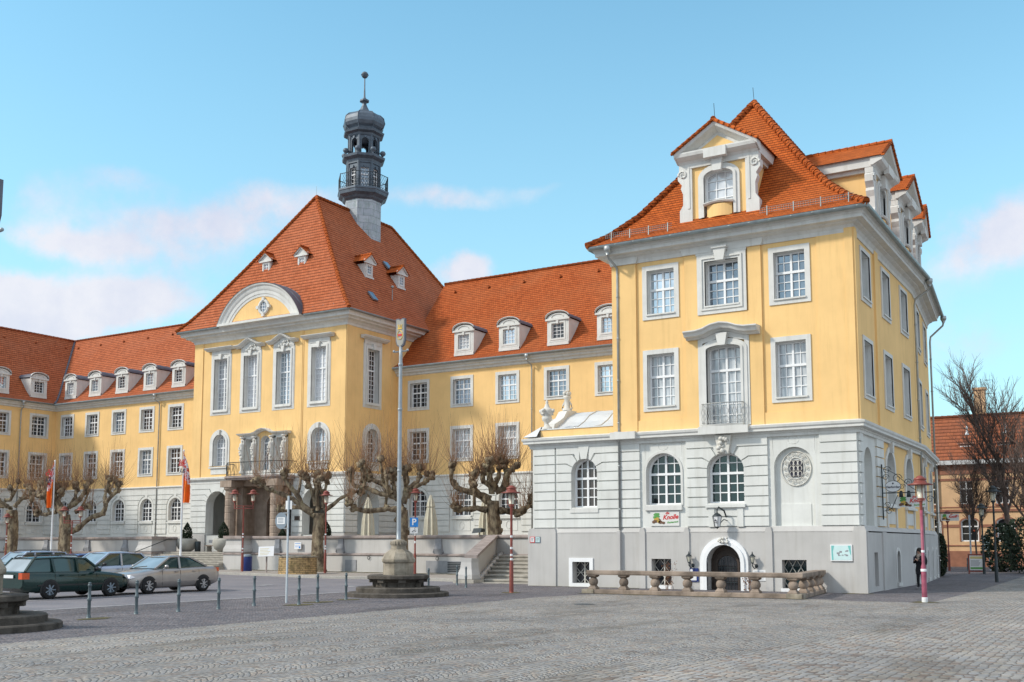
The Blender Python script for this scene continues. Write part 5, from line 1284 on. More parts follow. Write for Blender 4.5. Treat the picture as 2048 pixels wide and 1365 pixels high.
# ------------------------------------------------------------------ pollarded plane trees
AX = (.855, .518)
def knob(mb, p, r, seed):
    rn = random.Random(seed)
    for k in range(5): mb.blob((p[0]+rn.uniform(-r, r)*.6, p[1]+rn.uniform(-r, r)*.6, p[2]+rn.uniform(-r, r)*.7), r*rn.uniform(.55, .8), rn.random(), 8, 6, .3)
def pollard(label, loc, zg, trunk, limbs, r0, seed):
    rn = random.Random(seed); T = thing('pollarded_tree', label, 'tree', (loc[0], loc[1], zg), 'pollarded plane trees in front of the town hall')
    dv = (-AX[1], AX[0])
    P = lambda a, z, b=0: Vector((loc[0]+a*AX[0]+b*dv[0], loc[1]+a*AX[1]+b*dv[1], z))
    mb = MB(); pts = []; rs = []
    for i in range(len(trunk)-1):
        (a0, z0), (a1, z1) = trunk[i], trunk[i+1]; n = max(2, int((z1-z0)/.22))
        for k in range(n): t = k/n; pts.append((a0+(a1-a0)*t, z0+(z1-z0)*t))
    pts.append(trunk[-1]); zt0 = zg-.1; pts = [(pts[0][0], zt0)] + [q for q in pts if q[1] > zg+.1]
    H = trunk[-1][1]-zg; rows = []
    for a, z in pts:
        h = (z-zg)/H; flare = .45*math.exp(-max(0, z-zg)/.45); r = r0*(1+flare)*(1-.12*h)
        c = P(a, z); n = 14
        rows.append([(c.x+r*(1+.13*math.sin(3*k*2*PI/n+z*1.3)*(1+flare)+rn.uniform(-.06, .06))*math.cos(2*PI*k/n), c.y+r*(1+.13*math.sin(3*k*2*PI/n+z*1.3)+rn.uniform(-.06, .06))*math.sin(2*PI*k/n), z) for k in range(n)])
    mb.rows(rows, True, True, True, True)
    for k in range(9):
        z = rn.uniform(zg+.3, trunk[-1][1]); a = rn.uniform(0, 6.3); c = P(trunk[1][0], z); mb.blob((c.x+r0*.85*math.cos(a), c.y+r0*.85*math.sin(a), z), r0*rn.uniform(.25, .45), k+seed, 8, 6, .3)
    heads = []
    for li, l in enumerate(limbs):
        big = len(l) > 4; rb = (.205 if big else .155)*r0/.42; b1 = rn.uniform(-1.6, 1.6)*(1 if li % 2 else -1)*.8
        # smooth the path and let it drift in depth
        pp = [P(l[0][0]*.6, l[0][1]-.1, 0)] if li == 0 else []
        for i, (a, z) in enumerate(l): pp.append(P(a, z, b1*(i/(len(l)-1))**1.3))
        sm = []
        for i in range(len(pp)-1):
            for k in range(3):
                t = k/3; p0 = pp[max(0, i-1)]; p1 = pp[i]; p2 = pp[i+1]; p3 = pp[min(len(pp)-1, i+2)]
                q = .5*((2*p1)+(-p0+p2)*t+(2*p0-5*p1+4*p2-p3)*t*t+(-p0+3*p1-3*p2+p3)*t**3); sm.append(q)
        sm.append(pp[-1]); m = len(sm)-1
        rr = [rb*(1-.45*i/m)*(1+rn.uniform(-.16, .16)) for i in range(m+1)]
        sm = [q + Vector((rn.uniform(-.03, .03), rn.uniform(-.03, .03), rn.uniform(-.03, .03))) if 0 < i < m else q for i, q in enumerate(sm)]
        mb.tube(sm, rr, 9)
        for i in range(2, m, 2):
            if rn.random() < .45: mb.blob(sm[i]+Vector((rn.uniform(-.1, .1), rn.uniform(-.1, .1), rn.uniform(-.05, .12))), rr[i]*rn.uniform(.8, 1.25), i+li, 7, 5, .3)
        knob(mb, sm[-1], .26, seed*31+li); heads.append((sm[-1], 1.))
        if m > 8: knob(mb, sm[-4], .21, seed*31+li+77); heads.append((sm[-4], .5))
        # a back limb that the front view barely shows keeps the crown round
        if rn.random() < .5:
            q0 = sm[len(sm)//3]; e = q0 + Vector((dv[0], dv[1], 0))*rn.uniform(.7, 1.5)*(1 if b1 < 0 else -1) + Vector((0, 0, rn.uniform(.8, 1.4)))
            mb.tube([q0, q0.lerp(e, .5)+Vector((0, 0, -.15)), e], [rb*.6, rb*.5, rb*.45], 7); knob(mb, e, .26, li); heads.append((e, .7))
    mb.build('trunk', M['bark'], T)
    tw = MB()
    for h, wgt in heads:
        for k in range(int(32*wgt)):
            az = rn.uniform(0, 2*PI); el = rn.gauss(.95, .45); el = max(-.1, min(1.5, el)); ln = rn.uniform(1.3, 3.5)*(.5+.5*math.sin(max(.1, el)))
            d = Vector((math.cos(az)*math.cos(el), math.sin(az)*math.cos(el), math.sin(el))); p = h + d*.2 + Vector((rn.uniform(-.25, .25), rn.uniform(-.25, .25), rn.uniform(-.2, .1))); pl = [p]
            for s in range(3):
                d = (d + Vector((rn.uniform(-.08, .08), rn.uniform(-.08, .08), .22))).normalized(); p = p + d*ln/3; pl.append(p)
            tw.tube(pl, [.013, .009, .007, .004], 3, False, False)
    tw.build('twigs', M['twig'], T)
TREES = [('T3',(-45.61,51.50),[(-0.03,0.28),(-0.06,1.51),(-0.05,2.91),(-0.02,3.85)],[[(-0.33,3.69),(-1.05,4.16),(-1.69,4.78),(-2.71,5.18),(-3.19,5.29),(-3.51,5.65),(-3.91,5.88)],[(-0.49,3.85),(-1.13,4.47),(-1.54,5.18),(-1.94,5.65),(-2.19,6.12),(-2.2,6.51)],[(-0.42,4.0),(-1.44,4.24),(-2.22,4.2),(-2.77,4.24)],[(-0.11,4.0),(-0.16,4.78),(-0.14,5.57),(-0.11,6.27)],[(0.13,4.16),(0.19,4.94),(0.33,5.8),(0.24,6.27)],[(-0.27,4.31),(-0.44,5.02),(-0.69,5.72),(-0.93,6.23)],[(0.29,4.0),(1.21,4.71),(1.99,5.18),(2.69,5.33)],]),('T4',(-38.07,50.40),[(-0.02,1.35),(-0.05,2.56),(-0.12,3.9)],[[(-0.12,3.9),(-0.37,4.57),(-0.86,4.75),(-1.35,4.87),(-1.84,5.06),(-2.34,5.24),(-2.95,5.36),(-3.26,5.79),(-3.33,6.16)],[(-0.74,4.87),(-1.11,5.36),(-1.54,5.54),(-2.1,5.85),(-2.35,6.34)],[(-0.49,4.63),(-0.62,5.36),(-0.69,5.85),(-0.76,6.22)],[(0.0,4.26),(0.12,4.99),(0.17,5.61),(0.04,6.1),(0.1,6.34)],[(0.18,4.63),(0.36,5.18),(0.78,5.61),(0.84,5.97),(0.96,6.4)],[(0.24,4.87),(0.85,5.36),(1.33,5.67),(1.51,5.91)],[(-0.36,3.9),(-0.73,3.96),(-1.34,3.9),(-2.25,3.83),(-2.81,4.02),(-3.06,4.38)],[(-2.34,5.24),(-2.4,5.61),(-2.59,5.85)],]),('T5',(-34.81,55.50),[(0.02,1.74),(0.02,2.38),(-0.13,3.68),(-0.22,4.56)],[[(-0.4,4.44),(-1.11,4.92),(-1.71,5.15),(-2.3,5.33),(-2.6,5.57),(-2.75,6.04),(-2.69,6.63),(-2.66,6.87)],[(-0.52,3.97),(-1.11,4.09),(-1.7,4.03),(-2.29,4.03),(-2.47,4.21)],[(-0.28,4.68),(-0.99,4.97),(-1.35,5.33),(-1.53,5.74),(-1.24,6.1),(-1.12,6.34)],[(-0.23,4.97),(-0.29,5.45),(-0.76,5.8),(-0.79,6.28),(-0.76,6.63)],[(-0.17,5.21),(-0.05,5.51),(-0.29,5.8),(-0.29,6.4),(-0.29,6.87)],[(-0.05,5.45),(0.19,6.04),(0.25,6.63),(0.19,7.05)],[(0.01,5.09),(0.6,5.45),(0.72,6.04),(1.02,6.46),(1.31,6.69)],[(0.31,5.09),(0.6,5.92),(0.66,6.52),(0.6,6.87)],[(0.19,3.97),(0.78,3.91),(1.25,3.85),(1.84,4.09),(2.2,4.38),(2.35,4.8)],[(1.25,3.68),(1.55,3.68),(1.67,3.91)],]),('T2',(-71.04,51.50),[(0.08,-0.61),(0.0,1.19),(-0.07,2.79),(-0.19,4.13)],[[(-0.4,4.26),(-1.18,5.0),(-1.8,5.41),(-2.48,5.54),(-3.04,5.88),(-3.4,6.35)],[(-2.14,5.47),(-2.37,6.08),(-2.53,6.49)],[(-0.41,4.47),(-0.84,5.14),(-1.41,5.68),(-1.83,6.08),(-1.99,6.49)],[(-0.48,4.6),(-0.85,5.27),(-0.74,5.81),(-0.69,6.22)],[(-0.42,4.73),(-0.58,5.27),(-0.19,5.68),(-0.07,5.88)],[(0.12,4.6),(0.56,5.47),(0.46,6.08),(0.37,6.55)],[(0.18,4.73),(0.77,5.14),(1.09,5.68),(1.27,6.22),(1.38,6.62)],[(0.67,4.33),(1.27,4.6),(1.8,4.73)],[(0.2,2.79),(0.86,2.99),(1.38,3.46),(2.04,3.93),(2.83,4.2),(3.08,4.73),(3.14,5.0),(3.52,5.41),(4.04,5.88),(4.16,6.35)],[(2.93,5.14),(2.78,5.54),(2.82,6.08)],[(3.45,5.54),(3.23,6.08),(3.54,6.76)],[(-0.81,4.33),(-1.61,4.13),(-2.28,4.2)],]),('T1',(-77.79,51.50),[(0.13,-0.71),(0.04,1.16),(0.01,3.18),(-0.13,4.58)],[[(-0.35,4.79),(-0.87,5.28),(-1.04,5.84),(-1.0,6.54)],[(-0.66,5.35),(-0.17,5.42),(0.08,5.98),(-0.01,6.4)],[(0.14,4.86),(0.6,5.35),(1.3,5.56),(1.87,5.42)],[(-0.43,4.86),(-1.49,5.14),(-1.95,5.84)],[(-0.78,4.86),(-2.49,5.28),(-3.24,6.26)],]),]
LAB = {'T1': 'bare pollarded tree at the left edge of the picture, in front of the terrace', 'T2': 'bare pollarded tree with one long low limb reaching right, behind the left flagpole',
       'T3': 'bare pollarded tree with a gnarled forked trunk, beside the round stone well', 'T4': 'bare pollarded tree with wide horizontal limbs, directly behind the central mast', 'T5': 'bare pollarded tree standing on the terrace beside the sloping stair wall'}
for i, (k, loc, tr, li) in enumerate(TREES): pollard(LAB[k], loc, 1.3 if k == 'T5' else .12, tr, li, {'T1': .46, 'T2': .46, 'T3': .38, 'T4': .38, 'T5': .43}[k], 17+i)
def bare_tree(label, loc, H, seed, spread=.5, r0=.3, name='bare_tree', lean=(0, 0)):
    rn = random.Random(seed); T = thing(name, label, 'tree', loc); mb = MB(); tw = MB()
    def grow_(p, d, ln, r, lv):
        n = 4; pts = [p]; q = p
        for i in range(n):
            d = (d + Vector((rn.uniform(-.12, .12), rn.uniform(-.12, .12), .05))).normalized(); q = q + d*ln/n; pts.append(q)
        (mb if lv < 3 else tw).tube(pts, [r*(1-.4*i/n) for i in range(n+1)], 7 if lv < 2 else (5 if lv < 3 else 3), lv < 3, False)
        if lv >= 4 or ln < .3: return
        for i in range(1, n+1):
            m = 1 if lv == 0 and i < 2 else (2 if lv < 4 else 2)
            if lv == 0 and i == 1: continue
            for _ in range(m):
                a = rn.uniform(0, 6.28); u = d.cross(Vector((math.cos(a), math.sin(a), .1))).normalized()
                nd = (d*(1-spread*.7)+u*spread*1.2+Vector((0, 0, .12))).normalized(); grow_(pts[i], nd, ln*rn.uniform(.42, .62), r*.5*(1-.25*i/n)+.004, lv+1)
    grow_(Vector(loc), Vector((lean[0], lean[1], 1)).normalized(), H*.72, r0, 0)
    mb.build('trunk', M['twig_dark'], T); tw.build('crown', M['twig_dark'], T)
bare_tree('tallest bare tree with a straight trunk in front of the brown tiled house', (-8.7, 84, 0), 11, 3, .36, .22)
bare_tree('second bare tree with dense twigs at the right edge behind the bushes', (-6.7, 80, 0), 8.5, 8, .38, .2)
bare_tree('young thin bare tree between the street lamps by the brown tiled house', (-11.3, 86, 0), 6.5, 21, .35, .08)
def leafy(mb, c, rx, ry, rz, n, s, seed, shape=1.):
    rn = random.Random(seed)
    for k in range(n):
        while True:
            v = Vector((rn.uniform(-1, 1), rn.uniform(-1, 1), rn.uniform(-1, 1)))
            if v.length < 1: break
        v = v.normalized()*(v.length**.4)
        if shape != 1: t = (v.z+1)/2; v.x *= 1-.85*t**shape; v.y *= 1-.85*t**shape
        p = Vector((c[0]+v.x*rx, c[1]+v.y*ry, c[2]+v.z*rz)); a = Vector((rn.gauss(0, 1), rn.gauss(0, 1), rn.gauss(0, 1))).normalized(); b = a.cross(Vector((rn.gauss(0, 1), rn.gauss(0, 1), 1))).normalized()
        q = s*rn.uniform(.5, 1.2); mb.face([p-a*q, p+b*q*.6, p+a*q, p-b*q*.6])
def bush(label, loc, rx, rz, seed, n=900, s=.13, mat='leaf_dark', group=None, name='bush', ry=None):
    T = thing(name, label, 'bush', loc, group); mb = MB(); leafy(mb, (loc[0], loc[1], loc[2]+rz*.95), rx, ry or rx, rz, n, s, seed); mb.build('foliage', M[mat], T)
    mb = MB()
    rn = random.Random(seed)
    for k in range(5): a = rn.uniform(0, 6.28); mb.tube([loc, (loc[0]+rx*.5*math.cos(a), loc[1]+rx*.5*math.sin(a), loc[2]+rz*1.3)], [.04, .015], 4)
    mb.build('stem', M['twig_dark'], T); return T
bush('dark column shaped evergreen beside the far corner of the pavilion', (-10.75, 66.5, 0), .36, 1.3, 2, 1800, .09)
g = 'dark evergreen bushes under the trees at the right'
bush('dark rounded bush nearest the advertising board', (-8.9, 79, 0), 1.3, 1.7, 3, 1500, .14, group=g)
bush('dark bush in the middle of the row behind the tall street lamp', (-7.1, 76, 0), 1.5, 1.9, 4, 1600, .14, group=g)
bush('dark bush at the right edge of the photograph', (-5.0, 74, 0), 1.6, 1.7, 5, 1600, .14, group=g)
def planter(label, loc, sc=1, cone=True):
    T = thing('planter', label, 'planter', loc, 'round stone planters with clipped conifers'); mb = MB(); x, y, z = loc
    mb.lathe((x, y, z), [(.3*sc, 0), (.38*sc, .03), (.66*sc, .25*sc), (.80*sc, .58*sc), (.78*sc, .85*sc), (.68*sc, 1.0*sc), (.6*sc, 1.0*sc), (.58*sc, .88*sc), (0, .88*sc)], 22); mb.build('pot', M['planter'], T)
    mb = MB()
    leafy(mb, (x, y, z+(.98+.62)*sc), .44*sc, .44*sc, .64*sc, 1400, .06, int(x*10) & 255, 2.2); leafy(mb, (x, y, z+1.15*sc), .42*sc, .42*sc, .28*sc, 500, .06, 5)
    leafy(mb, (x, y, z+.95*sc), .55*sc, .55*sc, .1*sc, 200, .06, 7); mb.build('conifer', M['leaf_dark'], T)
planter('left planter with a cone conifer at the top of the entrance stairs', (-63.9, 57, 1.3)); planter('right planter with a cone conifer beside the portal column', (-59.1, 56.2, 1.3))
planter('planter with a dark conifer behind the terrace coping, right of the forked tree', (-49.0, 56.0, 1.3)); planter('low planter with a bushy conifer behind the stop sign back', (-53.6, 56.6, 1.0), .9)
def dry_shrub(label, loc, seed, h=1.1):
    T = thing('dry_shrub', label, 'shrub', loc); rn = random.Random(seed); mb = MB(); lf = MB()
    for k in range(9):
        p = Vector(loc)+Vector((rn.uniform(-.15, .15), rn.uniform(-.1, .1), 0)); d = Vector((rn.uniform(-.25, .25), rn.uniform(-.2, .2), 1)); pts = [p]
        for i in range(4): p = p + d.normalized()*h*rn.uniform(.7, 1)/4; d = d+Vector((rn.uniform(-.2, .2), rn.uniform(-.2, .2), .0)); pts.append(p)
        mb.tube(pts, [.01, .008, .006, .004, .003], 3, False, False)
        for q in pts[1:]: leafy(lf, q, .1, .1, .1, 5, .035, rn.random())
    mb.build('stem', M['twig'], T); lf.build('foliage', M['leaf_red'], T)
dry_shrub('dry reddish shrub behind the balustrade, left of the blue menu board', (-17.35, 41.3, 0), 1, 1.25); dry_shrub('small dry shrub behind the balustrade under the white notice board', (-13.9, 41.2, 0), 2, .8)
# ------------------------------------------------------------------ flag mast on a stone base
def mast(label, x, y):
    T = thing('flag_mast', label, 'mast', (x, y, 0)); r8 = PI/8
    mb = MB(); mb.lathe((x, y, 0), [(1.86, 0), (1.86, .12), (1.82, .15), (0, .15)], 40, False); mb.lathe((x, y, 0), [(1.54, .15), (1.54, .3), (1.5, .33), (0, .33)], 40, False); mb.build('step', M['dark_stone'], T)
    mb = MB(); mb.lathe((x, y, 0), [(.86, .33), (.86, .4), (.9, .5), (1.0, .58), (1.12, .62), (1.14, .64), (1.14, .74), (1.08, .77), (.3, .77)], 16, False, r8)
    for k in range(8):
        a = k*PI/4; n = (math.cos(a), math.sin(a)); f = Fr((x, y, 0), (-n[1], n[0]), n); f.prism(mb, [(-.13, .33), (-.13, .62), (.13, .62), (.13, .33)], .8, .93); f.prism(mb, [(-.13, .5), (-.13, .64), (.13, .64), (.13, .5)], .9, 1.06)
    mb.build('basin', M['dark_stone'], T)
    mb = MB(); mb.lathe((x, y, 0), [(.58, .75), (.58, 1.2), (.62, 1.22), (.64, 1.26), (.64, 1.33), (.6, 1.4), (.52, 1.55), (.42, 1.63), (.3, 1.7), (.3, 1.72), (.28, 1.8), (.27, 1.84)], 8, False, r8); mb.build('pedestal', M['old_stone'], T)
    mb = MB(); mb.lathe((x, y, 0), [(.27, 1.82), (.3, 1.86), (.3, 1.9), (.28, 1.98), (.2, 2.04), (.1, 2.06)], 18)
    for k in range(18): a = k*PI/9; mb.tube([(x+.31*math.cos(a), y+.31*math.sin(a), 1.87), (x+.28*math.cos(a), y+.28*math.sin(a), 1.99)], .022, 4)
    mb.build('collar', M['old_stone'], T)
    mb = MB(); mb.lathe((x, y, 0), [(.085, 2.0), (.085, 2.4), (.078, 5), (.066, 8.9), (.06, 9.35)], 14)
    for z in (4.6, 6.9, 8.6): mb.lathe((x, y, z), [(.075, -.05), (.088, -.04), (.088, .04), (.075, .05)], 12)
    mb.tube([(x-.3, y, 9.1), (x+.3, y, 9.1)], .025, 6); mb.sphere((x-.32, y, 9.13), .05, 8, 5); mb.sphere((x+.32, y, 9.13), .05, 8, 5)
    mb.build('pole', M['mast_paint'], T)
    f = front(y); cx = x
    out = [(cx-.25, 9.5), (cx-.25, 10.35), (cx-.1, 10.36), (cx, 10.3), (cx+.1, 10.36), (cx+.25, 10.35), (cx+.25, 9.5), (cx+.18, 9.33), (cx, 9.24), (cx-.18, 9.33)]
    mb = MB(); out = [(cx+(u-cx)*.84, z) for u, z in out]; f.prism(mb, out, -.05, .05); s = mb.build('shield', M['slate_metal'], T)
    mb = MB(); f.prism(mb, [(cx+(u-cx)*.82, 9.8+(z-9.8)*.92) for u, z in out], .05, .06); mb.build('shield_face', M['planter'], s)
    mb = MB(); mb.tube([f.P(cx+.12*math.cos(k*PI/8), 9.72+.17*math.sin(k*PI/8), .06) for k in range(17)], .018, 5)
    for k in (-1, 0, 1): mb.tube([f.P(cx+k*.05, 9.98, .06), f.P(cx+k*.09, 10.12, .06)], .022, 5)
    f.box(mb, cx-.1, cx+.1, 9.94, 9.99, .05, .08); mb.build('emblem', M['gold'], s)
    mb = MB(); f.box(mb, cx-.09, cx+.09, 9.68, 9.76, .055, .075); mb.build('emblem_bar', M['sign_red'], s)
mast('tall blue grey mast with a shield on top, rising from a stepped octagonal stone base', -23.85, 31.3)
mast('dark stepped stone mast base cut off by the left edge of the picture', -22.72, 14.2)
# ------------------------------------------------------------------ bollards
def bollard0():
    T = thing('bollard', '', 'bollard'); mb = MB()
    mb.lathe((0, 0, 0), [(.058, 0), (.058, .05), (.045, .08), (.042, .1), (.042, .43), (.056, .45), (.056, .5), (.040, .52), (.036, .8), (.05, .82), (.05, .85), (.036, .87)], 14); mb.build('post', M['bollard_metal'], T)
    mb = MB(); mb.sphere((0, 0, .885), .042, 12, 7, .8); mb.build('cap', M['bollard_metal'], T); return T
b0 = bollard0(); first = True
bl = [(-23.46, 17.78, 'nearest grey metal bollard, beside the stone base at the left edge'), (-23.69, 19.45, 'grey metal bollard in front of the nose of the silver saloon'), (-23.54, 20.77, 'grey metal bollard in front of the doors of the silver saloon'), (-23.43, 22.16, 'grey metal bollard in front of the tail of the silver saloon'),
      (-23.81, 23.97, 'dark grey bollard between the silver saloon and the traffic sign pole'), (-23.0, 25.09, 'grey bollard right beside the foot of the traffic sign pole'), (-23.46, 26.47, 'grey bollard in line with the gnarled forked tree, left of the mast base'), (-23.67, 28.15, 'grey bollard next to the left edge of the stepped stone mast base'),
      (-25.31, 35.24, 'leftmost bollard of the trio right of the stone mast base'), (-27.53, 40.57, 'rearmost bollard of the trio, in front of the louvred hatch'), (-25.64, 38.48, 'rightmost bollard of the trio, next to the side stairs')]
for x, y, l in bl:
    if first: b0.location = (x, y, 0); b0['label'] = l; b0['group'] = 'metal bollards along the parking strip'; first = False
    else: copy_tree(b0, (x, y, 0), jit(3), l)
for x, y, l in ((-11.2, 80, 'thin dark bollard left of the advertising board'), (-10.9, 80.5, 'second thin dark bollard left of the advertising board')): copy_tree(b0, (x, y, 0), 0, l)
# ------------------------------------------------------------------ street lamps
def lantern(T, x, y, z, mat, nm='lantern'):
    mb = MB(); mb.lathe((x, y, z), [(.10, -.06), (.11, 0), (.13, .02), (.05, .04)], 12); mb.lathe((x, y, z+.46), [(.40, 0), (.42, .015), (.22, .07), (.2, .13), (.17, .14), (.2, .17), (.2, .22), (.12, .25), (.11, .28), (.05, .31), (0, .315)], 18)
    for k in range(4): a = k*PI/2+.5; mb.tube([(x+.15*math.cos(a), y+.15*math.sin(a), z), (x+.15*math.cos(a), y+.15*math.sin(a), z+.48)], .012, 4)
    L_ = mb.build(nm, M[mat], T); mb = MB(); mb.lathe((x, y, z+.03), [(.095, 0), (.12, .2), (.12, .43)], 14); mb.build('glass', M['lamp_glass'], L_)
def lamp(label, loc, h, mat='red_metal', double=False, sticker=True, group='red brown street lamps'):
    T = thing('street_lamp', label, 'street lamp', loc, group); x, y, z0 = loc; mb = MB(); e = h-.78
    mb.lathe((x, y, z0), [(.09, 0), (.085, .05), (.078, 1.15), (.05, 1.25), (.048, e-.1), (.06, e-.05), (.07, e)], 12); mb.build('pole', M[mat], T)
    if double:
        mb = MB(); ax = AX
        for dz in (0, .16): mb.bar((x-ax[0]*.62, y-ax[1]*.62, z0+e-dz), (x+ax[0]*.62, y+ax[1]*.62, z0+e-dz), .06)
        for s in (-1, 1): mb.tube([(x+s*ax[0]*.6, y+s*ax[1]*.6, z0+e-.2), (x+s*ax[0]*.6, y+s*ax[1]*.6, z0+e+.3)], .035, 6)
        mb.build('crossbar', M[mat], T)
        for s in (-1, 1): lantern(T, x+s*ax[0]*.6, y+s*ax[1]*.6, z0+e+.3, mat)
    else: lantern(T, x, y, z0+e+.05, mat)
    if sticker:
        mb = MB(); rn = random.Random(int(x*13)); f = Fr((x, y, 0), AX, (AX[1], -AX[0]))
        for k in range(4): zz = z0+rn.uniform(1.2, 2.4); mb.lathe((x, y, zz), [(.053, 0), (.055, .01), (.055, .07), (.053, .08)], 10)
        mb.build('sticker', M['sign_white'], T)
    return T
lamp('red brown single lamp standing in front of the side stairs', (-21.52, 35.49, 0), 4.15)
lamp('street lamp with white and pink stickered pole beside the person at the right corner', (-6.49, 36.75, 0), 4.1, 'red_metal', sticker=False)
mb = MB()
lamp('red brown single lamp in front of the gnarled pollarded tree', (-43.4, 49.6, .12), 5.0); lamp('red brown street lamp carrying the blue parking sign', (-36.9, 50.0, .12), 5.0)
lamp('two armed red brown lamp beside the blue litter bin and the portal', (-50.4, 49.6, .12), 5.0, double=True); lamp('two armed red brown lamp in front of the tree with the long low limb', (-68.3, 50, .12), 4.25, double=True)
lamp('red brown single lamp at the far left in front of the leftmost tree', (-76.5, 50.2, .12), 4.1)
g = 'dark street lamps near the brown tiled house'
lamp('tall dark street lamp on the right edge in front of the bushes', (-6.75, 57.6, 0), 4.75, 'dark_metal', sticker=False, group=g); lamp('dark street lamp further back beside the advertising board', (-9.2, 72.5, 0), 4.4, 'dark_metal', sticker=False, group=g)
lamp('thin red brown lamp in front of the arched window of the brown tiled house', (-12.4, 80, 0), 4.2, 'red_metal', sticker=False, group=g)
pp = [o for o in COL.objects if o.name.startswith('street_lamp')][1]
mb = MB(); mb.lathe((-6.49, 36.75, 0), [(.092, 0), (.087, .05), (.080, 1.15), (.052, 1.25), (.050, 3.0)], 14); mb.build('painted_sleeve', M['pink_paint'], pp)
mb = MB()
for z, h in ((.0, .14), (1.62, .05), (1.0, .06)): mb.lathe((-6.49, 36.75, z), [(.094 if z < 1.1 else .054, 0), (.096 if z < 1.1 else .056, .02), (.096 if z < 1.1 else .056, h), (.094 if z < 1.1 else .054, h+.02)], 12)
mb.build('sticker', M['sign_white'], pp)
PK = thing('parking_sign', 'blue parking sign with a white P above a small white panel', 'sign', (-36.9, 49.9, 2.2)); f = Fr((-36.9, 49.88, 0), AX, (AX[1], -AX[0]))
mb = MB(); f.box(mb, -.24, .24, 2.88, 3.42, 0, .03); mb.build('sign_panel', M['sign_blue'], PK); mb = MB(); f.box(mb, -.22, .22, 2.5, 2.84, 0, .03); mb.build('supplement_panel', M['sign_white'], PK)
text_obj('letter', 'P', .52, 'sign_white', f, 0, 3.15, .034, PK, bold=.012); mb = MB(); mb.tube([f.P(-.12, 2.58, .035), f.P(.0, 2.68, .035), f.P(.12, 2.62, .035)], .02, 4); mb.sphere(f.P(.04, 2.76, .04), .03, 6, 4); mb.build('pictogram', M['ink'], PK)
# traffic sign seen from behind
TP = thing('traffic_sign', 'thin grey pole with the back of a round sign and a small white plate', 'sign', (-24.1, 25.7, 0)); mb = MB(); mb.lathe((-24.1, 25.7, 0), [(.035, 0), (.035, 3.45), (0, 3.46)], 10); mb.build('pole', M['mast_paint'], TP)
f = front(25.66); mb = MB(); f.prism(mb, [(-24.37+.26*math.cos(k*PI/14), 2.65+.27*math.sin(k*PI/14)) for k in range(28)], -.02, .0); q = mb.build('sign_back', M['sign_grey'], TP)
mb = MB(); f.box(mb, -24.54, -24.2, 2.54, 2.76, 0, .008); mb.build('label', M['sign_white'], q); mb = MB()
for k in range(4): f.box(mb, -24.5, -24.26, 2.58+k*.045, 2.6+k*.045, .008, .012)
mb.build('label_print', M['sign_grey'], q)
mb = MB(); f.box(mb, -24.24, -23.98, 3.02, 3.3, -.08, -.06); mb.build('small_plate', M['sign_white'], TP); mb = MB(); mb.bar((-24.4, 25.68, 2.4), (-24.08, 25.68, 2.4), .03); mb.bar((-24.4, 25.68, 2.9), (-24.08, 25.68, 2.9), .03); mb.build('bracket', M['mast_paint'], TP)
# info lectern, litter bin, well
T = thing('info_panel', 'slanted pale information panel on a single post left of the stone well', 'info panel', (-47.3, 48.6, .12)); mb = MB(); mb.tube([(-47.3, 48.6, .12), (-47.3, 48.6, 1.2)], .05, 8); mb.build('post', M['coping_stone'], T)
mb = MB(); c = Vector((-47.3, 48.55, 1.42)); u = Vector((AX[0], AX[1], .04))*.48; v = Vector((-.3, .35, .95)).normalized()*.34; n = u.cross(v).normalized()*.02
mb.rows([[c-u-v-n, c+u-v-n, c+u+v-n, c-u+v-n], [c-u-v+n, c+u-v+n, c+u+v+n, c-u+v+n]], True, False, True, True); pnl = mb.build('panel', M['sign_white'], T)
mb = MB(); n2 = n*1.15; s = -1 if n.y > 0 else 1
for k in range(5): z = -.7+k*.3; q = c+v*z+n2*s; mb.rows([[q-u*.8, q+u*(.2+.5*((k*7) % 3)/3), q+u*(.2+.5*((k*7) % 3)/3)+v*.08, q-u*.8+v*.08], [p+n*.1*s for p in (q-u*.8, q+u*(.2+.5*((k*7) % 3)/3), q+u*(.2+.5*((k*7) % 3)/3)+v*.08, q-u*.8+v*.08)]], True, False, True, True)
mb.build('panel_print', M['sign_yellow'], pnl)
T = thing('litter_bin', 'dark blue cylindrical litter bin at the terrace pier', 'litter bin', (-51.0, 50.6, .12)); mb = MB(); mb.lathe((-51.0, 50.6, .12), [(.33, 0), (.34, .02), (.34, .9), (.33, .95)], 20); mb.build('body', M['sign_navy'], T); mb = MB(); mb.lathe((-51.0, 50.6, 1.07), [(.35, 0), (.35, .08), (.25, .14), (0, .15)], 20); mb.build('lid', M['sign_grey'], T)
T = thing('stone_well', 'low round well of rough yellow brown masonry on the pavement', 'well', (-43.7, 47.5, .12)); mb = MB(); cx, cy = -43.7, 47.5; rows = []; uvs = []
n = 36
for i in range(n):
    a0, a1 = 2*PI*i/n, 2*PI*(i+1)/n
    for r0, r1, z0, z1 in ((1.14, 1.12, .1, 1.08), (1.12, .8, 1.08, 1.1), (.8, .8, 1.1, .6)): mb.face([(cx+r0*math.cos(a0), cy+r0*math.sin(a0), z0), (cx+r0*math.cos(a1), cy+r0*math.sin(a1), z0), (cx+r1*math.cos(a1), cy+r1*math.sin(a1), z1), (cx+r1*math.cos(a0), cy+r1*math.sin(a0), z1)], [(a0*1.13, z0), (a1*1.13, z0), (a1*1.13, z1), (a0*1.13, z1)])
mb.build('masonry_ring', M['well_masonry'], T)
mb = MB(); rn = random.Random(3)
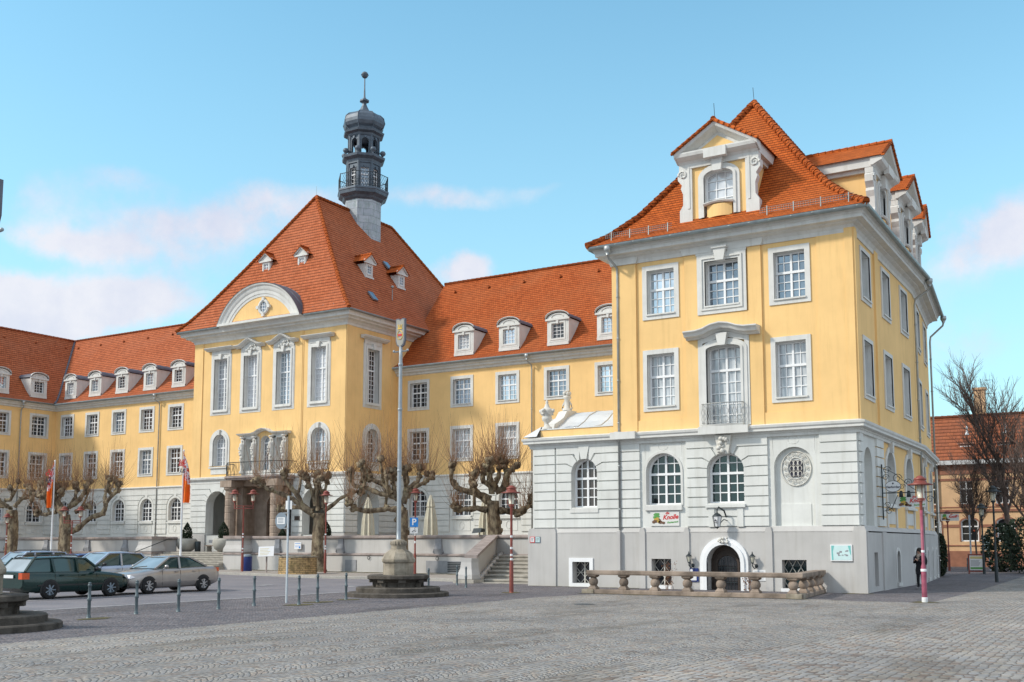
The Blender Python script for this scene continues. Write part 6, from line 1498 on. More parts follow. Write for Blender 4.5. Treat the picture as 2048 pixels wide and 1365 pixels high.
for k in range(26):
    a = 2*PI*k/26; a2 = 2*PI*(k+.93)/26; r0, r1, z = .78, 1.16, 1.09+rn.uniform(0, .015); q = [(cx+r*math.cos(t), cy+r*math.sin(t)) for r, t in ((r0, a), (r1, a), (r1, a2), (r0, a2))]; mb.rows([[(x, y, z) for x, y in q], [(x, y, z+.07) for x, y in q]], True, False, True, True)
mb.build('rim_stones', M['old_stone'], T)
# flags
def flag(label, x, y, h, sx, wid, seed, letters):
    T = thing('flag_pole', label, 'flag', (x, y, .12), 'white poles with orange flags'); mb = MB(); mb.lathe((x, y, .12), [(.075, 0), (.07, 2), (.045, h-.15), (.06, h-.12), (.06, h-.05), (0, h)], 12); mb.build('pole', M['sign_white'], T)
    rn = random.Random(seed); mb = MB(); nz, nu = 16, 8; zt = .12+h-.1; H = 3.5; rows = []
    for i in range(nz+1):
        t = i/nz; w = wid*(.10+.9*min(1, t*1.9)**.9)*(1+.06*math.sin(t*9)); row = []
        for j in range(nu+1):
            s = j/nu; fold = .13*math.sin(s*9+t*3+seed)*min(1, t*3+.15); row.append((x+sx*(.06+w*s)*AX[0]*.9+fold*.5, y+.0+sx*w*s*AX[1]*.5-fold-.05, zt-H*t-.25*s*(1-t)))
        rows.append(row)
    for i in range(nz):
        for j in range(nu): mb.face([rows[i][j], rows[i][j+1], rows[i+1][j+1], rows[i+1][j]], sm=True, mi=0 if (i > nz*.42+j*.5 or i < 1) else 1)
    fo = mb.build('flag', [M['flag_orange'], M['flag_print']], T)
    for k, (tx, m, zz, sz) in enumerate(letters):
        P = Vector(rows[int(zz)][4]); f2 = Fr((P.x+.1, P.y-.34, 0), AX, (AX[1], -AX[0])); text_obj('flag_lettering', tx, sz, m, f2, sx*.02, P.z, .0, fo, rot=-.15*sx, bold=.012)
flag('orange flag with white lettered upper part on the pole behind the silver saloon', -55.5, 49.0, 8.1, 1, .72, 2, [('HE', 'sign_red', 3, .3), ('BIL', 'sign_red', 4.6, .36), ('LE', 'ink', 6.2, .34)])
flag('orange flag with red and dark lettering on the left pole among the branches', -70.2, 49.7, 8.05, -1, .62, 5, [('S', 'sign_red', 3, .3), ('CB', 'sign_red', 4.3, .4), ('LE', 'ink', 6.2, .4)])
# parasols
for x, y, l in ((-45.3, 56, 'closed cream parasol between the forked tree and the mast'), (-40.1, 56, 'closed cream parasol right of the parking sign'), (-36.5, 57, 'closed cream parasol half hidden behind the terrace tree')):
    T = thing('parasol', l, 'parasol', (x, y, 1.3), 'closed parasols on the terrace'); mb = MB(); mb.lathe((x, y, 1.3), [(.3, 0), (.3, .08), (.05, .12), (.035, .2), (.035, 3.7)], 10); mb.build('pole', M['sign_white'], T)
    mb = MB(); rows = []
    for z, r in ((1.05, .42), (1.3, .42), (2.2, .36), (2.9, .24), (2.95, .18), (3.0, .26), (3.4, .17), (3.75, .05)): rows.append([(x+r*(1+.16*math.cos(k*PI))*math.cos(k*PI/9), y+r*(1+.16*math.cos(k*PI))*math.sin(k*PI/9), 1.3+z+.05*math.cos(k*PI*.5)*(z < 1.2)) for k in range(18)])
    mb.rows(rows, True, False, False, True); mb.build('canopy', M['canvas'], T)
# floodlight, bench, bin on the terrace
T = thing('floodlight', 'small dark floodlight on the terrace coping beside the sloping wall', 'floodlight', (-33.6, 51.9, 2.42)); mb = MB(); mb.tube([(-33.6, 51.8, 2.4), (-33.6, 51.8, 2.62)], .03, 6); mb.build('bracket', M['dark_metal'], T); mb = MB(); mb.rows([[(-34.0, 51.6, 2.5), (-33.5, 51.75, 2.55), (-33.5, 51.9, 2.82), (-34.0, 51.8, 2.8)], [(-33.9, 52.0, 2.55), (-33.4, 52.1, 2.6), (-33.4, 52.1, 2.75), (-33.9, 52.0, 2.75)]], True, False, True, True); mb.build('housing', M['dark_metal'], T)
T = thing('bench', 'low bench with wooden seat between the two big planters', 'bench', (-61.3, 57.5, 1.3)); mb = MB(); mb.box(-62.3, -60.3, 57.3, 57.8, 1.72, 1.8); mb.build('seat', M['sandstone'], T); mb = MB(); mb.box(-62.3, -60.3, 57.75, 57.82, 1.95, 2.2); mb.build('backrest', M['panel_grey'], T)
for x in (-62.1, -60.5): mb = MB(); mb.box(x-.08, x+.08, 57.3, 57.8, 1.3, 1.72); mb.build('leg', M['planter'], T)
T = thing('litter_bin', 'small black bin beside the left planter on the terrace', 'litter bin', (-62.9, 57.2, 1.3)); mb = MB(); mb.lathe((-62.9, 57.2, 1.3), [(.2, 0), (.22, .02), (.22, .75), (.2, .78), (.0, .8)], 14); mb.build('body', M['dark_metal'], T)
# ------------------------------------------------------------------ things on the pavilion walls
FW = front(42.01); FG = front(42.15)
def coach_lamp(label, u):
    T = thing('wall_lantern', label, 'wall lantern', FW.P(u, .95, .1), 'small wall lanterns beside the basement door'); mb = MB(); P = FW.P
    mb.sphere(P(u+.1, 1.0, .03), .07, 8, 6, 1.2); mb.tube([P(u+.1, .95, .05), P(u+.06, .9, .15), P(u, 1.0, .22), P(u, 1.12, .22)], .022, 6); mb.tube([P(u+.08, 1.05, .04), P(u, 1.1, .2)], .012, 4)
    c = P(u, 0, .22); mb.lathe((c[0], c[1], 0), [(.04, 1.1), (.06, 1.13), (.05, 1.15)], 6); mb.lathe((c[0], c[1], 0), [(.14, 1.38), (.13, 1.4), (.05, 1.47), (.03, 1.5), (.02, 1.56), (.0, 1.6)], 6)
    for k in range(6): a = k*PI/3; mb.tube([(c[0]+.055*math.cos(a), c[1]+.055*math.sin(a), 1.14), (c[0]+.115*math.cos(a), c[1]+.115*math.sin(a), 1.39)], .007, 3)
    mb.build('bracket', M['dark_metal'], T); mb = MB(); mb.lathe((c[0], c[1], 0), [(.05, 1.15), (.105, 1.37)], 6, False); mb.build('glass', M['lamp_glass'], T)
coach_lamp('small black lantern on the left side of the arched basement door', -16.66); coach_lamp('small black lantern on the right side of the arched basement door', -13.93)
T = thing('hanging_lantern', 'large white glazed lantern hanging on a bracket under the middle arched window', 'wall lantern', FG.P(-15.3, 2.9, .5)); P = FG.P; mb = MB()
mb.tube([P(-15.1, 3.0, .06), P(-15.1, 3.25, .3), P(-15.25, 3.4, .55), P(-15.3, 3.3, .6), P(-15.3, 3.12, .6)], .035, 6); mb.tube([P(-15.05, 2.85, .06), P(-15.1, 2.9, .35), P(-15.2, 2.75, .5)], .02, 5); mb.lathe(P(-15.3, 3.12, .6), [(.03, .05), (.12, 0), (.21, -.08), (.21, -.1)], 6); mb.lathe(P(-15.3, 2.58, .6), [(.0, -.08), (.03, -.05), (.11, 0), (.11, .03)], 6)
c = P(-15.3, 0, .6)
for k in range(6): a = k*PI/3; mb.tube([(c[0]+.12*math.cos(a), c[1]+.12*math.sin(a), 2.6), (c[0]+.2*math.cos(a), c[1]+.2*math.sin(a), 3.03)], .012, 4)
mb.build('frame', M['dark_metal'], T); mb = MB(); mb.lathe((c[0], c[1], 0), [(.115, 2.6), (.19, 3.03)], 6, False); mb.build('glass', M['sign_white'], T)
mb = MB(); f6 = Fr((c[0], c[1], 0), (1, 0), (0, -1)); f6.prism(mb, [(-.05, 2.86), (0, 2.9), (.02, 2.86), (.06, 2.84), (-.03, 2.82)], .172, .18); f6.box(mb, -.05, .05, 2.76, 2.785, .16, .176); mb.build('lantern_print', M['ink'], T)
def restaurant_board(T, f, u, z, w, h, d, small=False):
    mb = MB(); f.box(mb, u-w/2, u+w/2, z-h/2, z+h/2, d, d+.03); bd = mb.build('board', M['board_pale'], T); s = w/1.32
    dd = d+.032; text_obj('lettering', 'Knolle', .27*s, 'sign_red', f, u+.26*s, z+.06*s, dd, bd, .3, rot=.06, bold=.008); text_obj('small_lettering', 'die', .15*s, 'sign_red', f, u+.12*s, z+.235*s, dd, bd, .3, bold=.004)
    if not small: text_obj('green_lettering', 'Restaurant', .115*s, 'sign_green', f, u+.36*s, z-.15*s, dd, bd, .3, rot=.08, bold=.003)
    for nm, mt, bl_ in (('picture_leaves', 'sign_green', [(-.4, .17, .1), (-.33, .1, .09), (-.46, .06, .07), (-.3, .2, .06)]), ('picture_potatoes', 'wood_brown', [(-.42, -.1, .1), (-.3, -.05, .1), (-.5, -.14, .08), (-.2, -.15, .09), (-.06, -.18, .07)]), ('picture_fries', 'gold', [(-.36, .0, .08), (-.28, -.12, .07), (-.44, -.02, .05)])):
        mb = MB()
        for i, (a, b, r) in enumerate(bl_): f.prism(mb, [(u+(a+r*1.15*math.cos(k*PI/5)*(1+.2*math.sin(k*3+i)))*s, z+(b+r*.8*math.sin(k*PI/5))*s) for k in range(10)], dd-.001, dd+.003+.002*i+(.004 if mt == 'gold' else 0))
        mb.build(nm, M[mt], bd)
T = thing('restaurant_sign', 'white restaurant board with red lettering flat on the wall under an arched window', 'sign', FG.P(-17.85, 2.97, .04)); restaurant_board(T, FG, -17.85, 2.97, 1.32, .62, .02)
T = thing('wall_map', 'pale mint framed town map panel on the plinth near the corner', 'sign', FW.P(-10.42, 1.55, 0)); mb = MB(); FW.box(mb, -10.84, -10.0, 1.23, 1.87, 0, .06); fr_ = mb.build('frame', M['sign_white'], T); mb = MB(); FW.box(mb, -10.80, -10.04, 1.27, 1.83, .06, .064); mb.build('map_sheet', M['sign_mint'], T)
mb = MB(); FW.prism(mb, [(-10.8, 1.83), (-10.68, 1.83), (-10.74, 1.6), (-10.72, 1.27), (-10.79, 1.27)], .064, .067); FW.prism(mb, [(-10.16, 1.83), (-10.06, 1.83), (-10.04, 1.45), (-10.08, 1.5)], .064, .067); mb.build('map_border', M['sign_teal'], T)
mb = MB(); rn = random.Random(4)
for k in range(9): a = -10.5+rn.uniform(-.12, .3); b = 1.52+rn.uniform(-.12, .12); FW.box(mb, a, a+rn.uniform(.04, .12), b, b+rn.uniform(.03, .08), .064, .067+k*.0004)
mb.build('map_print', M['panel_grey'], T)
T = thing('menu_board', 'dark blue menu board with a white sheet, left of the arched basement door', 'sign', FW.P(-16.6, .6, 0)); mb = MB(); FW.box(mb, -16.88, -16.32, .33, .88, 0, .05); mb.build('board', M['sign_navy'], T); mb = MB(); FW.box(mb, -16.7, -16.4, .38, .7, .05, .056); FW.prism(mb, [(-16.62+.06*math.cos(k*PI/6), .79+.06*math.sin(k*PI/6)) for k in range(12)], .05, .056); mb.build('sheet', M['sign_white'], T)
T = thing('notice_board', 'two white notice sheets right of the arched basement door', 'sign', FW.P(-13.7, .6, 0)); mb = MB(); FW.box(mb, -13.98, -13.45, .62, .84, 0, .03); FW.box(mb, -13.98, -13.45, .41, .59, 0, .03); mb.build('sheet', M['sign_white'], T)
mb = MB()
for k in range(3): FW.box(mb, -13.92, -13.6+.03*k, .66+k*.05, .68+k*.05, .03, .033); FW.box(mb, -13.9, -13.55, .45+k*.04, .46+k*.04, .03, .033)
mb.build('print', M['panel_grey'], T)
for x, m, l in ((-24.3, 'sign_red', 'small white plate with a red rim on the left corner of the pavilion plinth'), (-24.02, 'sign_grey', 'small grey number plate beside the red rimmed plate on the plinth corner')):
    T = thing('wall_plate', l, 'sign', FW.P(x, 2.0, 0)); mb = MB(); FW.box(mb, x-.13, x+.13, 1.95, 2.22, .06, .09); mb.build('plate', M[m], T)
    mb = MB(); FW.box(mb, x-.1, x+.1, 1.98, 2.19, .09, .094); mb.build('plate_face', M['sign_white' if m == 'sign_red' else 'sign_mint'], T)
    mb = MB()
    for k in range(3): FW.box(mb, x-.07, x+.05+.01*k, 2.02+k*.055, 2.04+k*.055, .094, .097)
    mb.build('plate_print', M['ink'], T)
# projecting sign on the side wall
YS = 45.6; T = thing('projecting_sign', 'wrought iron bracket sign with an oval plate and a white board', 'sign', (-9.6, YS, 3.9)); f = front(YS); mb = MB()
mb.tube([(-9.55, YS, 2.9), (-9.55, YS, 5.2)], .03, 6); mb.tube([(-9.55, YS, 4.0), (-7.6, YS, 4.0)], .022, 5); mb.tube([(-9.5, YS, 3.25), (-9.2, YS, 3.35), (-8.95, YS, 3.9)], .016, 4)
for u, z, r, h in ((-9.35, 4.95, .17, 1), (-9.3, 3.25, .16, 1), (-8.95, 4.6, .2, 1), (-8.5, 4.4, .18, -1), (-8.2, 4.45, .14, 1), (-8.0, 4.2, .12, -1), (-7.7, 3.7, .16, 1), (-9.4, 4.65, .14, 1), (-9.35, 3.5, .13, -1), (-8.75, 4.25, .12, 1)): volute(mb, f, u, z, r, 0, 0, 1.5, h, .016)
mb.tube([f.P(-9.5+.25*k, 5.0-.16*k+.1*math.sin(k), 0) for k in range(7)], .013, 4); mb.build('bracket', M['dark_metal'], T)
mb = MB(); f.prism(mb, [(-9.12+.30*math.cos(k*PI/12), 4.27+.22*math.sin(k*PI/12)) for k in range(24)], -.03, .03); ov = mb.build('oval_plate', M['sign_white'], T)
mb = MB(); mb.tube([f.P(-9.12+.30*math.cos(k*PI/12), 4.27+.22*math.sin(k*PI/12), .0) for k in range(25)], .022, 5); mb.build('oval_rim', M['dark_metal'], ov); text_obj('lettering', 'Herforder', .135, 'ink', f, -9.12, 4.24, .033, ov, bold=.003)
mb = MB(); f.prism(mb, [(-9.12+.035*math.cos(k*PI/4), 4.39+.04*math.sin(k*PI/4)) for k in range(8)], .03, .036); mb.build('plate_emblem', M['ink'], ov)
restaurant_board(T, f, -8.42, 3.62, 1.12, .44, -.015)
mb = MB()
for u in (-8.75, -8.45): mb.tube([f.P(u, 4.0, .02), f.P(u, 3.98, .3)], .02, 5); mb.lathe(f.P(u, 3.86, .34), [(.05, .2), (.07, .1), (.09, -.06), (.0, -.06)], 8)
mb.build('spotlight', M['dark_metal'], T)
T = thing('restaurant_sign', 'small far white signboard with red lettering projecting beyond the end of the pavilion', 'sign', (-10.0, 62.5, 3.4)); f = front(62.5); restaurant_board(T, f, -9.55, 3.35, .95, .38, 0, True); mb = MB(); mb.tube([(-10.4, 62.5, 3.6), (-9.0, 62.5, 3.6)], .02, 4); mb.build('bracket', M['dark_metal'], T)
# advertising board
T = thing('advertising_board', 'free standing advertising board with a framed yellow and white poster, right of the pavilion', 'sign board', (-9.7, 73, 0)); f = Fr((-9.7, 73, 0), (.97, .24), (.24, -.97)); mb = MB()
for u in (-.45, .45): f.box(mb, u-.04, u+.04, 0, 1.25, -.06, .06)
f.box(mb, -.45, .45, .12, .2, -.05, .05); f.box(mb, -.45, .45, 1.17, 1.25, -.05, .05); mb.build('frame', M['red_metal'], T); mb = MB(); f.box(mb, -.4, .4, .25, 1.15, -.02, .03); pb = mb.build('poster', M['sign_white'], T)
mb = MB(); f.box(mb, -.36, .36, .95, 1.1, .03, .036); mb.build('poster_band', M['sign_yellow'], pb); mb = MB(); f.box(mb, -.36, .36, .3, .42, .03, .036); mb.build('poster_foot', M['sign_green'], pb)
mb = MB()
for k in range(6): f.box(mb, -.33, .15+.03*((k*5) % 4), .5+k*.065, .525+k*.065, .03, .036)
mb.build('poster_print', M['panel_grey'], pb)
# traffic light
T = thing('traffic_light', 'grey pole with a small traffic light and a tilted sign beside the advertising board', 'traffic light', (-11.5, 84, 0)); mb = MB(); mb.tube([(-11.5, 84, 0), (-11.5, 84, 4.0)], .06, 8); mb.tube([(-10.1, 83, 0), (-10.25, 83, 2.6)], .05, 6); mb.build('pole', M['mast_paint'], T)
mb = MB(); mb.box(-11.35, -11.05, 83.85, 84.1, 2.2, 3.0); mb.build('signal_head', M['plastic_black'], T); mb = MB(); mb.sphere((-11.2, 83.84, 2.85), .09, 8, 5); mb.build('signal_lens', M['tail_lamp'], T)
mb = MB(); mb.rows([[(-10.45, 82.95, 1.4), (-10.1, 82.95, 1.45), (-10.05, 82.95, 2.4), (-10.45, 82.95, 2.5)], [(-10.45, 82.98, 1.4), (-10.1, 82.98, 1.45), (-10.05, 82.98, 2.4), (-10.45, 82.98, 2.5)]], True, False, True, True); mb.build('sign_panel', M['sign_mint'], T)
# ------------------------------------------------------------------ brown tiled house
def far_house():
    R = thing('brick_house', 'ochre house with brown stone bands and a large brown tiled roof behind trees', 'building', (-8, 95, 0)); f = front(95)
    uw = [(c-.5, c+.5, 5.2, 7.1) for c in (-18.6, -15.9, -13.15, -10.4, -7.65, -4.9)]; aw = [(c-.68, c+.68, 2.1, 4.0, .35) for c in (-18.6, -15.9, -13.0, -10.25, -7.5, -4.75)]
    mb = MB(); wall(mb, f, -22, 2, 0, 8.6, uw+aw); mb.face([(-22, 95, 0), (-22, 107, 0), (-22, 107, 8.6), (-22, 95, 8.6)]); mb.face([(2, 95, 0), (2, 107, 0), (2, 107, 8.6), (2, 95, 8.6)]); mb.build('wall', M['ochre_stucco'], R)
    mb = MB()
    for z0, z1, d in ((7.7, 8.5, .06), (7.15, 7.35, .04), (4.55, 4.75, .12), (4.9, 4.98, .05), (3.25, 3.5, .04), (0, 1.3, .1), (1.7, 1.8, .06)): 
        if z0 in (3.25,):
            p = -22
            for o in aw: f.box(mb, p, o[0]-.1, z0, z1, 0, d); p = o[1]+.1
            f.box(mb, p, 2, z0, z1, 0, d)
        else: f.box(mb, -22, 2, z0, z1, 0, d)
    for o in aw: keystone(mb, f, (o[0]+o[1])/2, 3.9, 4.35, .3, .45, 0, .15); ring(mb, f, o, .12, .05, 0, False)
    for o in uw: f.box(mb, o[0]-.1, o[1]+.1, 5.05, 5.2, 0, .12); f.box(mb, o[0]-.08, o[1]+.08, 7.1, 7.22, 0, .06)
    mb.build('stone_band', M['brown_stone'], R)
    for o in uw: window(R, f, o, 0, 0, .15, sill=None, glass='glass_dark', cols=1, rows=(1, 1), split=.33, fw=.06)
    for o in aw: window(R, f, o, 0, 0, .15, sill=None, glass='glass_dark', cols=1, rows=(1, 2), split=.35, fw=.09)
    mb = MB(); f.box(mb, -22.3, 2.3, 8.5, 8.85, 0, .5); mb.build('gutter', M['pale_metal'], R)
    mb = MB(); hip_rings(mb, [(-22.5, 2.5, 94.5, 108, 8.85), (-18.5, -7.6, 99.3, 103.3, 13.0)]); mb.build('roof', M['roof_tile_far'], R)
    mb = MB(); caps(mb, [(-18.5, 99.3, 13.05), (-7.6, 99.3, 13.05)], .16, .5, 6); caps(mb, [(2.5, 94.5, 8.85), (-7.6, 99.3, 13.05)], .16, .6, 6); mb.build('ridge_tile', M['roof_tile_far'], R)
    mb = MB(); mb.box(-12.9, -12.0, 100, 100.8, 12.5, 15.6); mb.box(-13.0, -11.9, 99.9, 100.9, 15.4, 15.6); mb.build('chimney', M['ochre_stucco'], R)
    mb = MB()
    for x in (-12.7, -12.3): mb.tube([(x, 100.4, 15.6), (x, 100.4, 16.4)], .03, 4)
    mb.tube([(-12.0, 100, 15.0), (-11.3, 100, 15.0), (-11.3, 100, 16.2), (-11.9, 100, 16.2)], .03, 4); mb.build('aerial', M['dark_metal'], R)
    for c in (-13.2, -10.2):
        mb = MB(); g2 = front(95.9); wall(mb, g2, c-.55, c+.55, 9.3, 10.3, [(c-.4, c+.4, 9.45, 10.15)])
        for m in (-1, 1): mb.face([g2.P(c+m*.55, 9.3, 0), g2.P(c+m*.55, 10.3, 0), g2.P(c+m*.55, 10.3, -1.2), g2.P(c+m*.55, 9.3, -1.2)])
        mb.face([g2.P(c-.65, 10.3, .1), g2.P(c+.65, 10.3, .1), g2.P(c+.65, 10.8, -1.6), g2.P(c-.65, 10.8, -1.6)]); d = mb.build('dormer', M['brown_stone'], R); glaze(d, g2, (c-.4, c+.4, 9.45, 10.15), .05, cols=3, rows=(1,), split=0, mull=False, glass='glass_dark', names=('dormer_window_frame', 'dormer_window_pane'))
        mb = MB(); mb.lathe((c, 97.3, 11.2), [(.22, 0), (.1, .2), (.06, .5), (.1, .6), (.04, .8)], 8); mb.build('roof_vent', M['pale_metal'], R)
    mb = MB(); mb.tube([(-15.35, 94.85, 0), (-15.35, 94.85, 8.6)], .07, 6); mb.build('downpipe', M['zinc'], R)
far_house()
# ------------------------------------------------------------------ cars (local: nose towards +X)
def car(name, label, paint, spec, loc, rz, rails=False, plate=''):
    T = thing(name, label, 'car', (0, 0, 0), 'parked cars'); Lh = spec['L']/2; W = spec['W']/2; H = spec['H']; st = spec['st']; cab = spec['cab']; wx = spec['wx']
    mb = MB(); rows = []
    for x, zl, zb, w in st:
        w *= W; rows.append([(x, -w*.82, zl), (x, -w*.98, zl+.08), (x, -w, zl+(zb-zl)*.35), (x, -w*.995, zl+(zb-zl)*.62), (x, -w*.965, zb-.07), (x, -w*.88, zb-.015), (x, -w*.4, zb+.012), (x, w*.4, zb+.012), (x, w*.88, zb-.015), (x, w*.965, zb-.07), (x, w*.995, zl+(zb-zl)*.62), (x, w, zl+(zb-zl)*.35), (x, w*.98, zl+.08), (x, w*.82, zl)])
    mb.rows(rows, True, True, True, True); body = mb.build('body', M[paint], T)
    (xa, za), (xb, zb_), (xc, zc), (xd, zd) = cab; wb, wt = W*.93, W*.74
    # greenhouse: glass volume with painted roof and pillars
    g = MB(); base = [(xa, za), (xd, zd)]
    sec = [(xa, za, wb*.9), (xb, zb_, wt*.96), ((xb+xc)/2, max(zb_, zc)+.03, wt), (xc, zc, wt*.96), (xd, zd, wb*.9)]
    top = [(x, z) for x, z, _ in sec]
    lowz = min(za, zd)-.08
    L1 = [(x, -w, z) for x, z, w in sec]; R1 = [(x, w, z) for x, z, w in sec]
    Lb = [(xa, -wb*.97, lowz), (xd, -wb*.97, lowz)]; Rb = [(xa, wb*.97, lowz), (xd, wb*.97, lowz)]
    mb = MB(); mb.face([Lb[0]] + L1 + [Lb[1]]); mb.face([Rb[0]] + R1 + [Rb[1]]); mb.build('side_window', M[spec.get('glass', 'car_glass')], T)
    mb = MB(); mb.face([L1[0], R1[0], R1[1], L1[1]]); mb.build('windscreen', M[spec.get('wglass', 'car_glass_pale')], T)
    mb = MB(); mb.face([L1[3], R1[3], R1[4], L1[4]]); mb.build('rear_window', M[spec.get('wglass', 'car_glass_pale')], T)
    mb = MB(); e = .022
    rr = []
    for x, z, w in ((xb+.05, zb_-.03, wt*.93), (xb-.1, zb_+.02, wt*1.0), ((xb+xc)/2, max(zb_, zc)+.05, wt*1.03), (xc+.1, zc+.02, wt*1.0), (xc-.05, zc-.02, wt*.93)):
        rr.append([(x, -w-.02, z-.05), (x, -w*.92, z+.0), (x, -w*.5, z+.025), (x, w*.5, z+.025), (x, w*.92, z+.0), (x, w+.02, z-.05)])
    mb.rows(rr, False, True)
    for s in (-1, 1):
        for (p, q) in (((xa, s*wb*.9, za), (xb, s*wt*.98, zb_)), ((xc, s*wt*.98, zc), (xd, s*wb*.92, zd))): mb.bar(p, q, .075, .06)
        mb.tube([(xb, s*(wt*.98), zb_-.02), ((xb+xc)/2, s*(wt+.015), max(zb_, zc)+.015), (xc, s*wt*.98, zc-.02)], .035, 5)
        xm = spec['bp']; mb.bar((xm, s*(wb+.0), lowz+.05), (xm-.03, s*(wt+.02), max(zb_, zc)-.02), .08, .05)
        if 'cp' in spec: mb.bar((spec['cp'], s*(wb+.0), lowz+.05), (spec['cp']-.05, s*(wt+.02), zc-.02), .09, .05)
    mb.build('roof', M[paint], T)
    if rails:
        mb = MB()
        for s in (-1, 1): mb.tube([(xb-.2, s*wt*.9, H-.01), (xb-.35, s*wt*.9, H+.05), (xc+.2, s*wt*.9, H+.05), (xc+.05, s*wt*.9, H-.03)], .018, 5)
        mb.build('roof_rail', M['plastic_black'], T)
    for x in wx:
        for s in (-1, 1):
            r = spec.get('r', .31); mb = MB()
            prof = [(r*.6, -.1), (r-.02, -.1), (r, -.08), (r, .08), (r-.02, .1), (r*.62, .1)]
            mb.rows([[(x+q*math.cos(2*PI*k/22), s*(W-.09)+h, r+q*math.sin(2*PI*k/22)) for k in range(22)] for q, h in prof], True, True)
            wl = mb.build('wheel', M['tyre'], T); mb = MB(); yy = s*(W-.012)
            mb.rows([[(x+q*math.cos(2*PI*k/22), yy-s*h, r+q*math.sin(2*PI*k/22)) for k in range(22)] for q, h in ((r*.68, 0), (r*.66, .015), (r*.6, .03), (.001, .03))], True, False)
            for k in range(7):
                a = 2*PI*k/7; mb.bar((x, yy+s*.0, r), (x+r*.64*math.cos(a), yy-s*.004, r+r*.64*math.sin(a)), .055, .03)
            mb.rows([[(x+.055*math.cos(2*PI*k/10), yy+s*h, r+.055*math.sin(2*PI*k/10)) for k in range(10)] for h in (-.02, .012)], True, False, True, True)
            mb.build('rim', M['rim' if not spec.get('dark') else 'sign_grey'], wl)
            mb = MB(); R_ = r+.075; ys = s*(W+.004)
            pts = [(x+R_*math.cos(PI*k/14-.0), r+R_*math.sin(PI*k/14)-.02) for k in range(15)]
            mb.face([(a, ys, b) for a, b in pts] + [(x-R_, ys, .2), (x+R_, ys, .2)]); mb.face([(a, ys-s*.3, b) for a, b in pts] + [(x-R_, ys-s*.3, .2), (x+R_, ys-s*.3, .2)])
            mb.build('wheel_arch', M['plastic_black'], T)
            if True:
                # push the tyre proud of the arch liner
                wl.location = (0, s*.03, 0)
    f0 = st[-1][0]; r0 = st[0][0]; zf = spec['zf']; zr = spec['zr']
    for s in (-1, 1):
        mb = MB(); mb.rows([[(f0-.02, s*W*.42, zf-.07), (f0-.10, s*W*.90, zf-.05), (f0-.25, s*W*.97, zf+.02), (f0-.16, s*W*.8, zf+.09), (f0-.05, s*W*.45, zf+.08)], [(f0+.035, s*W*.42, zf-.07), (f0-.02, s*W*.88, zf-.05), (f0-.22, s*(W+.012), zf+.02), (f0-.10, s*W*.86, zf+.10), (f0+.01, s*W*.45, zf+.09)]], True, True, True, True); mb.build('headlight', M['head_lamp'], T)
        mb = MB(); h = spec.get('tl', .12)*.72; q0, q1 = st[0][3]*W, st[1][3]*W*1.004; x1 = st[1][0]; mb.rows([[(r0-.02, s*q0*.72, z), (r0-.018, s*q0*.995, z), (x1, s*q1, z), (x1+.12, s*(q1+.003), z), (x1+.1, s*q1*.9, z), (r0+.02, s*q0*.72, z)] for z in (zr-h, zr+h)], True, False, True, True); mb.build('taillight', M['tail_lamp'], T)
        mb = MB(); mb.sphere((xa-.35, s*(W+.09), za+.07), .11, 8, 6, .65, .7); mb.tube([(xa-.33, s*(W-.05), za-.02), (xa-.34, s*(W+.05), za+.03)], .03, 5); mb.build('mirror', M[paint if not spec.get('dark') else 'plastic_black'], T)
        mb = MB()
        for xm in (spec['bp']+.12, spec['bp']-.78): mb.bar((xm, s*(W+.008), za-.13), (xm+.17, s*(W+.008), za-.125), .03, .03)
        mb.build('door_handle', M[paint], T)
        mb = MB(); mb.bar((r0+.5, s*(W+.002), .47), (f0-.7, s*(W+.002), .47), .02, .05); mb.build('side_moulding', M['plastic_black' if spec.get('dark') else paint], T)
        mb = MB()
        for xm in (spec['bp'], xa-.25, spec.get('cp', spec['bp']-.95)): mb.bar((xm, s*(W+.001), .3), (xm, s*(W*.985), za-.08), .008, .008)
        mb.build('door_seam', M['plastic_black'], T)
    mb = MB(); mb.box(f0-.02, f0+.025, -W*.36, W*.36, zf-.09, zf+.07); mb.build('grille', M['rim'], T)
    mb = MB()
    for k in range(4): mb.box(f0+.02, f0+.032, -W*.33, W*.33, zf-.075+k*.037, zf-.058+k*.037)
    mb.build('grille_slats', M['plastic_black'], T)
    mb = MB(); mb.box(f0-.05, f0+.04, -W*.85, W*.85, .22, .36); mb.build('bumper', M['plastic_black'], T)
    for xx, s in ((f0+.04, 1), (r0-.035, -1)):
        mb = MB(); zz = .42 if s > 0 else spec.get('pz', .62); mb.box(min(xx, xx+.015*s), max(xx, xx+.015*s), -.26, .26, zz-.055, zz+.055); p = mb.build('number_plate', M['sign_white'], T)
    mb = MB(); mb.bar((xa-.02, -.5, za+.03), (xa-.12, .1, za+.08), .02); mb.build('wiper', M['plastic_black'], T)
    T.location = loc; T.rotation_euler = (0, 0, rz)
    return T
sal = dict(L=4.53, W=1.73, H=1.43, zf=.62, zr=.86, wx=(1.42, -1.3), bp=-.12, tl=.11, cab=((1.02, .95), (.28, 1.38), (-.75, 1.37), (-1.55, 1.0)),
    st=[(-2.27, .42, .86, .80), (-2.2, .32, .95, .88), (-1.9, .25, 1.0, .96), (-1.3, .22, 1.0, 1), (-.3, .2, .96, 1), (.8, .2, .94, 1), (1.2, .21, .90, 1), (1.7, .23, .82, .98), (2.05, .25, .76, .92), (2.22, .3, .68, .80), (2.28, .36, .58, .68)])
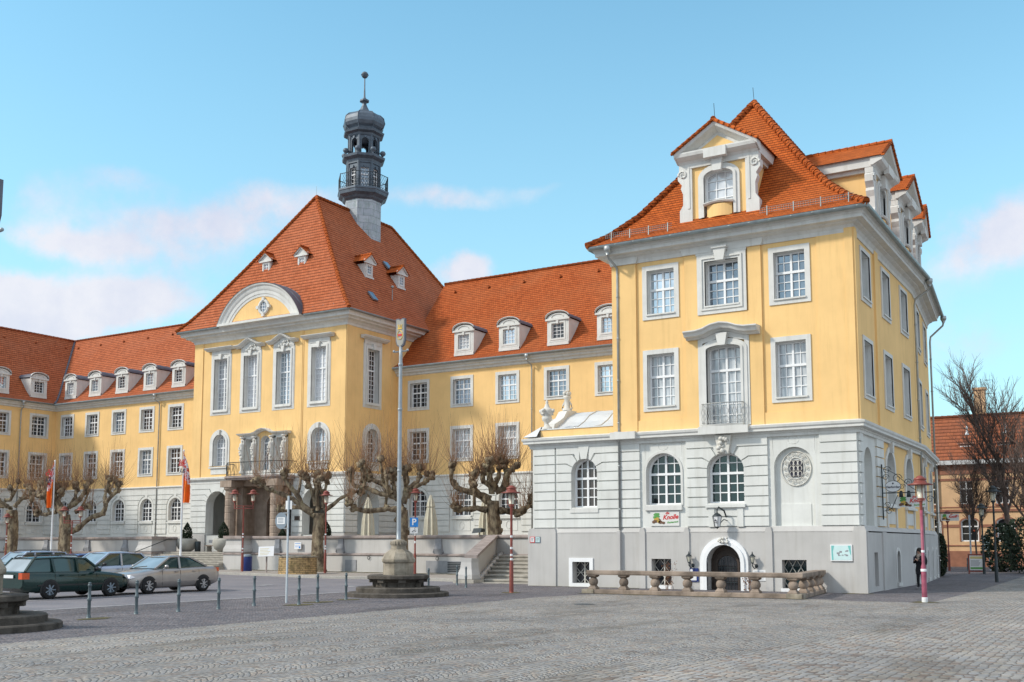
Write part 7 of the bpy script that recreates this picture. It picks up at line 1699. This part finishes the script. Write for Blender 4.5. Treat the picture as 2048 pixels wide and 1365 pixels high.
est = dict(L=4.35, W=1.69, H=1.45, zf=.66, zr=.80, wx=(1.3, -1.2), bp=-.05, cp=-1.0, tl=.15, dark=1, pz=.78, glass='car_glass', cab=((.95, .93), (.32, 1.39), (-1.7, 1.40), (-2.1, .95)),
    st=[(-2.18, .38, .92, .86), (-2.1, .28, .95, .95), (-1.6, .22, .95, 1), (0, .2, .93, 1), (.8, .2, .93, 1), (1.3, .22, .88, .99), (1.8, .24, .82, .95), (2.1, .28, .76, .88), (2.18, .34, .66, .80)])
hat = dict(L=3.7, W=1.72, H=1.55, zf=.68, zr=.9, wx=(1.25, -1.15), bp=-.1, tl=.16, dark=1, cab=((1.25, .98), (.45, 1.50), (-1.2, 1.48), (-1.72, 1.05)),
    st=[(-1.85, .38, .95, .86), (-1.75, .26, 1.02, .95), (-1.2, .22, 1.04, 1), (0, .2, 1.0, 1), (1.0, .2, .97, 1), (1.4, .23, .88, .97), (1.75, .27, .76, .88), (1.84, .34, .62, .78)])
car('parked_car', 'silver saloon car parked nearest the bollards, nose to the left', 'paint_silver', sal, (-33.8, 29.0, 0), -PI/2)
car('parked_car', 'dark green estate car with orange tail lamp at the left, seen from behind', 'paint_green', est, (-33.65, 24.45, 0), PI/2, True)
car('parked_car', 'silver high roofed hatchback parked behind the silver saloon', 'paint_ice', hat, (-38.6, 30.1, 0), -PI/2)
car('parked_car', 'dark blue car half hidden between the two silver cars and the green estate', 'paint_blue', dict(est, wglass='car_glass_pale'), (-42.2, 31.2, 0), -PI/2)
car('parked_car', 'pale silver estate car with black roof rails behind the green estate', 'paint_ice', dict(est, H=1.55, cab=((.95, .98), (.32, 1.50), (-1.7, 1.50), (-2.1, 1.0))), (-45.6, 30.9, 0), -PI/2, True)
car('parked_car', 'dark car at the left edge behind the pale silver estate', 'paint_black', est, (-46.5, 26.6, 0), -PI/2)
# ------------------------------------------------------------------ person
def person():
    T = thing('person', 'person in dark coat, dark hat and pale scarf with backpack, looking at a phone', 'person', (0, 0, 0))
    V = [(0, 0, .92), (0, .0, 1.12), (0, .01, 1.34), (0, -.02, 1.45), (0, -.05, 1.56)]; Rr = [(.16, .12), (.15, .11), (.17, .11), (.06, .06), (.085, .1)]; E = [(0, 1), (1, 2), (2, 3), (3, 4)]
    def add(p, r, a): V.append(p); Rr.append(r if hasattr(r, '__len__') else (r, r)); E.append((a, len(V)-1)); return len(V)-1
    for s, fx in ((-1, -.06), (1, .1)):
        h = add((s*.09, .0, .86), .105, 0); k = add((s*.1, -.04+.04*(s > 0), .47), .075, h); a = add((s*.1, .02*s, .1), .05, k); add((s*.11, -.14+.03*s, .04), .042, a)
        sh = add((s*.19, .01, 1.36), .075, 2); el = add((s*.25, -.05, 1.08), .06, sh); wr = add((s*.08, -.27, 1.2), .045, el); hd = add((s*.05, -.33, 1.24), (.04, .03), wr)
        for q in range(4): f1 = add((s*(.055-.012*q)+.0, -.36, 1.25+.018*q-.02), .013, hd); add((s*(.03-.012*q), -.385, 1.27+.018*q-.02), .011, f1)
        add((s*.02, -.34, 1.29), .013, hd)
    me = bpy.data.meshes.new('person_base'); me.from_pydata(V, E, []); o = bpy.data.objects.new('tmp', me); COL.objects.link(o)
    m = o.modifiers.new('s', 'SKIN'); sk = me.skin_vertices[0].data
    for i, r in enumerate(Rr): sk[i].radius = r
    sk[0].use_root = True; m.use_smooth_shade = True; o.modifiers.new('u', 'SUBSURF').levels = 1
    dg = bpy.context.evaluated_depsgraph_get(); dg.update(); m2 = bpy.data.meshes.new_from_object(o.evaluated_get(dg)); bpy.data.objects.remove(o)
    m2.materials.clear(); m2.materials.append(M['cloth_black']); m2.materials.append(M['skin']); m2.materials.append(M['shoe'])
    for p in m2.polygons:
        c = p.center; p.use_smooth = True
        p.material_index = 1 if (c.z > 1.44 or (c.y < -.29 and c.z > 1.1)) else (2 if c.z < .08 else 0)
    b = bpy.data.objects.new('body', m2); COL.objects.link(b); b.parent = T
    mb = MB(); mb.lathe((0, 0, 0), [(.2, .62), (.21, .8), (.18, 1.0), (.2, 1.3), (.17, 1.4)], 14, True, 0, 1, .75); mb.build('coat', M['cloth_black'], T)
    mb = MB(); mb.sphere((0, -.015, 1.615), .118, 14, 8, 1.05, 1, 1.05); mb.sphere((.0, .09, 1.52), .085, 8, 6, 1.3); mb.build('hat', M['hair'], T)
    mb = MB(); mb.sphere((0, -.07, 1.575), .082, 12, 8, 1.25, .9, .75); mb.blob((0, -.14, 1.565), .018, 2, 6, 4, .05)
    for s in (-1, 1): mb.sphere((s*.085, -.03, 1.57), .02, 6, 4, 1.4)
    mb.build('face', M['skin'], T)
    mb = MB()
    for s in (-1, 1): mb.sphere((s*.03, -.127, 1.59), .009, 6, 4)
    mb.tube([(-.022, -.131, 1.525), (.022, -.131, 1.525)], .005, 4); mb.build('features', M['hair'], T)
    mb = MB(); mb.lathe((0, -.02, 0), [(.1, 1.36), (.14, 1.39), (.13, 1.44), (.11, 1.47), (.08, 1.46)], 12); mb.blob((0, -.13, 1.36), .07, 1, 9, 6); mb.blob((.02, -.14, 1.28), .05, 4, 9, 6); mb.build('scarf', M['scarf'], T)
    mb = MB(); mb.sphere((.02, .2, 1.18), .2, 12, 8, 1.25, .9, .65)
    for s in (-1, 1): mb.tube([(s*.13, .12, 1.38), (s*.13, -.0, 1.44), (s*.14, -.13, 1.3), (s*.15, -.06, 1.02)], .022, 5)
    mb.build('backpack', M['cloth_black'], T)
    mb = MB(); mb.rows([[(-.04, -.4, 1.22), (.04, -.4, 1.22), (.04, -.41, 1.23), (-.04, -.41, 1.23)], [(-.04, -.36, 1.36), (.04, -.36, 1.36), (.04, -.37, 1.37), (-.04, -.37, 1.37)]], True, False, True, True); mb.build('phone', M['ink'], T)
    T.location = (-8.5, 47.4, 0); T.rotation_euler = (0, 0, rad(-25)); T.scale = (1, 1, 1)
person()
# ------------------------------------------------------------------ camera, light, sky
def camera():
    f, HOR, p, th = 2107., 1088., rad(6.0), rad(31.2)
    cd = bpy.data.cameras.new('camera'); cd.sensor_width = 36; cd.lens = f*36/2048; cd.clip_end = 3000; cd.clip_start = .1
    cy = HOR-f*math.tan(p); cd.shift_y = (cy-682.5)/2048; cd.shift_x = 0
    o = bpy.data.objects.new('camera', cd); COL.objects.link(o); o.location = (0, 0, 1.9)
    c, s = math.cos, math.sin
    F = Vector((-s(th)*c(p), c(th)*c(p), s(p))); R = Vector((c(th), s(th), 0)); U = R.cross(F)
    o.rotation_euler = Matrix((R, U, -F)).transposed().to_euler(); SC.camera = o
    return F, R, U, cy
F_, R_, U_, CY = camera()
def px_dir(x, y): return (F_ + R_*((x-1024)/2107.) - U_*((y-CY)/2107.)).normalized()
SUN_EL, SUN_AZ = rad(38), (-.71, -.704)   # direction towards the sun in plan
def light():
    d = Vector((SUN_AZ[0]*math.cos(SUN_EL), SUN_AZ[1]*math.cos(SUN_EL), math.sin(SUN_EL)))
    ld = bpy.data.lights.new('sun', 'SUN'); ld.energy = 3.1; ld.angle = rad(5); ld.color = (1, .92, .81); o = bpy.data.objects.new('sun', ld); COL.objects.link(o); o.rotation_euler = d.to_track_quat('Z', 'Y').to_euler(); o.location = (-20, -20, 60)
    w = bpy.data.worlds.new('World'); SC.world = w; w.use_nodes = True; nt = w.node_tree; bg = nt.nodes['Background']; bg.inputs[1].default_value = .12
    sky = nt.nodes.new('ShaderNodeTexSky'); sky.sky_type = 'NISHITA'; sky.sun_disc = False; sky.sun_elevation = SUN_EL; sky.sun_rotation = math.atan2(d.x, d.y); sky.altitude = 0; sky.air_density = 1.1; sky.dust_density = .6; sky.ozone_density = 1.6
    tint = mixc(nt, 1., sky.outputs[0], (1.44, 2.12, 1.93), 'MULTIPLY')
    tc = nt.nodes.new('ShaderNodeTexCoord'); dirv = tc.outputs['Generated']
    def vm(op, a, b=None):
        n = N(nt, 'ShaderNodeVectorMath', operation=op)
        for i, v in enumerate((a, b)):
            if v is None: continue
            if isinstance(v, (tuple, Vector)): n.inputs[i].default_value = tuple(v)
            else: L(nt, v, n.inputs[i])
        return n
    def mt(op, a, b=None, c=None, cl=False):
        n = N(nt, 'ShaderNodeMath', operation=op, use_clamp=cl)
        for i, v in enumerate((a, b, c)):
            if v is None: continue
            if isinstance(v, (int, float)): n.inputs[i].default_value = v
            else: L(nt, v, n.inputs[i])
        return n.outputs[0]
    nz = noise(nt, dirv, 7., 7, .62); nz2 = noise(nt, dirv, 20., 6, .6)
    warp = vm('MULTIPLY_ADD', nz.outputs['Color'], (.09, .09, .05)); warp.inputs[2].default_value = (-.045, -.045, -.025)
    wd = vm('ADD', dirv, warp.outputs[0]).outputs[0]
    tot = None
    blobs = [(120, 630, 130, 42, .95), (270, 595, 110, 42, 1.1), (60, 650, 90, 40, .9), (180, 488, 140, 26, .85), (390, 450, 170, 32, .8), (560, 408, 140, 34, .9), (450, 530, 120, 50, .42), (240, 358, 80, 24, .5), (80, 390, 90, 50, .45), (30, 600, 60, 40, .8),
             (880, 382, 150, 28, .75), (1100, 360, 90, 16, .3), (930, 545, 66, 34, 1.1), (1965, 470, 110, 60, .65), (2040, 440, 70, 50, .6), (1920, 640, 140, 90, .4), (1930, 720, 160, 50, .35), (520, 100, 60, 14, .15)]
    for x, y, rx, ry, s in blobs:
        c = px_dir(x, y); r = Vector((c.y, -c.x, 0)).normalized(); u = r.cross(c).normalized()
        df = vm('SUBTRACT', wd, c).outputs[0]
        a = mt('MULTIPLY', vm('DOT_PRODUCT', df, r).outputs['Value'], 2107./rx*.95); b = mt('MULTIPLY', vm('DOT_PRODUCT', df, u).outputs['Value'], 2107./ry*.95)
        q = mt('ADD', mt('MULTIPLY', a, a), mt('MULTIPLY', b, b)); e = mt('POWER', 2.718, mt('MULTIPLY', q, -.8)); e = mt('MULTIPLY', e, s); tot = e if tot is None else mt('ADD', tot, e)
    k = mt('ADD', mt('MULTIPLY', nz2.outputs[0], 1.5), mt('MULTIPLY', nz.outputs[0], 1.2)); k = mt('SUBTRACT', k, .35); m = mt('MULTIPLY', tot, k); mr = N(nt, 'ShaderNodeMapRange', interpolation_type='SMOOTHSTEP'); mr.inputs[1].default_value = .30; mr.inputs[2].default_value = .98; L(nt, m, mr.inputs[0]); m = mr.outputs[0]
    # bright overcast added outside the view, so the sky holds elsewhere and fills shade
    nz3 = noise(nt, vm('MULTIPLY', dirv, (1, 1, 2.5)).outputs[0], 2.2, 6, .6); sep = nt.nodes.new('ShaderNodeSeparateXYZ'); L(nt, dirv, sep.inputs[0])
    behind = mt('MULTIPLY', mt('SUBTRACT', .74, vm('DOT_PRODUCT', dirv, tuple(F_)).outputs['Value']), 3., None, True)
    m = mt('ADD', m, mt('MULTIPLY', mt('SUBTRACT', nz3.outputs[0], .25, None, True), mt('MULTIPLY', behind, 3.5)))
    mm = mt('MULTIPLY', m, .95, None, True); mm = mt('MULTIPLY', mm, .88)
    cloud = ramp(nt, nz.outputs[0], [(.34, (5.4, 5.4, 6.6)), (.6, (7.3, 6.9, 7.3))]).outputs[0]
    cloud = mixc(nt, behind, cloud, (8.2, 8.5, 9.2))  # added fill overcast is brighter than the clouds in view
    haze = mt('POWER', mt('SUBTRACT', 1., mt('MULTIPLY', mt('ABSOLUTE', sep.outputs[2]), 1.65), None, True), 1.7)
    basec = mixc(nt, mt('MULTIPLY', haze, .9), tint, (4.1, 6.0, 7.1))
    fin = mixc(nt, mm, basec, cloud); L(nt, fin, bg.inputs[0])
light()
SC.view_settings.view_transform = 'Standard'; SC.view_settings.look = 'None'; SC.view_settings.exposure = .08; SC.view_settings.gamma = 1
SC.render.resolution_x = 1024; SC.render.resolution_y = 682
for o in list(COL.objects):
    if o.type == 'MESH' and o.name.split('.')[0] in ('arch_moulding', 'snow_guard', 'basement_window_surround', 'slit_window_surround', 'ball_finial', 'lightning_rod', 'vent_tile', 'gutter', 'plinth'): split_obj(o)
for o in list(COL.objects):
    if o.type == 'MESH' and not o.data.polygons: bpy.data.objects.remove(o)
